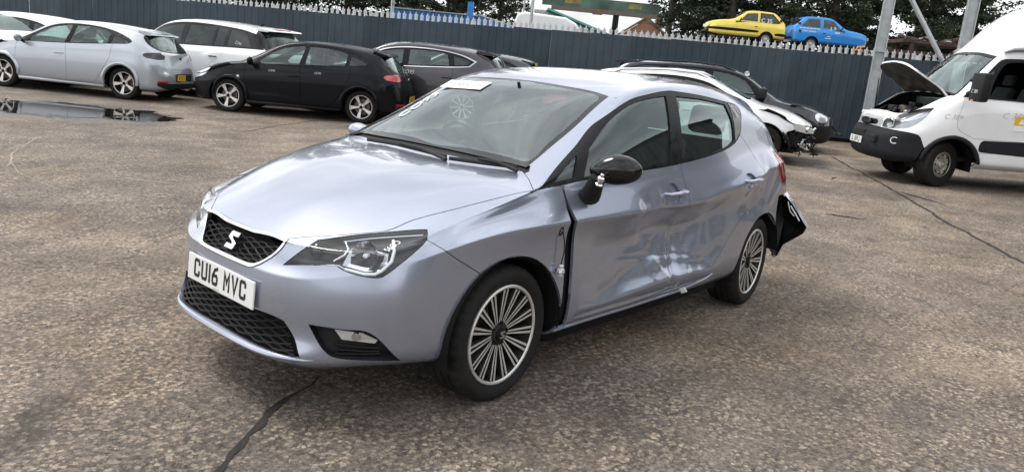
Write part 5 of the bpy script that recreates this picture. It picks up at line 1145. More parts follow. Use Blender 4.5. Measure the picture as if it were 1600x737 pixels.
    b=MB(); b.prism([(-3.05,1.52),(-3.42,1.468),(-3.45,1.45),(-3.40,1.432),(-3.12,1.44)],-.54,.54,'y'); b.build('roof_spoiler',P,c,True)
    b=MB(); b.box(-3.40,-3.36,-.50,.50,1.415,1.431); b.build('spoiler_underside',MT['gloss_black'],c)
    p,n=on((-1.72,1.2,1.06),.004); text_obj('chalk_mark','CO95',.26,.085,frame(p,(-1,0,0),(0,-.1,1)),MT['chalk'],c,bold=-.01,shear=.3)
    set_down(c,-8.01,-11.35,R_(-55))
    # ---- dark car farther along, only its roof and spoiler showing
    P=paint('charcoal_paint',(.03,.03,.034),.5,.34,.08)
    spec=dict(spec); spec.update(name='hatchback_car',label='charcoal hatchback almost hidden behind the grey crossover, yellow tag by its spoiler',paint=P,handle_mat=P)
    spec['st']=scale_st(L0,1,1.0,1.0,1.03); spec['front']=scale_end(LF,1,1,1.03); spec['rear']=scale_end(LR,1,1,1.03); spec['wb']=2.58; spec['R']=.32; spec['arch']=.365; spec['track']=.79; spec['rim']=.22
    k=lambda pts:[(p[0]*1.0,p[1]*1.03)+tuple(p[2:]) for p in pts]
    un=lambda pts:[(p[0]/xx,p[1]/zz*1.03)+tuple(p[2:]) for p in pts]
    spec['cuts']=[('side',.05,[('side_window',un(p),MT['glass'],{'glass':True}) for p in panes]+[('window_surround',un(dlo),MT['trim_black'],{'off':-.001})]),('rear',.1,[('rear_screen',[(-.05,1.30,'k'),(.45,1.28),(.52,1.08,'k'),(-.05,1.04,'k')],MT['glass'],dict(Bt,glass=True))])]
    spec['handles']=[]; spec['mirror']=(-.55,.86,1.02); spec['seat']=(-1.25,.45); spec['dash']=(-.4,.95)
    c,B,on=car(spec)
    b=MB(); b.prism([(-2.80,1.385),(-3.08,1.328),(-3.11,1.312),(-3.06,1.297),(-2.86,1.30)],-.5,.5,'y'); b.build('roof_spoiler',P,c,True)
    b=MB(); b.box(-3.13,-3.10,.25,.42,1.27,1.32); b.build('yellow_tag',pm('yellow_tag',(.55,.42,.03),.5),c)
    set_down(c,-9.98,-11.42,R_(-58))
    # ---- two white cars beyond the silver hatchback
    P=paint('white_paint_old',(.80,.81,.82),.0,.45,.14,flake=False)
    spec=dict(spec); spec.update(label='white hatchback with dark side windows parked along the fence behind the silver one',paint=P,handle_mat=P)
    spec['cuts']=[('side',.05,[('side_window',un(p),MT['privacy'],{'glass':True}) for p in panes]+[('window_surround',un(dl2),MT['trim_black'],{'off':-.001})]),('rear',.1,[('rear_screen',[(-.05,1.33,'k'),(.48,1.31),(.54,1.06,'k'),(-.05,1.02,'k')],MT['glass'],dict(Bt,glass=True))])]
    c,B,on=car(spec); set_down(c,-2.99,-19.08,R_(-57))
    spec=dict(spec); spec.update(label='white car with its windscreen and bonnet facing right, at the left edge of the yard',paint=paint('white_paint_clean',(.75,.76,.77),.0,.42,.08,flake=False))
    spec['handle_mat']=spec['paint']
    spec['cuts']=[('top',.22,[('windscreen',[(-.30,-.05,'k'),(-.34,.56),(-.70,.60),(-1.0,.55),(-1.0,-.05,'k')],MT['glass'],dict(Bt,glass=True)),('bonnet',[(.80,-.05,'k'),(.6,.5),(.2,.66),(-.22,.68),(-.25,-.05,'k')],spec['paint'],Bt)])]+spec['cuts'][:1]
    c,B,on=car(spec)
    b=MB(); b.tube([(-.22,-.5,1.01),(-.24,0,1.035),(-.27,.5,1.01)],.012,6); b.build('wiper',MT['trim_black'],c)
    set_down(c,-3.45,-16.35,R_(75))
    # ---- white estate with its nose smashed
    P=paint('pearl_white_paint',(.80,.81,.83),.05,.40,.08)
    zz2,xx2=1.015,1.07
    q2=lambda pts:[((p[0]*xx2 if p[0]<0 else p[0]*.95),p[1]*zz2)+tuple(p[2:]) for p in pts]
    un2=lambda pts:q2([(p[0]/xx,p[1]/zz)+tuple(p[2:]) for p in pts])
    rs=np.random.RandomState(3)
    def dmg(V):
        W=V.copy(); x,y,z=V.T
        m=np.clip((x-.25)/.4,0,1)*np.clip((y-.2)/.3,0,1)
        W[:,0]-=m*.02*(1+np.sin(y*21+z*13)); W[:,1]+=m*.014*np.sin(x*27+z*31); W[:,2]+=m*.010*np.sin(x*19+y*13)*np.clip((z-.5)/.2,0,1)
        return W
    spec=dict(name='estate_car',label='white estate car with smashed nose and exposed front end, beyond the blue hatchback',cat='car',st=scale_st(L0,.95,xx2,1.0,zz2),front=scale_end(LF,.95,xx2,zz2),rear=scale_end(LR,.95,xx2,zz2),wb=2.76,R=.325,arch=.375,track=.79,rim=.23,wheel='ten',face=MT['alloy_grey'],paint=P,damage=dmg,  # rim faces coloured dark so the wheels sink into the shade of the arches
      cuts=[('side',-2,[('nose_opening',[(.372,.56),(.46,.60),(.58,.645),(.72,.655),(1.2,.64),(1.2,.1),(.372,.1)],P,{'skip':True,'open':True})]),
        ('top',.22,[('windscreen',[(-.32,-.05,'k'),(-.36,.55),(-.72,.60),(-1.06,.55),(-1.06,-.05,'k')],MT['glass'],dict(Bt,glass=True)),('bonnet',[(.74,-.05,'k'),(.68,.3),(.55,.5),(.2,.66),(-.22,.68),(-.25,-.05,'k')],P,Bt)]),
        ('side',.05,[('side_window',un2(p),MT['glass'],{'glass':True}) for p in panes]+[('window_surround',un2(dlo),MT['trim_black'],{'off':-.001})]),
        ('side',-.05,[('front_door',q2([(-.36,.94,'k'),(-.36,.30,'k'),(-1.45,.30,'k'),(-1.46,.99,'k')]),P,{}),('rear_door',q2([(-1.45,.30,'k'),(-2.05,.32,'k'),(-2.2,.6),(-2.36,.85),(-2.36,1.04,'k'),(-1.46,.99,'k')]),P,{})])],
      handles=[(-1.25,.90,.2),(-2.2,.93,.2)],mirror=(-.55,.87,1.01),seat=(-1.30,.45),dash=(-.4,.95),floor=.2)
    c,B,on=car(spec)
    for sg in (1,-1):
        b=MB(); pts=[on((x,.60*sg,1.5),.035)[0] for x in (-.98,-1.3,-1.8,-2.3,-2.7,-2.95)]; pts[0]=on((-.95,.60*sg,1.4),.0)[0]; pts[-1]=on((-2.98,.58*sg,1.3),0)[0]
        b.tube(pts,.017,8,flat=1.3); b.build('roof_rail',MT['satin_chrome'],c,True)
        # lamps and broken pieces
        b=MB(); b.prism([(.36,.735),(.58,.72),(.80,.655),(.83,.585),(.70,.575),(.55,.60),(.42,.66)],.50*sg,.675*sg,'y'); hl=b.build('head_light',MT['clear_lamp'],c,True); 
        b=MB(); b.lathe([(.0,-.02),(.045,-.01),(.06,.02)],n=16,axis='x',c=(.72,.60*sg,.63)); b.lathe([(.0,-.02),(.04,-.01),(.052,.02)],n=16,axis='x',c=(.70,.72*sg,.645)); b.build('lamp_bowl',MT['reflector'],hl,True)
    b=MB(); rs=random.Random(5)
    b.box(.42,.66,-.66,.66,.30,.56,None,.02); b.box(.70,.78,-.58,.58,.38,.50,None,.015); b.build('crash_beam',MT['trim_black'],c)
    b=MB(); b.box(.60,.64,-.42,.42,.26,.62); b.build('radiator',MT['steel'],c)
    for k in range(30):
        b=MB(); y=rs.uniform(-.80,-.15); x=rs.uniform(.40,.84); z_=rs.uniform(.26,.60)
        b.tube([(x,y,z_),(x+rs.uniform(-.1,.12),y+rs.uniform(-.12,.1),z_+rs.uniform(-.1,.1)),(x+rs.uniform(-.1,.12),y+rs.uniform(-.2,.15),z_+rs.uniform(-.18,.05))],[.02*rs.uniform(.5,1.4),.02,.008],6,flat=rs.uniform(.4,1.6)); b.build('broken_piece',MT[rs.choice(['trim_black','black_plastic','trim_black','clear_lamp'])],c)
    b=MB(); b.tube([(.30,-.78,.56),(.40,-.76,.46),(.46,-.72,.32),(.42,-.66,.22)],[.05,.07,.06,.03],8,flat=.5); b.build('torn_liner',MT['black_plastic'],c)
    b=MB(); b.box(.74,.80,-.70,-.45,.40,.50,Matrix.Rotation(.15,4,'X'),.01); b.build('bumper_remnant',P,c)
    set_down(c,-11.59,-3.14,R_(113))
    # ---- dark blue off-roader by the fence
    P=paint('navy_paint',(.006,.008,.018),.2,.36,.03,spec=.3)
    z=.945; SU=[tuple(r) for r in SUV_ST]; SU=[(r[0],r[1]-(.09,.09,.08,.05)[i] if i<4 else r[1],r[2],r[3],r[4]-(.09,.08,.07,.04)[i] if i<4 else r[4],r[5]-(.09,.08,.07,.04)[i] if i<4 else r[5],r[6],r[7]) for i,r in enumerate(SU)]
    zs=lambda pts:[(p[0],p[1]*z)+tuple(p[2:]) for p in pts]
    dlo=[(-.55,1.145,'k'),(-.95,1.45),(-1.2,1.555),(-1.7,1.622),(-2.4,1.632),(-3.1,1.60),(-3.50,1.50,'k'),(-3.68,1.20,'k'),(-3.2,1.165),(-2.2,1.145),(-1.2,1.130)]
    panes3=[[(-.80,1.165,'k'),(-1.0,1.40),(-1.27,1.52),(-1.68,1.582,'k'),(-1.68,1.17,'k')],[(-1.84,1.59,'k'),(-2.62,1.598,'k'),(-2.66,1.18,'k'),(-1.84,1.175,'k')],[(-2.78,1.592,'k'),(-3.2,1.56),(-3.42,1.45),(-3.52,1.22,'k'),(-2.80,1.192,'k')]]
    spec=dict(name='offroad_car',label='dark navy off-roader with round headlight and roof rails, beyond the smashed white estate',cat='car',st=scale_st(SU,1,1,1,z),front=scale_end(SUV_F,1,1,.90),rear=scale_end(SUV_R,1,1,z),wb=2.93,R=.37,arch=.415,track=.82,rim=.25,wheel='ten',paint=P,
      cuts=[('top',.22,[('windscreen',[(-.40,-.05,'k'),(-.42,.4),(-.50,.70),(-1.10,.62),(-1.10,-.05,'k')],MT['glass'],dict(Bt,glass=True)),('bonnet',[(.80,-.05,'k'),(.75,.35),(.55,.60),(-.30,.74),(-.33,-.05,'k')],P,Bt)]),
        ('side',.05,[('side_window',zs(p),MT['privacy'] if k else MT['glass'],{'glass':True}) for k,p in enumerate(panes3)]+[('window_surround',zs(dlo),MT['trim_black'],{'off':-.001})]),
        ('side',-.05,[('front_door',[(-.52,1.13,'k'),(-.50,.5),(-.55,.36,'k'),(-1.74,.36,'k'),(-1.74,1.14,'k')],P,{}),('rear_door',[(-1.74,.36,'k'),(-2.36,.36,'k'),(-2.55,.75),(-2.78,1.0),(-2.80,1.16,'k'),(-1.74,1.14,'k')],P,{}),
            ('head_light',[(.46,.80),(.58,.815),(.69,.77),(.73,.69),(.66,.63),(.54,.64),(.46,.71)],MT['clear_lamp'],{'off':.004}),('lower_cladding',[(1.0,.52),(1.0,.2),(.34,.2),(.42,.52)],MT['black_plastic'],{})])],
      zone={},handles=[(-1.48,1.0,.2),(-2.5,1.01,.2)],mirror=(-.66,.95,1.13),mirror_mat=MT['black_plastic'],mirror_size=(.08,.15,.105),box_mirror=True,seat=(-1.5,.70),dash=(-.5,1.08),floor=.28,seatmat=pm('pale_fabric',(.30,.31,.30),.8))
    c,B,on=car(spec)
    for sg in (1,-1):
        b=MB(); pts=[on((x,.66*sg,1.8),.04)[0] for x in (-1.25,-1.5,-2.0,-2.6,-3.1,-3.4)]; pts[0]=on((-1.18,.66*sg,1.7),0)[0]; pts[-1]=on((-3.5,.63*sg,1.7),0)[0]; b.tube(pts,.016,8); b.build('roof_rail',MT['trim_black'],c,True)
    b=MB(); b.prism([(-3.30,1.585),(-3.74,1.545),(-3.77,1.528),(-3.72,1.51),(-3.40,1.51)],-.56,.56,'y'); b.build('roof_spoiler',P,c,True)
    b=MB(); b.tube([(.80,-.80,.60),(.90,-.82,.50),(.88,-.84,.42)],.03,6); b.tube([(.86,-.55,.44),(.98,-.62,.44),(1.02,-.70,.42)],.02,6); b.build('broken_bumper_piece',MT['black_plastic'],c,True)
    b=MB(); b.lathe([(.05,-.01),(.055,.01),(.03,.02),(0,.022)],n=16,axis='y',c=(0,0,0)); p,n=on((-1.0,-.66,1.47),.05); b.v=[(x+p.x,y+p.y,z_+p.z) for x,y,z_ in b.v]; b.build('roof_marker_lamp',MT['clear_lamp'],c,True)
    set_down(c,-14.12,-3.76,R_(118))
def van():
    P=paint('van_white',(.76,.77,.78),.0,.40,.12,flake=False); BK=pm('bumper_black',(.012,.013,.017),.6,spec=.25,noise=(9,.25),bump=(500,.0006))
    st=[(.86,1.02,.68,.70,1.05,.99,.75,.82),(.62,1.19,.42,.755,1.20,1.10,.84,.92),(.28,1.40,.14,.79,1.39,1.26,.90,.965),(.08,1.485,-.04,.80,1.465,1.35,.92,.985),
        (-.20,1.82,-.30,.775,1.77,1.395,.93,.99),(-.50,2.13,-.58,.74,2.07,1.41,.94,.995),(-.66,2.33,-.76,.75,2.18,1.42,.94,1.0),(-1.05,2.74,-1.10,.79,2.52,1.42,.945,1.0),
        (-1.6,2.98,-1.62,.81,2.76,1.42,.945,1.0),(-3.0,3.06,-3.0,.82,2.84,1.42,.945,1.0),(-5.2,3.06,-5.2,.82,2.84,1.42,.945,1.0),(-5.6,2.86,-5.58,.80,2.66,1.42,.93,.98)]
    front=[(.90,.98),(.925,.93),(.945,.86),(1.0,.70),(1.02,.54),(.99,.40),(.86,.34)]; rear=[(-5.66,2.2),(-5.68,1.4),(-5.68,1.2),(-5.69,.9),(-5.69,.6),(-5.66,.4),(-5.5,.35)]
    Bt={'both':True}
    spec=dict(name='panel_van',label='white high-roof van with its bonnet raised and black bumper, right side of the yard',cat='van',st=st,front=front,rear=rear,wb=3.3,R=.365,arch=.45,track=.83,rim=.20,wheel='steel',face=pm('wheel_steel',(.42,.40,.36),.45,.6,noise=(25,.35)),paint=P,cage=dict(low=(.56,.42,.34),crz=.16,squeeze=(.03,.16)),steer=R_(27),tw=.25,
      creases=[('row',0,(3,10),.4)],
      cuts=[('top',.2,[('bonnet_opening',[(.74,-.05,'k'),(.70,.45),(.60,.62),(.42,.70),(.02,.73,'k'),(.04,.4),(.05,-.05,'k')],P,dict(Bt,skip=True,open=True))]),
        ('front',.22,[('windscreen',[(-.05,1.50,'k'),(.55,1.50),(.735,1.48,'k'),(.70,1.80),(.665,2.05,'k'),(.3,2.10),(-.05,2.105,'k')],MT['glass'],dict(Bt,glass=True)),('screen_border',[(-.05,1.46,'k'),(.775,1.44,'k'),(.74,1.80),(.69,2.09,'k'),(.3,2.14),(-.05,2.145,'k')],MT['trim_black'],dict(Bt,off=-.002))]),
        ('side',.05,[('side_window',[(-.46,1.46,'k'),(-.50,1.66),(-.62,1.92),(-.72,2.0),(-1.22,2.02,'k'),(-1.22,1.46,'k')],MT['privacy'],{'glass':True,'skip':True}),('quarter_window',[(-.20,1.48,'k'),(-.52,1.90,'k'),(-.40,1.47,'k')],MT['glass'],{'glass':True}),('window_surround',[(-.08,1.435,'k'),(-.40,1.80),(-.60,2.03),(-.72,2.06),(-1.27,2.07,'k'),(-1.27,1.425,'k')],MT['trim_black'],{'off':-.001})]),
        ('side',-2,[('front_bumper',[(1.3,.84),(.74,.835),(.50,.80),(.44,.72),(.30,.40),(.30,.2),(1.3,.2)],BK,Bt)]),
        ('front',.03,[('head_light',[(.46,.865,'k'),(.455,.96),(.56,1.08),(.70,1.19),(.82,1.235,'k'),(.85,1.08),(.81,.90),(.62,.855)],MT['lens'],{'off':-.003,'glass':True}),('grille',[(-.05,.965,'k'),(.28,.965,'k'),(.33,.92),(.30,.885,'k'),(-.05,.875,'k')],MT['trim_black'],dict(Bt,off=-.01)),('grille_panel',[(-.05,1.02,'k'),(.38,1.02,'k'),(.445,.95,'k'),(.43,.85,'k'),(-.05,.842,'k')],pm('silver_plastic',(.36,.37,.38),.38,metal=.3),dict(Bt))]),
        ('side',-.05,[('side_stripe',[(-.47,.80),(-6,.80),(-6,.62),(-.45,.62)],BK,{'off':.004}),('front_door',[(-.10,1.42,'k'),(-.02,1.1),(-.05,.95),(-.30,.82,'k'),(-1.32,.82,'k'),(-1.32,1.42,'k')],P,{}),('lower_sill',[(-.42,.60),(-6,.60),(-6,.30),(-.40,.30)],P,{})])],
      zone={'front':lambda v:v[:,0]>-.9,'side':lambda v:v[:,1]>.0},handles=[(-1.10,1.16,.16)],handle_mat=MT['trim_black'],mirror=(-.15,1.06,1.60),mirror_mat=MT['black_plastic'],mirror_size=(.075,.135,.215),box_mirror=True,seat=(-1.05,.95),dash=(-.12,1.36),floor=.42)
    c,B,on=car(spec)
    # raised bonnet with its stained underside
    key=[k for k in set(B.P) if k.startswith('bonnet_opening')]
    v,f,n=B.panel(key,'B',gap=.01,depth=.03); M=Matrix.Translation((.06,0,1.475))@Matrix.Rotation(-R_(64),4,'Y')@Matrix.Translation((-.06,0,-1.475))
    vv=[M@Vector(p) for p in v]; nn=[M.to_3x3()@Vector(p) for p in n]; bo=mk('bonnet',vv,f,P,c,nn)
    v,f,n=B.panel(key,'B',gap=.02,off=-.028,flange=False); f=[q[::-1] for q in f]; vv=[M@(Vector(p)+Vector((0,0,.012*math.sin(p[0]*26)*math.cos(p[1]*17)))) for p in v]
    mk('bonnet_underside',vv,f,pm('stained_lining',(.030,.026,.021),.85,noise=(7,.8)),bo)
    b=MB(); b.tube([(.62,-.55,1.10),(.66,-.50,1.62)],.008,6); b.build('bonnet_stay',MT['trim_black'],c)
    rs=random.Random(11)
    b=MB(); b.box(.10,.74,-.62,.62,.75,1.02,None,.03); b.build('engine_bay',MT['void'],c)
    for k in range(22):
        b=MB(); x=rs.uniform(.14,.66); y=rs.uniform(-.55,.55); z=1.36-.42*x+rs.uniform(-.10,.02)
        if k%3==0: b.box(x-.08,x+.08,y-.1,y+.1,z-.14,z,Matrix.Translation((0,0,0)),.02)
        elif k%3==1: b.tube([(x-.1,y-.15,z-.05),(x,y,z+.02),(x+.1,y+.16,z-.04)],rs.uniform(.015,.04),8)
        else: b.lathe([(.06,z-.15),(.06,z-.02),(.04,z),(0,z)],n=12,axis='z',c=(x,y,0))
        b.build('engine_part',MT[rs.choice(['trim_black','black_plastic','steel','brake','trim_black'])],c,True)
    b=MB(); b.tube([(.76,-.66,1.03),(.79,-.3,1.045),(.80,0,1.05),(.79,.3,1.045),(.76,.66,1.03)],.022,8,flat=1.6); b.build('lock_panel',P,c,True)
    
    M=frame((.958,0,.925),(0,1,0),(-.12,0,1)); b=MB(); b.lathe([(.175,-.012),(.175,.006),(.16,.012),(0,.013)],n=32,axis='z'); b.v=[(x,y*.34,z) for x,y,z in b.v]; b.xf(M); bd=b.build('badge',MT['gloss_black'],c,True)
    text_obj('badge_lettering','IVECO',.26,.062,M@Matrix.Translation((0,0,.015)),MT['chrome'],bd,bold=.02)
    M=frame((1.035,-.10,.60),(0,1,0),(-.02,0,1)); b=MB(); b.box(-.22,.22,-.055,.055,-.004,.004); b.xf(M); q=b.build('number_plate',MT['white_plate'],c); plate_text('L GPJ',.079,.055,.014,.016,.04,M,MT['plate_black'],q)
    for y0,y1,z0,z1 in ((-.30,.12,.66,.78),(.22,.50,.60,.72)):
        b=MB(); b.box(.93,1.01,y0,y1,z0,z1,None,.02); p,n=on((1.2,(y0+y1)/2,(z0+z1)/2)); b.v=[(x+p.x-1.006,y,z) for x,y,z in b.v]; b.build('bumper_recess',MT['void'],c)
    for sg in (1,-1):
        b=MB(); pts=[]
        for i in range(25):
            a=-.12+(math.pi+.24)*i/24; p,n=on((.455*math.cos(a),1.2,.36+.455*math.sin(a)),.004); pts.append((p.x,p.y*sg,p.z))
        b.tube(pts,.032,8); b.build('wheel_arch_lip',BK,c,True)
        key2=[k for k in set(B.P) if k.startswith('head_light')]
        v,f,n=B.panel(key2,'L' if sg>0 else 'R',gap=0,off=-.06,flange=True,depth=-.055); mk('lamp_housing',v,f,pm('lamp_silver',(.42,.43,.45),.3,metal=.6),c,n)
        for r_,yy,zz in ((.075,.60,.95),(.055,.73,1.05)):
            b=MB(); p,n=on((.9,yy*sg,zz),-.028); n=(n+Vector((.5,0,-.3))).normalized(); b.lathe([(0,-.05),(r_*.5,-.045),(r_*.85,-.02),(r_,.0),(r_*1.06,-.004)],n=20,axis='z'); b.lathe([(r_*.25,-.04),(r_*.22,-.01),(0,0)],n=10,axis='z'); b.xf(Matrix.Translation(p)@n.to_track_quat('Z','Y').to_matrix().to_4x4()); b.build('lamp_bowl',MT['reflector'],c,True)
        b=MB(); pts=[on((x,.77*sg,2.2),.03)[0] for x in (-.60,-.75,-.95)]; pts+= [Vector((-1.4,.90*sg,2.24)),Vector((-2.6,.94*sg,2.24))]; b.tube(pts,[.02,.05,.055,.05,.05],8,flat=.6); b.build('roof_gutter',pm('grey_trim',(.20,.21,.22),.5),c,True)
    # chalk numbers and door sticker
    def ch(t,x,z,w,h,y=1.3):
        p,n=on((x,y,z),.004); text_obj('chalk_mark',t,w,h,frame(p,Vector((0,0,1)).cross(n),(0,-.1,1)),faint,c,bold=-.012,shear=.3)
    faint=pm('faint_pencil',(.42,.43,.44),.7)
    ch('C 389',.10,1.17,.26,.075); ch('C 389',-.86,1.24,.36,.09)
    p,n=on((.78,.72,.68),.005); text_obj('chalk_mark','C',.10,.11,frame(p,Vector((0,0,1)).cross(n),(0,0,1)),MT['chalk'],c,bold=-.01)
    text_obj('chalk_mark','C 389',.13,.05,frame((-.070,1.16,1.54),(-.15,1,0),(0,0,1)),MT['chalk'],c,bold=-.01)
    p,n=on((-.98,1.3,1.085),.004); M=frame(p,Vector((0,0,1)).cross(n),(0,-.05,1)); b=MB(); b.box(-.11,.11,0,.13,-.001,.002); b.xf(M); sk=b.build('door_sticker',pm('yellow_sticker',(.72,.42,.03),.4),c)
    b=MB(); b.box(-.11,.11,-.09,-.004,-.001,.002); b.xf(M); b.build('sticker_panel',MT['paper'],sk)
    b=MB(); b.prism([(-.05,.02),(.05,.02),(0,.10)],.003,.004,'z'); b.xf(M); b.build('sticker_emblem',MT['paper'],sk)
    b=MB(); b.box(-.012,.012,-.03,.03,-.012,.012,Matrix.Translation((-.08,1.13,1.40)),.004); b.build('side_repeater',MT['amber'],c)
    set_down(c,-11.97,-.57,R_(-50))
def threewheeler(name_label,P,stripe,x,y,z,h,blue):
    st=[(.25,.79,.19,.46,.79,.75,.49,.54),(.0,.87,-.02,.52,.86,.81,.57,.63),(-.35,.93,-.38,.56,.92,.85,.61,.67),(-.70,.985,-.73,.58,.965,.885,.64,.69),
        (-1.02,1.20,-1.06,.54,1.16,.90,.65,.70),(-1.33,1.365,-1.37,.50,1.335,.91,.66,.71),(-1.7,1.40,-1.7,.50,1.37,.91,.66,.715),(-2.2,1.39,-2.2,.50,1.36,.91,.66,.715),
        (-2.50,1.345,-2.48,.50,1.30,.91,.655,.71),(-2.72,1.15,-2.70,.53,1.13,.90,.635,.70),(-2.92,.95,-2.90,.56,.94,.87,.60,.67)]
    front=[(.27,.73),(.29,.68),(.30,.60),(.30,.48),(.29,.40),(.27,.34),(.20,.30)]; rear=[(-2.95,.90),(-2.98,.82),(-3.0,.70),(-3.02,.52),(-3.02,.42),(-3.0,.36),(-2.9,.3)]
    Bt={'both':True}
    w1=[(-1.00,.945,'k'),(-1.28,1.25,'k'),(-1.72,1.285,'k'),(-1.72,.945,'k')]; w2=[(-1.86,1.285,'k'),(-2.34,1.275,'k'),(-2.64,.99,'k'),(-2.60,.955),(-1.86,.95,'k')]
    stripe_m=MT['trim_black']
    side=[('front_door',[(-.86,.93,'k'),(-.86,.40,'k'),(-1.76,.38,'k'),(-1.79,.94,'k')],P,{})]
    if stripe: side=[('side_stripe',[(.31,.50),(-1.78,.50),(-1.78,.58),(.31,.58)],stripe_m,{'off':.003}),('side_stripe',[(-2.50,.44),(-3.1,.44),(-3.1,.52),(-2.50,.52)],stripe_m,{'off':.003})]+side
    spec=dict(name='three_wheeler_car',label=name_label,cat='three-wheeler',group='three-wheelers on the container behind the fence',st=st,front=front,rear=rear,wb=2.15,arches=(-2.15,),R=.265,arch=.31,track=.66,rim=.165,wheel='steel',face=pm('wheel_silver',(.55,.55,.53),.4,.5),paint=P,cage=dict(low=(.46,.37,.32),crz=.12,squeeze=(.02,.12)),wheels=[(-2.15,1),(-2.15,-1)],tw=.14,
      cuts=[('front',.25,[('windscreen',[(-.05,1.0,'k'),(.52,.99,'k'),(.46,1.30,'k'),(-.05,1.335,'k')],MT['privacy'],dict(Bt,glass=True))]),
        ('rear',.25,[('rear_screen',[(-.05,1.28,'k'),(.42,1.27,'k'),(.50,1.0,'k'),(-.05,.99,'k')],MT['privacy'],dict(Bt,glass=True))]),
        ('side',.05,[('side_window',w1,MT['privacy'],{'glass':True}),('side_window',w2,MT['privacy'],{'glass':True}),('window_surround',[(-.93,.92,'k'),(-1.25,1.28,'k'),(-1.76,1.315,'k'),(-1.76,.92,'k')],P if blue else P,{'off':.002}),('window_surround',[(-1.82,1.31,'k'),(-2.36,1.305,'k'),(-2.71,.97,'k'),(-2.60,.925),(-1.82,.925,'k')],MT['trim_black'] if not blue else P,{'off':.001})]),
        ('side',-.05,side)],
      zone={'front':lambda v:v[:,0]>-1.6,'rear':lambda v:v[:,0]<-2.3},handles=[(-1.60,.86,.12)],handle_mat=MT['trim_black'],mirror=(-.98,.70,.99),mirror_mat=MT['trim_black'],mirror_size=(.03,.05,.05),seat=(-1.5,.45),dash=(-.80,.90),floor=.3)
    c,B,on=car(spec)
    w=[o for o in c.children if o.name.startswith('wheel') and o.name.split('.')[0]=='wheel'][0]
    fw=w.copy(); C.objects.link(fw); fw.parent=c; fw.location=(0,.07,.265); fw.rotation_euler=(0,0,0)
    for ch in w.children: k=ch.copy(); C.objects.link(k); k.parent=fw
    for xx,(a,b_) in ((.275,(-.46,.46)),(-3.0,(-.62,.62))):
        b=MB(); b.box(xx-.05,xx+.035,a,b_,.40,.50,None,.02); b.build('bumper',MT['black_plastic'],c,True)
    for sg in (1,-1):
        b=MB(); b.box(.24,.30,sg*.40-.09,sg*.40+.09,.60,.72,None,.01); b.build('head_light',MT['clear_lamp'],c)
        b=MB(); b.box(-2.985,-2.93,sg*.48-.07,sg*.48+.07,.60,.78,None,.01); b.build('tail_light',MT['red_lens'],c)
    if blue:
        for x0,x1,z0,z1 in ((-1.86,-2.80,.865,.90),(-2.05,-2.35,.745,.775),(-2.40,-2.62,.745,.775),(-1.02,-1.22,.76,.83),(-1.40,-1.52,.60,.64),(-1.36,-1.62,.53,.56)):
            b=MB(); n=6
            for k in range(n):
                xa=x0+(x1-x0)*k/n; p,nn=on((xa,-1,(z0+z1)/2),.004); q,nn=on((xa+(x1-x0)/n*.8,-1,(z0+z1)/2),.004); b.add([(p.x,p.y,z0),(q.x,q.y,z0),(q.x,q.y,z1),(p.x,p.y,z1)],[(0,1,2,3)])
            b.build('side_lettering',MT['chalk'],c)
        p,nn=on((-2.70,-1,.74),.004); b=MB(); b.add([(p.x-.06,p.y,.79),(p.x+.06,p.y,.79),(p.x+.05,p.y,.70),(p.x,p.y,.67),(p.x-.05,p.y,.70)],[(0,1,2,3,4)]); b.build('shield_badge',pm('shield_blue',(.01,.03,.12),.4),c)
        p,nn=on((-1.30,-1,1.06),.004); text_obj('chalk_mark','J 9',.26,.16,frame(p,(1,0,0),(0,.3,1)),MT['chalk'],c)
    else:
        p,nn=on((-2.10,1,1.12),.004); text_obj('chalk_mark','C 35',.46,.17,frame(p,(-1,0,0),(0,-.3,1)),MT['chalk'],c)
    c.location=(x,y,z); c.rotation_euler=(0,0,R_(h)); return c
def threewheelers():
    ZT=3.20
    threewheeler('yellow three-wheeled car with black side stripe, on top of the cream container',paint('yellow_paint',(.80,.63,.10),0,.45,.35,flake=False,coat=.5),True,-28.72,-13.50,ZT+.012,-50,False)
    threewheeler('bright blue three-wheeled car with white lettering, on top of the cream container',paint('bright_blue_paint',(.010,.23,.66),0,.45,.30,flake=False,coat=.5),False,-32.75,-8.75,ZT+.012,130,True)

JOINT_NEAR=[(0.48, 0.15), (0.63, 0.23), (0.75, 0.3), (0.9, 0.4), (1.04, 0.49), (1.19, 0.59), (1.28, 0.64), (2.2,1.2)]
JOINT_FAR=[(-13.59, -2.5), (-12.19, -1.66), (-10.58, -0.64), (-9.1, 0.2), (-8.02, 0.84), (-7.07, 1.42), (-6.34, 1.87), (-5.85, 2.23), (-3.5,3.8)]
JOINT_LEFT=[(-3.82, -8.07), (-4.87, -8.87), (-5.91, -9.47), (-7.22, -10.08)]
SCRATCHES=[([(0.0, -5.53), (-0.29, -5.24), (-0.64, -4.81), (-0.95, -4.4), (-1.2, -4.07)],.010),([(-0.34, -6.63), (-0.88, -7.64), (-1.38, -8.05)],.010),([(0.05, -5.54), (-0.26, -6.41), (-0.41, -6.77)],.012),([(0,-4.23),(0.04,-5.24),(-.1,-5.99)],.006)]
PUDDLES=[(-2.15,-10.85,1.25,.85,60),(-3.15,-11.25,.75,.26,200),(-1.35,-10.45,.85,.28,70)]
TWIGS=[(-9.7,.12,.95,.85),(-6.94,-.02,.45,2.0),(-10.2,-1.3,.5,.2)]
TWIG_LABEL=['long thin dark twig lying on the concrete in front of the white van','short dark twig on the concrete right of the torn bumper','small dark twig near the nose of the white van']
COL1=(-17.05,-3.02); COL2=(-18.25,-1.55); BR0=(-17.3,-2.3,gz(-18)+6.0); BR1=(-18.35,-1.95,gz(-18)+1.9)
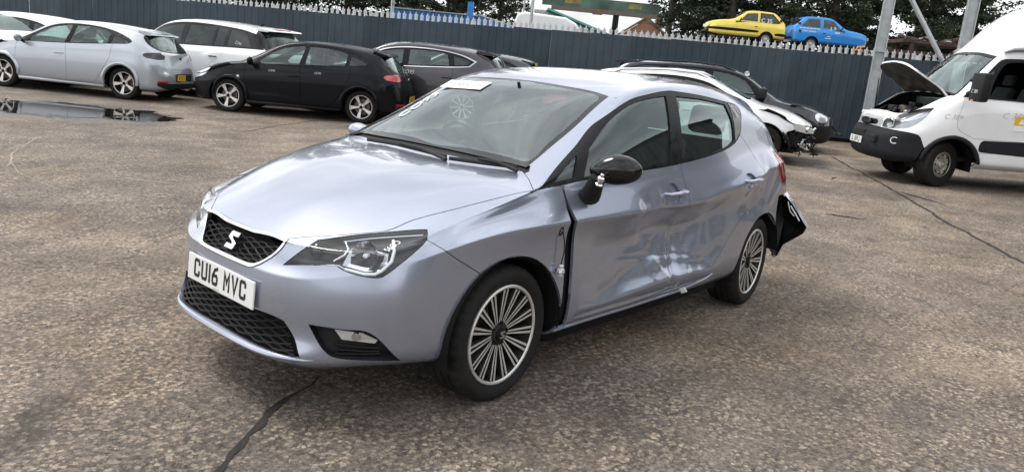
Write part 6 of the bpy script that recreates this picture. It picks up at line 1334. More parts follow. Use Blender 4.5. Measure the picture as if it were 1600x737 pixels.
BR0=(-17.75,-3.30,4.6); BR1=(-18.15,-1.80,2.30)
SCR=(-30.6,-6.8)
TREES=[]
for i,(x,y,k,sc,lab) in enumerate([
 (-19.5,-39,0,.95,'dark conifer beyond the fence above the white off-roader'),(-22.5,-37.5,1,1.0,'loose conifer beyond the fence, right of the one above the white off-roader'),
 (-25.0,-34.2,2,1.05,'dense conifer beyond the fence just left of the rust-stained pole'),(-26.6,-31.0,0,1.0,'conifer directly behind the blue skip'),(-29.4,-30.2,1,.95,'conifer behind the sloping end of the blue skip'),
 (-31.6,-28.6,2,.85,'small conifer left of the white warehouse'),(-37.2,-20.6,0,.9,'conifer in front of the brick house, left of the yellow three-wheeler'),
 (-38.6,-17.6,2,1.1,'dense dark conifer right behind the yellow three-wheeler bonnet'),(-41.5,-16.8,3,1.0,'tall open conifer above the yellow three-wheeler roof'),
 (-42.0,-13.2,1,1.05,'open conifer with bare trunk between yellow and blue three-wheelers'),(-44.5,-12.6,0,1.1,'conifer behind the bonnet of the blue three-wheeler'),
 (-45.2,-9.6,3,1.0,'tall open conifer behind the first steel column'),(-48.0,-9.8,2,1.1,'dense conifer behind the diagonal brace'),(-48.6,-7.6,1,.95,'conifer just left of the second steel column'),
 (-49.5,-2.6,0,1.05,'conifer showing over the roof of the white panel van'),(-24.0,-43.0,3,1.1,'tall conifer in the back row at the far left'),(-36.0,-37.5,3,1.1,'tall back-row conifer behind the blue skip'),
 (-50.0,-21.0,1,1.1,'back-row conifer behind the yellow three-wheeler'),(-54.0,-15.5,3,1.1,'back-row conifer behind the blue three-wheeler'),(-41.0,-19.6,1,1.0,'conifer between the brick house and the yellow three-wheeler')]): TREES.append((x,y,k,sc,lab))

RRS=(-6.06,-16.20)
# ================================================================ yard surface
def ground_mat():
    m,nt,b=nmat('worn_concrete'); N=nt.nodes; L=nt.links
    tc=N.new('ShaderNodeTexCoord'); P=tc.outputs['Object']
    def noise(sc,det=6,ro=.6,vec=None,dist=0):
        n=N.new('ShaderNodeTexNoise'); n.inputs['Scale'].default_value=sc; n.inputs['Detail'].default_value=det; n.inputs['Roughness'].default_value=ro; n.inputs['Distortion'].default_value=dist
        L.new(vec or P,n.inputs['Vector']); return n.outputs['Fac']
    def ramp(f,stops):
        r=N.new('ShaderNodeValToRGB'); e=r.color_ramp.elements
        while len(e)<len(stops): e.new(.5)
        for q,(p,c) in zip(e,stops): q.position=p; q.color=(*c,1)
        L.new(f,r.inputs[0]); return r.outputs[0]
    def mix(a,bb,f,mode='MIX'):
        x=N.new('ShaderNodeMix'); x.data_type='RGBA'; x.blend_type=mode
        for i,v in ((6,a),(7,bb)):
            if isinstance(v,tuple): x.inputs[i].default_value=(*v,1)
            else: L.new(v,x.inputs[i])
        if isinstance(f,float): x.inputs[0].default_value=f
        else: L.new(f,x.inputs[0])
        return x.outputs[2]
    def rng(f,a,bb,c=0.0,d=1.0):
        r=N.new('ShaderNodeMapRange'); r.inputs[1].default_value=a; r.inputs[2].default_value=bb; r.inputs[3].default_value=c; r.inputs[4].default_value=d; L.new(f,r.inputs[0]); return r.outputs[0]
    def mul(a,bb):
        x=N.new('ShaderNodeMath'); x.operation='MULTIPLY'
        for i,v in ((0,a),(1,bb)):
            if isinstance(v,float): x.inputs[i].default_value=v
            else: L.new(v,x.inputs[i])
        return x.outputs[0]
    big=noise(.33,5,.62); mid=noise(1.5,7,.66); fine=noise(13,6,.72); gr=noise(34,5,.78); gr2=noise(90,3,.7)
    mp=N.new('ShaderNodeMapping'); mp.inputs['Rotation'].default_value=(0,0,math.radians(-40)); mp.inputs['Scale'].default_value=(.8,2.6,1); L.new(P,mp.inputs[0])
    streak=noise(1.3,8,.72,mp.outputs[0],.6)
    tan=ramp(mid,[(.32,(.175,.132,.100)),(.50,(.255,.200,.150)),(.68,(.37,.295,.218))])
    mauve=ramp(mid,[(.32,(.115,.095,.085)),(.52,(.175,.147,.131)),(.70,(.24,.205,.182))])
    col=mix(mauve,tan,rng(big,.44,.56))
    col=mix(col,ramp(streak,[(.36,(.075,.058,.048)),(.54,(.165,.136,.113)),(.72,(.31,.26,.215))]),.25)
    vo=N.new('ShaderNodeTexVoronoi'); vo.inputs['Scale'].default_value=95; L.new(P,vo.inputs['Vector'])
    sep=N.new('ShaderNodeSeparateColor'); L.new(vo.outputs['Color'],sep.inputs[0])
    cov=rng(noise(3.1,6,.7),.40,.62,.15,1.0)
    va=N.new('ShaderNodeTexVoronoi'); va.inputs['Scale'].default_value=56; va.inputs['Randomness'].default_value=1; 
    wv=N.new('ShaderNodeVectorMath'); wv.operation='MULTIPLY_ADD'; nz=N.new('ShaderNodeTexNoise'); nz.inputs['Scale'].default_value=60; L.new(P,nz.inputs['Vector']); L.new(nz.outputs['Color'],wv.inputs[0]); wv.inputs[1].default_value=(.02,.02,.02); L.new(P,wv.inputs[2]); L.new(wv.outputs[0],va.inputs['Vector'])
    sa=N.new('ShaderNodeSeparateColor'); L.new(va.outputs['Color'],sa.inputs[0])
    agg=ramp(sa.outputs[0],[(0,(.022,.018,.015)),(.30,(.085,.068,.056)),(.62,(.22,.178,.138)),(1,(.58,.49,.39))])
    col=mix(col,agg,mul(rng(noise(2.7,6,.72),.38,.60,.12,.80),.85))
    col=mix(col,(.018,.015,.012),mul(rng(va.outputs['Distance'],.45,.75),.5))
    dark=mul(rng(gr,.50,.38),cov); col=mix(col,(.017,.013,.010),mul(dark,.92))  # real grain tone plus relief shading put into the colour: dark pits, pale crests
    lite=mul(rng(gr,.55,.70),cov); col=mix(col,(.46,.365,.265),mul(lite,.70))
    col=mix(col,(.020,.017,.015),mul(rng(gr2,.44,.34),.55)); col=mix(col,(.44,.37,.29),mul(rng(gr2,.60,.72),.45))
    col=mix(col,(.60,.56,.49),mul(mul(rng(sep.outputs[0],.965,.98),rng(fine,.48,.62)),.6))
    pit=gr
    stain=rng(noise(.5,6,.64),.54,.68); col=mix(col,(.060,.047,.040),mul(stain,.50))
    oil=rng(noise(1.0,4,.55,None,.8),.66,.72); col=mix(col,(.020,.018,.017),mul(oil,.55))
    lum=rng(noise(.85,7,.68),.36,.64,.70,1.36); st2=rng(streak,.36,.64,.88,1.10)
    tone=N.new('ShaderNodeVectorMath'); tone.operation='SCALE'; L.new(col,tone.inputs[0]); L.new(mul(lum,st2),tone.inputs['Scale']); col=tone.outputs[0]
    col=mix(col,(.95,.78,.58),mul(rng(noise(.6,5,.65),.52,.66),.45),'MULTIPLY')
    col=mix(col,(1.0,.94,.885),.5,'MULTIPLY'); col=mix(col,(.034,.029,.026),mul(rng(noise(.8,8,.74,None,1.2),.60,.66),.62))
    # wet rim about the puddle beside the silver hatchback
    sx=N.new('ShaderNodeSeparateXYZ'); L.new(P,sx.inputs[0])
    mp2=N.new('ShaderNodeMapping'); mp2.inputs['Location'].default_value=(2.3,10.9,0); L.new(P,mp2.inputs[0])
    mp3=N.new('ShaderNodeMapping'); mp3.inputs['Scale'].default_value=(1/1.7,1/1.9,1); L.new(mp2.outputs[0],mp3.inputs[0])
    ln=N.new('ShaderNodeVectorMath'); ln.operation='LENGTH'; L.new(mp3.outputs[0],ln.inputs[0])
    add=N.new('ShaderNodeMath'); add.operation='MULTIPLY_ADD'; add.inputs[1].default_value=.9; L.new(mid,add.inputs[0]); L.new(ln.outputs['Value'],add.inputs[2])
    wet=rng(add.outputs[0],1.15,1.45,1,0)
    col=mix(col,(.040,.035,.031),mul(wet,.75))
    L.new(col,b.inputs['Base Color'])
    ro=rng(fine,.3,.7,.62,.92); r2=N.new('ShaderNodeMath'); r2.operation='MULTIPLY_ADD'; r2.inputs[1].default_value=-.42; L.new(wet,r2.inputs[0]); L.new(ro,r2.inputs[2]); L.new(r2.outputs[0],b.inputs['Roughness'])
    hs=N.new('ShaderNodeMath'); hs.operation='ADD'; L.new(mul(sa.outputs[0],.55),hs.inputs[0])
    h2=N.new('ShaderNodeMath'); h2.operation='ADD'; L.new(mul(pit,.9),h2.inputs[0]); L.new(mul(fine,.7),h2.inputs[1]); L.new(h2.outputs[0],hs.inputs[1])
    bp=N.new('ShaderNodeBump'); bp.inputs['Distance'].default_value=.020; bp.inputs['Strength'].default_value=.9; L.new(hs.outputs[0],bp.inputs['Height']); L.new(bp.outputs[0],b.inputs['Normal'])
    return m
def ground():
    g=MB(); xs=[-400,-200,-120]+[-80+.5*i for i in range(180)]+[20,60,200]
    ys=[-300,-40,60,300]
    v=[(x,y,gz(x) if x>-60 else gz(-60)) for x in xs for y in ys]; n=len(ys)
    g.add(v,[(i*n+j,(i+1)*n+j,(i+1)*n+j+1,i*n+j+1) for i in range(len(xs)-1) for j in range(n-1)])
    tag(g.build('ground',ground_mat(),None,True),kind='structure')
    def ribbon(name,pts,wd,mat,seed=0,z=.004,jit=.5):
        rs=random.Random(seed); P=[Vector((p[0],p[1])) for p in pts]; fine=[]
        for a,b in zip(P[:-1],P[1:]):
            k=max(2,int((b-a).length/.06))
            fine+=[a.lerp(b,i/k) for i in range(k)]
        fine.append(P[-1]); v=[]; off=0
        for i,p in enumerate(fine):
            t=(fine[min(i+1,len(fine)-1)]-fine[max(i-1,0)]).normalized(); nn=Vector((-t.y,t.x)); off=off*.8+rs.gauss(0,wd*jit*.5)
            w1=wd*(.5+rs.random()*jit); w2=wd*(.5+rs.random()*jit); e=min(1,(i+1)/6,(len(fine)-i)/6); c=p+nn*off
            for s,w in ((1,w1),(-1,w2)): q=c+nn*s*w*e; v.append((q.x,q.y,gz(q.x)+z))
        b=MB(); b.add(v,[(2*i,2*i+1,2*i+3,2*i+2) for i in range(len(fine)-1)]); return tag(b.build(name,mat,None,fix=False),kind='structure')
    tar=pm('old_tar',(.014,.012,.011),.85,noise=(30,.5),bump=(60,.006)); scr=pm('scratched_concrete',(.31,.265,.22),.9,noise=(20,.35)); damp=pm('damp_concrete',(.055,.046,.040),.8,noise=(9,.5))
    ribbon('joint',JOINT_NEAR,.010,tar,1,jit=2.2); ribbon('joint',JOINT_FAR,.030,tar,2); ribbon('joint',JOINT_LEFT,.012,tar,3)
    for k,(p,w) in enumerate(SCRATCHES): ribbon('scratch_mark',p,w*(1.3 if k==0 else .8),scr,20+k,.003,.7)
    # puddle: thin standing water whose edge breaks up over the rough concrete
    water=bpy.data.materials.new('puddle_water'); water.use_nodes=True; nt=water.node_tree; N=nt.nodes; L=nt.links; b=N['Principled BSDF']; out=[q for q in N if q.type=='OUTPUT_MATERIAL'][0]
    b.inputs['Base Color'].default_value=(.012,.011,.010,1); b.inputs['Roughness'].default_value=.03
    tc=N.new('ShaderNodeTexCoord'); n1=N.new('ShaderNodeTexNoise'); n1.inputs['Scale'].default_value=1.5; n1.inputs['Detail'].default_value=9; n1.inputs['Roughness'].default_value=.68; L.new(tc.outputs['Object'],n1.inputs['Vector'])
    ln=N.new('ShaderNodeVectorMath'); ln.operation='LENGTH'; mp=N.new('ShaderNodeMapping'); mp.inputs['Scale'].default_value=(1/1.75,1/1.05,1); L.new(tc.outputs['Object'],mp.inputs[0]); L.new(mp.outputs[0],ln.inputs[0])
    ad=N.new('ShaderNodeMath'); ad.operation='MULTIPLY_ADD'; ad.inputs[1].default_value=2.6; L.new(n1.outputs['Fac'],ad.inputs[0]); L.new(ln.outputs['Value'],ad.inputs[2])
    mr=N.new('ShaderNodeMapRange'); mr.inputs[1].default_value=2.14; mr.inputs[2].default_value=2.24; L.new(ad.outputs[0],mr.inputs[0])
    tr=N.new('ShaderNodeBsdfTransparent'); ms=N.new('ShaderNodeMixShader'); L.new(mr.outputs[0],ms.inputs[0]); L.new(b.outputs[0],ms.inputs[1]); L.new(tr.outputs[0],ms.inputs[2]); L.new(ms.outputs[0],out.inputs[0])
    bb=MB(); n=48; bb.add([(2.3*math.cos(2*math.pi*i/n),1.5*math.sin(2*math.pi*i/n),0) for i in range(n)],[tuple(range(n))]); pu=tag(bb.build('puddle',water),kind='structure'); pu.location=(-2.35,-10.85,gz(-2.3)+.004); pu.rotation_euler=(0,0,R_(128))
    # loose grit on the near concrete
    bm=MB(); rs=random.Random(9)
    for k in range(2600):
        d=rs.random()**1.3*9+1.6; a=math.radians(220+rs.uniform(-38,38)); x=2.35+d*math.cos(a); y=2.79+d*math.sin(a)
        if -3.1<x<.8 and abs(y)<.72: continue
        s=rs.uniform(.0025,.008)*(1.6 if rs.random()<.06 else 1); z=gz(x)
        o=[(x+rs.uniform(.6,1.2)*s*math.cos(q),y+rs.uniform(.6,1.2)*s*math.sin(q),z) for q in (0,1.25,2.5,3.8,5.0)]; t=[(x+(p[0]-x)*.6,y+(p[1]-y)*.6,z+s*rs.uniform(.5,1.0)) for p in o]
        bm.add(o+t,[(i,(i+1)%5,5+(i+1)%5,5+i) for i in range(5)]+[(5,6,7,8,9)])
    tag(bm.build('loose_grit',pm('grit',(.16,.145,.13),.9,noise=(60,.7)),None,fix=False),kind='stuff')
    # twigs and scraps lying about on the right
    for k,(x,y,L,a) in enumerate(TWIGS):
        b=MB(); pts=[(x+L*(i/5-.5)*math.cos(a)+rs.uniform(-.02,.02),y+L*(i/5-.5)*math.sin(a)+rs.uniform(-.02,.02),gz(x)+.012) for i in range(6)]; b.tube(pts,[.003,.006,.006,.006,.005,.002],6)
        tag(b.build('twig',MT['under'],None,True),TWIG_LABEL[k],'twig')
# ================================================================ fence with sheet cladding
FA=Vector((-8.1075,-18.42)); FB=Vector((-17.4916,-3.492)); FD=(FB-FA).normalized(); FN=Vector((FD.y,-FD.x))
if FN.dot(Vector((2.3,2.8))-FA)<0: FN=-FN
def ftop(s): return 2.230+(2.447-2.230)*s/17.632
def fp(s,off=0.0): p=FA+FD*s+FN*off; return p
def fence():
    f=thing('palisade_fence','long galvanised palisade fence clad in dark blue-grey ribbed sheets along the back of the yard','fence',(FA.x,FA.y,gz(FA.x)))
    M0=Matrix.Translation((-FA.x,-FA.y,-gz(FA.x)))
    clad=[pm('cladding_a',(.043,.062,.078),.42,.0,spec=.25,noise=(1.2,.22)),pm('cladding_b',(.036,.054,.068),.45,.0,spec=.25,noise=(1.2,.25)),pm('cladding_c',(.049,.069,.086),.40,.0,spec=.25,noise=(1.2,.22))]
    W=1.0; Hs=2.6
    prof=[]; x=0
    for k in range(5):
        for dx,d in ((0,0),(.125,0),(.136,.012),(.166,.012),(.178,0)): prof.append((k*.2+dx,d))
    prof.append((1.0,0))
    meshes=[]
    for cm in clad:
        b=MB(); n=len(prof); v=[(px,d,0) for px,d in prof]+[(px,d,-Hs) for px,d in prof]
        b.add(v,[(i,i+1,n+i+1,n+i) for i in range(n-1)]); o=b.build('cladding_sheet',cm,fix=False); me=o.data; bpy.data.objects.remove(o); meshes.append(me)
    rs=random.Random(2); ang=math.atan2(FD.y,FD.x); s=-9.0; i=0
    while s<34:
        step=.022*(i//6%2); t=ftop(s+.5)+rs.uniform(-.006,.006)+step
        o=bpy.data.objects.new('cladding_sheet',meshes[rs.choice([0,0,1,2])]); C.objects.link(o); o.parent=f
        p=fp(s,.03+.006*(i%2)); h=t-(gz(p.x)+.10); o.location=M0@Vector((p.x,p.y,t)); o.scale=(.998,-1 if FN.dot(Vector((-math.sin(ang),math.cos(ang))))<0 else 1,h/Hs); o.rotation_euler=(0,rs.uniform(-.002,.002),ang); s+=W; i+=1
    galv=pm('galvanised',(.56,.58,.59),.50,.25,noise=(9,.2)); 
    # one pale: W section with three points
    b=MB(); yw=.012; pts=[(-.042,0),(-.042,2.44),(-.050,2.50),(-.024,2.50),(0,2.57),(.024,2.50),(.050,2.50),(.042,2.44),(.042,0)]
    n=len(pts); fold=[-.014,-.014,-.020,0,.004,0,-.020,-.014,-.014]
    cen=[(0,0),(0,2.46)]
    v=[(p[0],fold[i]+.012,p[1]) for i,p in enumerate(pts)]+[(0,.020,0),(0,.020,2.44)]
    fc=[(0,n,n+1,1),(1,n+1,2+1,2),(3,n+1,4),(4,n+1,5),(5,n+1,7,6),(7,n+1,n,8)]
    v2=[(p[0],p[1]-.006,p[2]) for p in v]; b.add(v,fc); b.add(v2,[q[::-1] for q in fc]); o=b.build('pale',galv,fix=False); pm_=o.data; bpy.data.objects.remove(o)
    s=-2.0; 
    while s<30:
        p=fp(s,-.03); o=bpy.data.objects.new('pale',pm_); C.objects.link(o); o.parent=f; t=ftop(s)+.205+rs.uniform(-.008,.008)
        o.location=M0@Vector((p.x,p.y,t-2.57)); o.rotation_euler=(rs.uniform(-.004,.004),rs.uniform(-.003,.003),ang+(math.pi if FN.dot(Vector((-math.sin(ang),math.cos(ang))))<0 else 0)); s+=.155
    for dz in (-.35,-1.7):
        b=MB(); 
        for k in range(43):
            a,bq=fp(-9+k,-.07),fp(-8+k,-.07); b.tube([M0@Vector((a.x,a.y,ftop(-9+k)+dz)),M0@Vector((bq.x,bq.y,ftop(-8+k)+dz))],.025,4)
        b.build('rail',galv,f)
    for k in range(16):
        s=-8.6+2.75*k; p=fp(s,-.13); b=MB(); b.box(p.x-.05,p.x+.05,p.y-.05,p.y+.05,gz(p.x)-.05,ftop(s)+.10); b.xf(M0); b.build('post',galv,f)
    b=MB()
    for k in range(43):
        a=fp(-9+k,-.10); bq=fp(-8+k,-.10); a2=fp(-9+k,.0); b2=fp(-8+k,.0)
        b.add([M0@Vector((a2.x,a2.y,gz(a2.x)-.02)),M0@Vector((b2.x,b2.y,gz(b2.x)-.02)),M0@Vector((b2.x,b2.y,gz(b2.x)+.14)),M0@Vector((a2.x,a2.y,gz(a2.x)+.14))],[(0,1,2,3)])
    b.build('gravel_board',MT['under'],f)
# ================================================================ things beyond the fence
def yawbox(name,mat,p0,p1,z0,z1,depth,label=None,cat=None,bev=.0):
    pass
def corrug(b,L,H,pitch,d,M):
    n=int(L/pitch); v=[];
    for i in range(n):
        x=i*pitch
        for dx,y in ((0,0),(pitch*.3,0),(pitch*.5,d),(pitch*.8,d)): v.append((x+dx,y))
    v.append((n*pitch,0)); k=len(v); b.add([M@Vector((x,y,0)) for x,y in v]+[M@Vector((x,y,H)) for x,y in v],[(i,i+1,k+i+1,k+i) for i in range(k-1)])
def container(name,label,mat,frame_mat,x,y,h,L=12.2,W=2.44,H=2.59,dz=0.0):
    """origin at the left near corner as seen along heading"""
    c=thing(name,label,'container'); b=MB()
    corrug(b,L-.3,H-.3,.30,.035,Matrix.Translation((.15,0,.15))); b.build('side_wall',mat,c,fix=False)
    b=MB(); corrug(b,L-.3,H-.3,.30,.035,Matrix.Translation((.15,W,.15))); b.build('side_wall',mat,c,fix=False)
    b=MB(); corrug(b,W-.3,H-.3,.30,.035,Matrix.Translation((0,.15,.15))@Matrix.Rotation(math.pi/2,4,'Z')); b.build('end_wall',mat,c,fix=False)
    b=MB(); corrug(b,W-.3,H-.3,.30,.035,Matrix.Translation((L,.15,.15))@Matrix.Rotation(math.pi/2,4,'Z')); b.build('end_wall',mat,c,fix=False)
    b=MB(); b.box(.05,L-.05,.05,W-.05,H-.06,H-.02); b.build('roof_panel',mat,c)
    for xx in (0,L-.15):
        for yy in (-.01,W-.14):
            b=MB(); b.box(xx,xx+.15,yy,yy+.15,0,H); b.build('corner_post',frame_mat,c)
    for yy in (-.015,W-.085):
        for zz in (0,H-.13):
            b=MB(); b.box(.15,L-.15,yy,yy+.1,zz,zz+.13); b.build('rail',frame_mat,c)
    c.location=(x,y,gz(x)+dz); c.rotation_euler=(0,0,R_(h)); return c
def beyond():
    cream=pm('cream_steel',(.50,.47,.40),.55,noise=(2,.25)); blue=pm('blue_steel',(.025,.15,.42),.5,noise=(2,.3)); bluef=pm('blue_frame',(.02,.10,.28),.5,noise=(3,.3)); gre=pm('grey_steel',(.30,.32,.33),.5,.3,noise=(4,.25))
    container('shipping_container','cream shipping container behind the fence carrying the yellow and blue three-wheelers',cream,cream,-26.55,-16.30,130.4,12.2,2.44,2.64)
    # blue steel skip / container with a raised corner post and sloping end
    c=thing('blue_skip','blue corrugated steel skip with sloping end and a raised post, behind the fence','skip')
    b=MB(); corrug(b,3.0,2.35,.22,.04,Matrix.Translation((0,0,.1))); b.build('side_wall',blue,c,fix=False)
    b=MB(); b.prism([(3.0,.1),(4.5,.1),(4.5,2.12),(3.0,2.45)],0,2.2,'y'); b.build('sloping_end',blue,c)
    b=MB(); b.box(0,2.99,.06,2.2,.1,2.42); b.build('hopper',bluef,c)
    b=MB(); b.box(-.05,3.0,-.05,.04,2.42,2.455); b.build('top_rail',gre,c)
    b=MB(); b.tube([(3.0,-.01,2.47),(4.5,-.01,2.14)],.03,6); b.build('top_rail',gre,c)
    b=MB(); b.box(2.62,2.82,-.06,.12,2.3,2.86); b.build('corner_post',blue,c)
    c.location=(-14.95,-18.30,gz(-15)+.20); c.rotation_euler=(0,0,R_(130.4))
    # white van roof showing over the fence
    wp=pm('white_van_paint',(.76,.77,.77),.35,coat=.6,noise=(2,.06))
    c=thing('panel_van','white van with rounded roof standing close behind the fence, only its roof showing','van')
    b=MB(); b.prism([(0,.35),(2.5,.35),(2.5,1.25),(2.42,2.05),(2.20,2.48),(1.80,2.66),(.45,2.72),(.22,2.64),(.08,2.20),(0,1.4)],-.9,.9,'y') 
    bo=b.build('body_shell',wp,c); 
    md=bo.modifiers.new('b','BEVEL'); md.width=.12; md.segments=3; md.limit_method='ANGLE'
    b=MB(); b.box(2.502,2.506,-.7,.7,.8,1.2); b.build('rear_window',MT['privacy'],c)
    b=MB(); b.box(.4,1.8,.902,.906,1.45,1.95); b.build('side_window',MT['privacy'],c)
    for x_ in (.4,1.75):
        b=MB(); b.lathe([(.33,-.1),(.33,.1),(.2,.12),(0,.12)],n=20,c=(x_,.85,.33)); b.build('wheel',MT['rubber'],c,True)
    c.location=(-17.55,-15.1,gz(-18)+.06); c.rotation_euler=(0,0,R_(130.4))
    # white corrugated warehouse with green barge board
    wh=pm('white_cladding',(.62,.63,.62),.6,noise=(.6,.12)); grn=pm('green_trim',(.03,.19,.17),.5,noise=(3,.3))
    c=thing('warehouse','white corrugated warehouse with green roof edging, far behind the fence','building')
    L=8.4; b=MB(); n=40
    def top(u): return 5.45 if u<.12 else 5.45-(u-.12)/.88*2.2
    v=[];
    for i in range(n*4+1):
        u=i/(n*4); x=u*L; d=.06 if (i%4) in (2,3) else 0; v+= [(x,d,0),(x,d,top(u))]
    b.add(v,[(2*i,2*i+2,2*i+3,2*i+1) for i in range(n*4)]); b.build('gable_wall',wh,c,fix=False)
    b=MB(); b.prism([(0,0),(L,0),(L,3.2),(.12*L,5.4),(0,5.4)],.1,12,'y'); b.build('roof',wh,c)
    b=MB(); b.tube([(.12*L,-.08,5.5),(L+.25,-.08,3.18)],.16,4); b.build('barge_board',grn,c)
    b=MB(); b.tube([(L-.05,-.1,3.2),(L+6.5,1.5,2.6)],.10,4); b.build('gutter',gre,c)
    b=MB(); b.box(L-.2,L+.45,-.4,.2,2.9,3.45); b.build('wall_box',pm('tan_box',(.36,.30,.18),.7),c)
    b=MB(); b.box(L,L+8,.3,.6,0,2.7); b.build('low_wall',wh,c)
    c.location=(-45.2,-37.6,gz(-45)-.75); c.rotation_euler=(0,0,R_(128))
    # weathered green gantry beam on a dark leg
    gb=pm('weathered_green',(.055,.10,.075),.7,noise=(1.1,.75)); m=gb.node_tree
    c=thing('gantry','weathered green and yellow steel gantry beam on a dark leg above the fence','gantry'); 
    b=MB(); b.box(-.4,4.5,-.12,.12,.0,.42); b.build('beam',[gb],c)
    ye=pm('yellow_patch',(.24,.20,.06),.6,noise=(4,.5))
    for x0,x1 in ((.55,1.25),(3.2,3.75)):
        b=MB(); b.box(x0,x1,-.125,.0,.14,.34); b.build('yellow_patch',ye,c)
    b=MB(); b.box(.0,4.4,-.16,.16,-.16,0); b.build('lower_flange',MT['brake'],c)
    b=MB(); b.box(2.62,2.86,-.1,.1,-4.0,-.16); b.build('leg',MT['trim_black'],c)
    rb=pm('rusty_bracket',(.16,.10,.06),.8)
    for q in ((1.75,2.15,-.18,.18,-.20,-.02),(4.0,4.2,-.15,.15,-.36,-.1)): b=MB(); b.box(*q); b.build('bracket',rb,c)
    c.location=(-23.55,-18.30,gz(-23)+3.50); c.rotation_euler=(0,0,R_(129.5))
    # brick house gable
    br=pm('brick',(.26,.13,.085),.85,noise=(8,.35)); 
    c=thing('brick_house','brick house gable with sloping roof seen through the trees','house')
    b=MB(); b.prism([(0,0),(6,0),(6,3.0),(3,5.1),(0,3.0)],0,8,'y'); b.build('wall',br,c)
    rf=pm('roof_tile',(.12,.085,.07),.85,noise=(5,.3)); b=MB(); b.prism([(-.3,2.82),(3,5.14),(6.3,2.82),(6.3,3.0),(3,5.38),(-.3,3.0)],-.15,8.2,'y'); b.build('roof',rf,c)
    b=MB(); b.box(4.2,4.8,3,3.7,4.2,5.9); b.build('chimney',br,c)
    b=MB(); b.box(2.3,3.7,-.03,.05,1.2,2.5); b.build('window',MT['privacy'],c)
    c.location=(-57.6,-38.6,gz(-58)); c.rotation_euler=(0,0,R_(128))
    # poles
    galv=pm('pole_galv',(.42,.44,.45),.45,.5,noise=(6,.2)); rust=pm('pole_rust',(.22,.15,.10),.7,noise=(12,.6))
    for nm,lab,x,y,r,h,mt in (('lamp_post','galvanised pole with rust stains standing behind the blue skip',-13.78,-16.76,.055,8,galv),('lamp_post','slim grey pole on the fence line in front of the white van roof',-15.02,-12.05,.045,8,galv),('lamp_post','thin dark pole far behind the fence left of the white warehouse',-29.1,-24.65,.05,11,galv)):
        c=thing(nm,lab,'pole',(x,y,gz(x))); b=MB(); b.tube([(0,0,0),(0,0,h*.5),(0,0,h)],[r*1.1,r,r*.8],10); b.build('pole',mt,c,True)
        b=MB(); b.box(-.14,.14,-.14,.14,0,.03); b.build('base_plate',mt,c)
        b=MB(); b.tube([(0,0,h),(.3,.3,h+.1)],.03,6); b.build('bracket',mt,c)
        if 'rust' in lab:
            b=MB(); b.tube([(r*.7*.7,r*.7,2.6),(r*.7*.7,r*.7,3.4)],.02,5); b.build('rust_streak',rust,c)
    # steel portal frame of two columns and a brace
    c=thing('steel_frame','tall galvanised steel columns with diagonal brace beside the open van bonnet','steel frame')
    def hbeam(name,x,y,h,w=.26,d=.24,a=R_(20)):
        b=MB(); M=Matrix.Translation((x,y,gz(x)))@Matrix.Rotation(a,4,'Z'); t=.018
        b.box(-w/2,w/2,-d/2,-d/2+t,0,h,M); b.box(-w/2,w/2,d/2-t,d/2,0,h,M); b.box(-.01,.01,-d/2+t,d/2-t,0,h,M); o=b.build(name,galv,c)
        for z in (2.2,3.6,5.0):
            q=MB(); q.box(-w/2+.01,-.012,-d/2+t,d/2-t,z,z+.014,M); q.box(.012,w/2-.01,-d/2+t,d/2-t,z,z+.014,M); q.build('stiffener',galv,o)
        return o
    hbeam('column',COL1[0],COL1[1],9); hbeam('column',COL2[0],COL2[1],9)
    b=MB(); b.tube([BR0,BR1],.055,8); b.build('brace',galv,c,True)
    b=MB(); b.tube([(COL1[0],COL1[1],8.7),(COL2[0],COL2[1],8.7)],.12,4); b.build('head_beam',galv,c)
    # scrap behind the frame
    rusty=pm('rusty_steel',(.055,.032,.024),.85,noise=(6,.6)); 
    c=thing('scrap_rack','rusty steel rack of scrap behind the steel columns','rack'); x0,y0=SCR
    M=Matrix.Translation((x0,y0,gz(x0)))@Matrix.Rotation(R_(130),4,'Z')
    for xx in (.9,3.2):
        for yy in (0,1.2): b=MB(); b.box(xx-.07,xx+.07,yy-.07,yy+.07,0,3.05,M); b.build('leg',rusty,c)
    b=MB(); b.box(.5,3.6,-.1,1.3,3.05,3.18,M); b.build('deck',rusty,c); b=MB(); b.box(-.1,3.3,-.05,.05,2.6,2.75,M); b.box(-.1,3.3,-.05,.05,1.4,1.5,M); b.build('crossbar',rusty,c)
    rs=random.Random(8)
    for k in range(26):
        b=MB(); px=rs.uniform(-1.5,3.6); pz=3.18+rs.uniform(.02,.16); py=rs.uniform(0,1); L=rs.uniform(.3,.9); a=rs.uniform(-.35,.35)
        if px<.5: pz=rs.uniform(2.2,2.75)
        b.tube([M@Vector((px-L/2,py,pz-a*L/2)),M@Vector((px,py+.05,pz+rs.uniform(-.05,.08))),M@Vector((px+L/2,py,pz+a*L/2))],[rs.uniform(.03,.08)]*3,6,flat=rs.uniform(.4,1.5)); o=b.build('scrap_piece',[MT['under'],MT['steel'],rusty][rs.randrange(3)],c,True)
    b=MB(); b.box(-1.6,.8,.1,1.2,0,2.3,M,.1); b.build('scrap_pile_base',MT['under'],c)
    b=MB(); b.tube([M@Vector((-.95,-.1,2.72)),M@Vector((-1.22,-.1,2.68)),M@Vector((-1.26,-.1,2.58)),M@Vector((-1.0,-.1,2.56))],.045,6); b.build('orange_hook',pm('orange_paint',(.65,.24,.02),.5),c,True)
    # long dark industrial unit on the camera's side of the yard (seen in the window reflections)
    dk=pm('dark_cladding',(.028,.034,.036),.6,noise=(.8,.2)); c=thing('industrial_unit','long dark clad industrial unit on the near side of the yard','building')
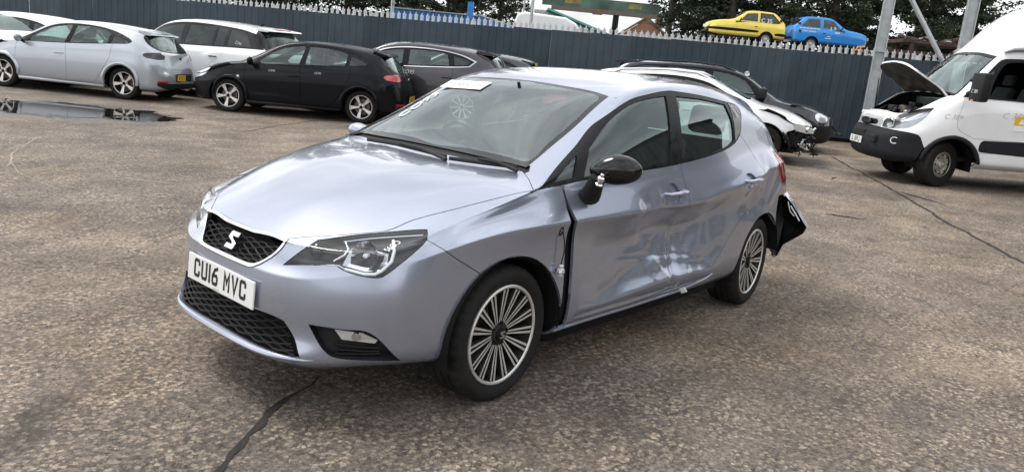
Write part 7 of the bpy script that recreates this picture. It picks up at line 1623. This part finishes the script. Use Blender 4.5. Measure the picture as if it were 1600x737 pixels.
    b=MB(); corrug(b,46,6.6,.5,.06,Matrix.Identity(4)); b.build('wall',dk,c,fix=False); b=MB(); b.box(0,46,.1,14,0,6.5); b.build('core',dk,c)
    b=MB(); b.box(-.2,46.2,-.15,14.2,6.6,6.8); b.build('parapet',MT['under'],c)
    for k in range(6):
        b=MB(); b.box(4+7*k,7.2+7*k,-.04,.0,0,3.4); b.build('shutter_door',pm('shutter',(.16,.17,.17),.6),c)
    c.location=(-17.0,6.2,gz(-17)-.1); c.rotation_euler=(0,0,R_(53))
# ================================================================ trees
def tree_mesh(seed,H=14,kind=0):
    rs=random.Random(seed); tr=MB()
    tr.tube([(0,0,-.2),(.05,.02,H*.3),(-.05,.05,H*.6),(0,0,H*.97)],[.26,.2,.13,.02],9)
    cv=[];cf=[]
    def leaf(p,s,d):
        a=Vector((rs.gauss(0,1),rs.gauss(0,1),rs.gauss(0,.6))).normalized(); u=(d+a*.9).normalized(); w=u.cross(Vector((rs.gauss(0,1),rs.gauss(0,1),rs.gauss(0,1)))).normalized()
        L=s*rs.uniform(.7,1.5); b=len(cv); cv.extend([p-w*L*.16,p+u*L*.5-w*L*.28,p+u*L,p+u*L*.5+w*L*.28]); cf.append((b,b+1,b+2,b+3))
    z=H*(.10 if kind==0 else .16); 
    while z<H*.98:
        u=z/H; rad=(H*.27*(1-u)**.75+.35)*(1.0 if kind==0 else 1.15); nb=3 if kind==0 else 3
        for k in range(nb):
            if rs.random()<(.10 if kind==0 else .22): continue
            a=rs.uniform(0,6.283); L=rad*rs.uniform(.45,1.12); el=rs.uniform(-.15,.35)*(1-u)+u*.5
            d=Vector((math.cos(a)*math.cos(el),math.sin(a)*math.cos(el),math.sin(el))); st=Vector((0,0,z+rs.uniform(-.15,.15)))
            pts=[st,st+d*L*.5+Vector((0,0,L*.04)),st+d*L+Vector((0,0,-L*.10 if kind==0 else L*.06))]
            tr.tube(pts,[.055*(1-u)+.02,.03,.008],5,cap=False)
            n=int(23*L)
            for q in range(n):
                t=rs.random()**.65; p=pts[0].lerp(pts[1],t*2) if t<.5 else pts[1].lerp(pts[2],t*2-1)
                sp=.06+.30*t*(1.15-t)*L*.5
                cl=p+Vector((rs.gauss(0,sp),rs.gauss(0,sp),rs.gauss(0,sp*.45)-.06))
                for r in range(4): leaf(cl+Vector((rs.gauss(0,.09),rs.gauss(0,.09),rs.gauss(0,.05))),rs.uniform(.09,.20),d)
        z+=rs.uniform(.16,.36)
    return tr,cv,cf
def trees():
    bark=pm('bark',(.055,.042,.034),.9,noise=(6,.4))
    def foliage(nm,c1,c2):
        m,nt,b=nmat(nm); N=nt.nodes; L=nt.links; tc=N.new('ShaderNodeTexCoord'); n=N.new('ShaderNodeTexNoise'); n.inputs['Scale'].default_value=1.4; n.inputs['Detail'].default_value=5; L.new(tc.outputs['Object'],n.inputs['Vector'])
        r=N.new('ShaderNodeValToRGB'); r.color_ramp.elements[0].position=.35; r.color_ramp.elements[1].position=.68; r.color_ramp.elements[0].color=(*c1,1); r.color_ramp.elements[1].color=(*c2,1); L.new(n.outputs['Fac'],r.inputs[0]); L.new(r.outputs[0],b.inputs['Base Color']); b.inputs['Roughness'].default_value=.65; return m
    fm=[foliage('conifer_dark',(.012,.023,.013),(.036,.054,.027)),foliage('conifer_mid',(.017,.031,.015),(.050,.070,.031))]
    proto=[]
    for i,(sd,H,k) in enumerate(((1,14,0),(2,15.5,1),(3,13,0),(4,16,1))):
        tr,cv,cf=tree_mesh(sd,H,k); t=tr.build('trunk',bark,None,True); me=bpy.data.meshes.new('crown'); me.from_pydata([tuple(v) for v in cv],[],cf); me.materials.append(fm[i%2]); proto.append((t.data,me)); bpy.data.objects.remove(t)
    rs=random.Random(6)
    for i,(x,y,k,sc,lab) in enumerate(TREES):
        c=thing('conifer_tree',lab,'tree',(x,y,gz(x)-.3),rs.uniform(0,6.28),group='conifers beyond the fence'); c.scale=(sc,sc,sc*rs.uniform(.95,1.1))
        for nm,me in zip(('trunk','crown'),proto[k]): o=bpy.data.objects.new(nm,me); C.objects.link(o); o.parent=c
ground(); fence(); beyond(); trees()
build_main(); leons(); more_cars(); van(); threewheelers()
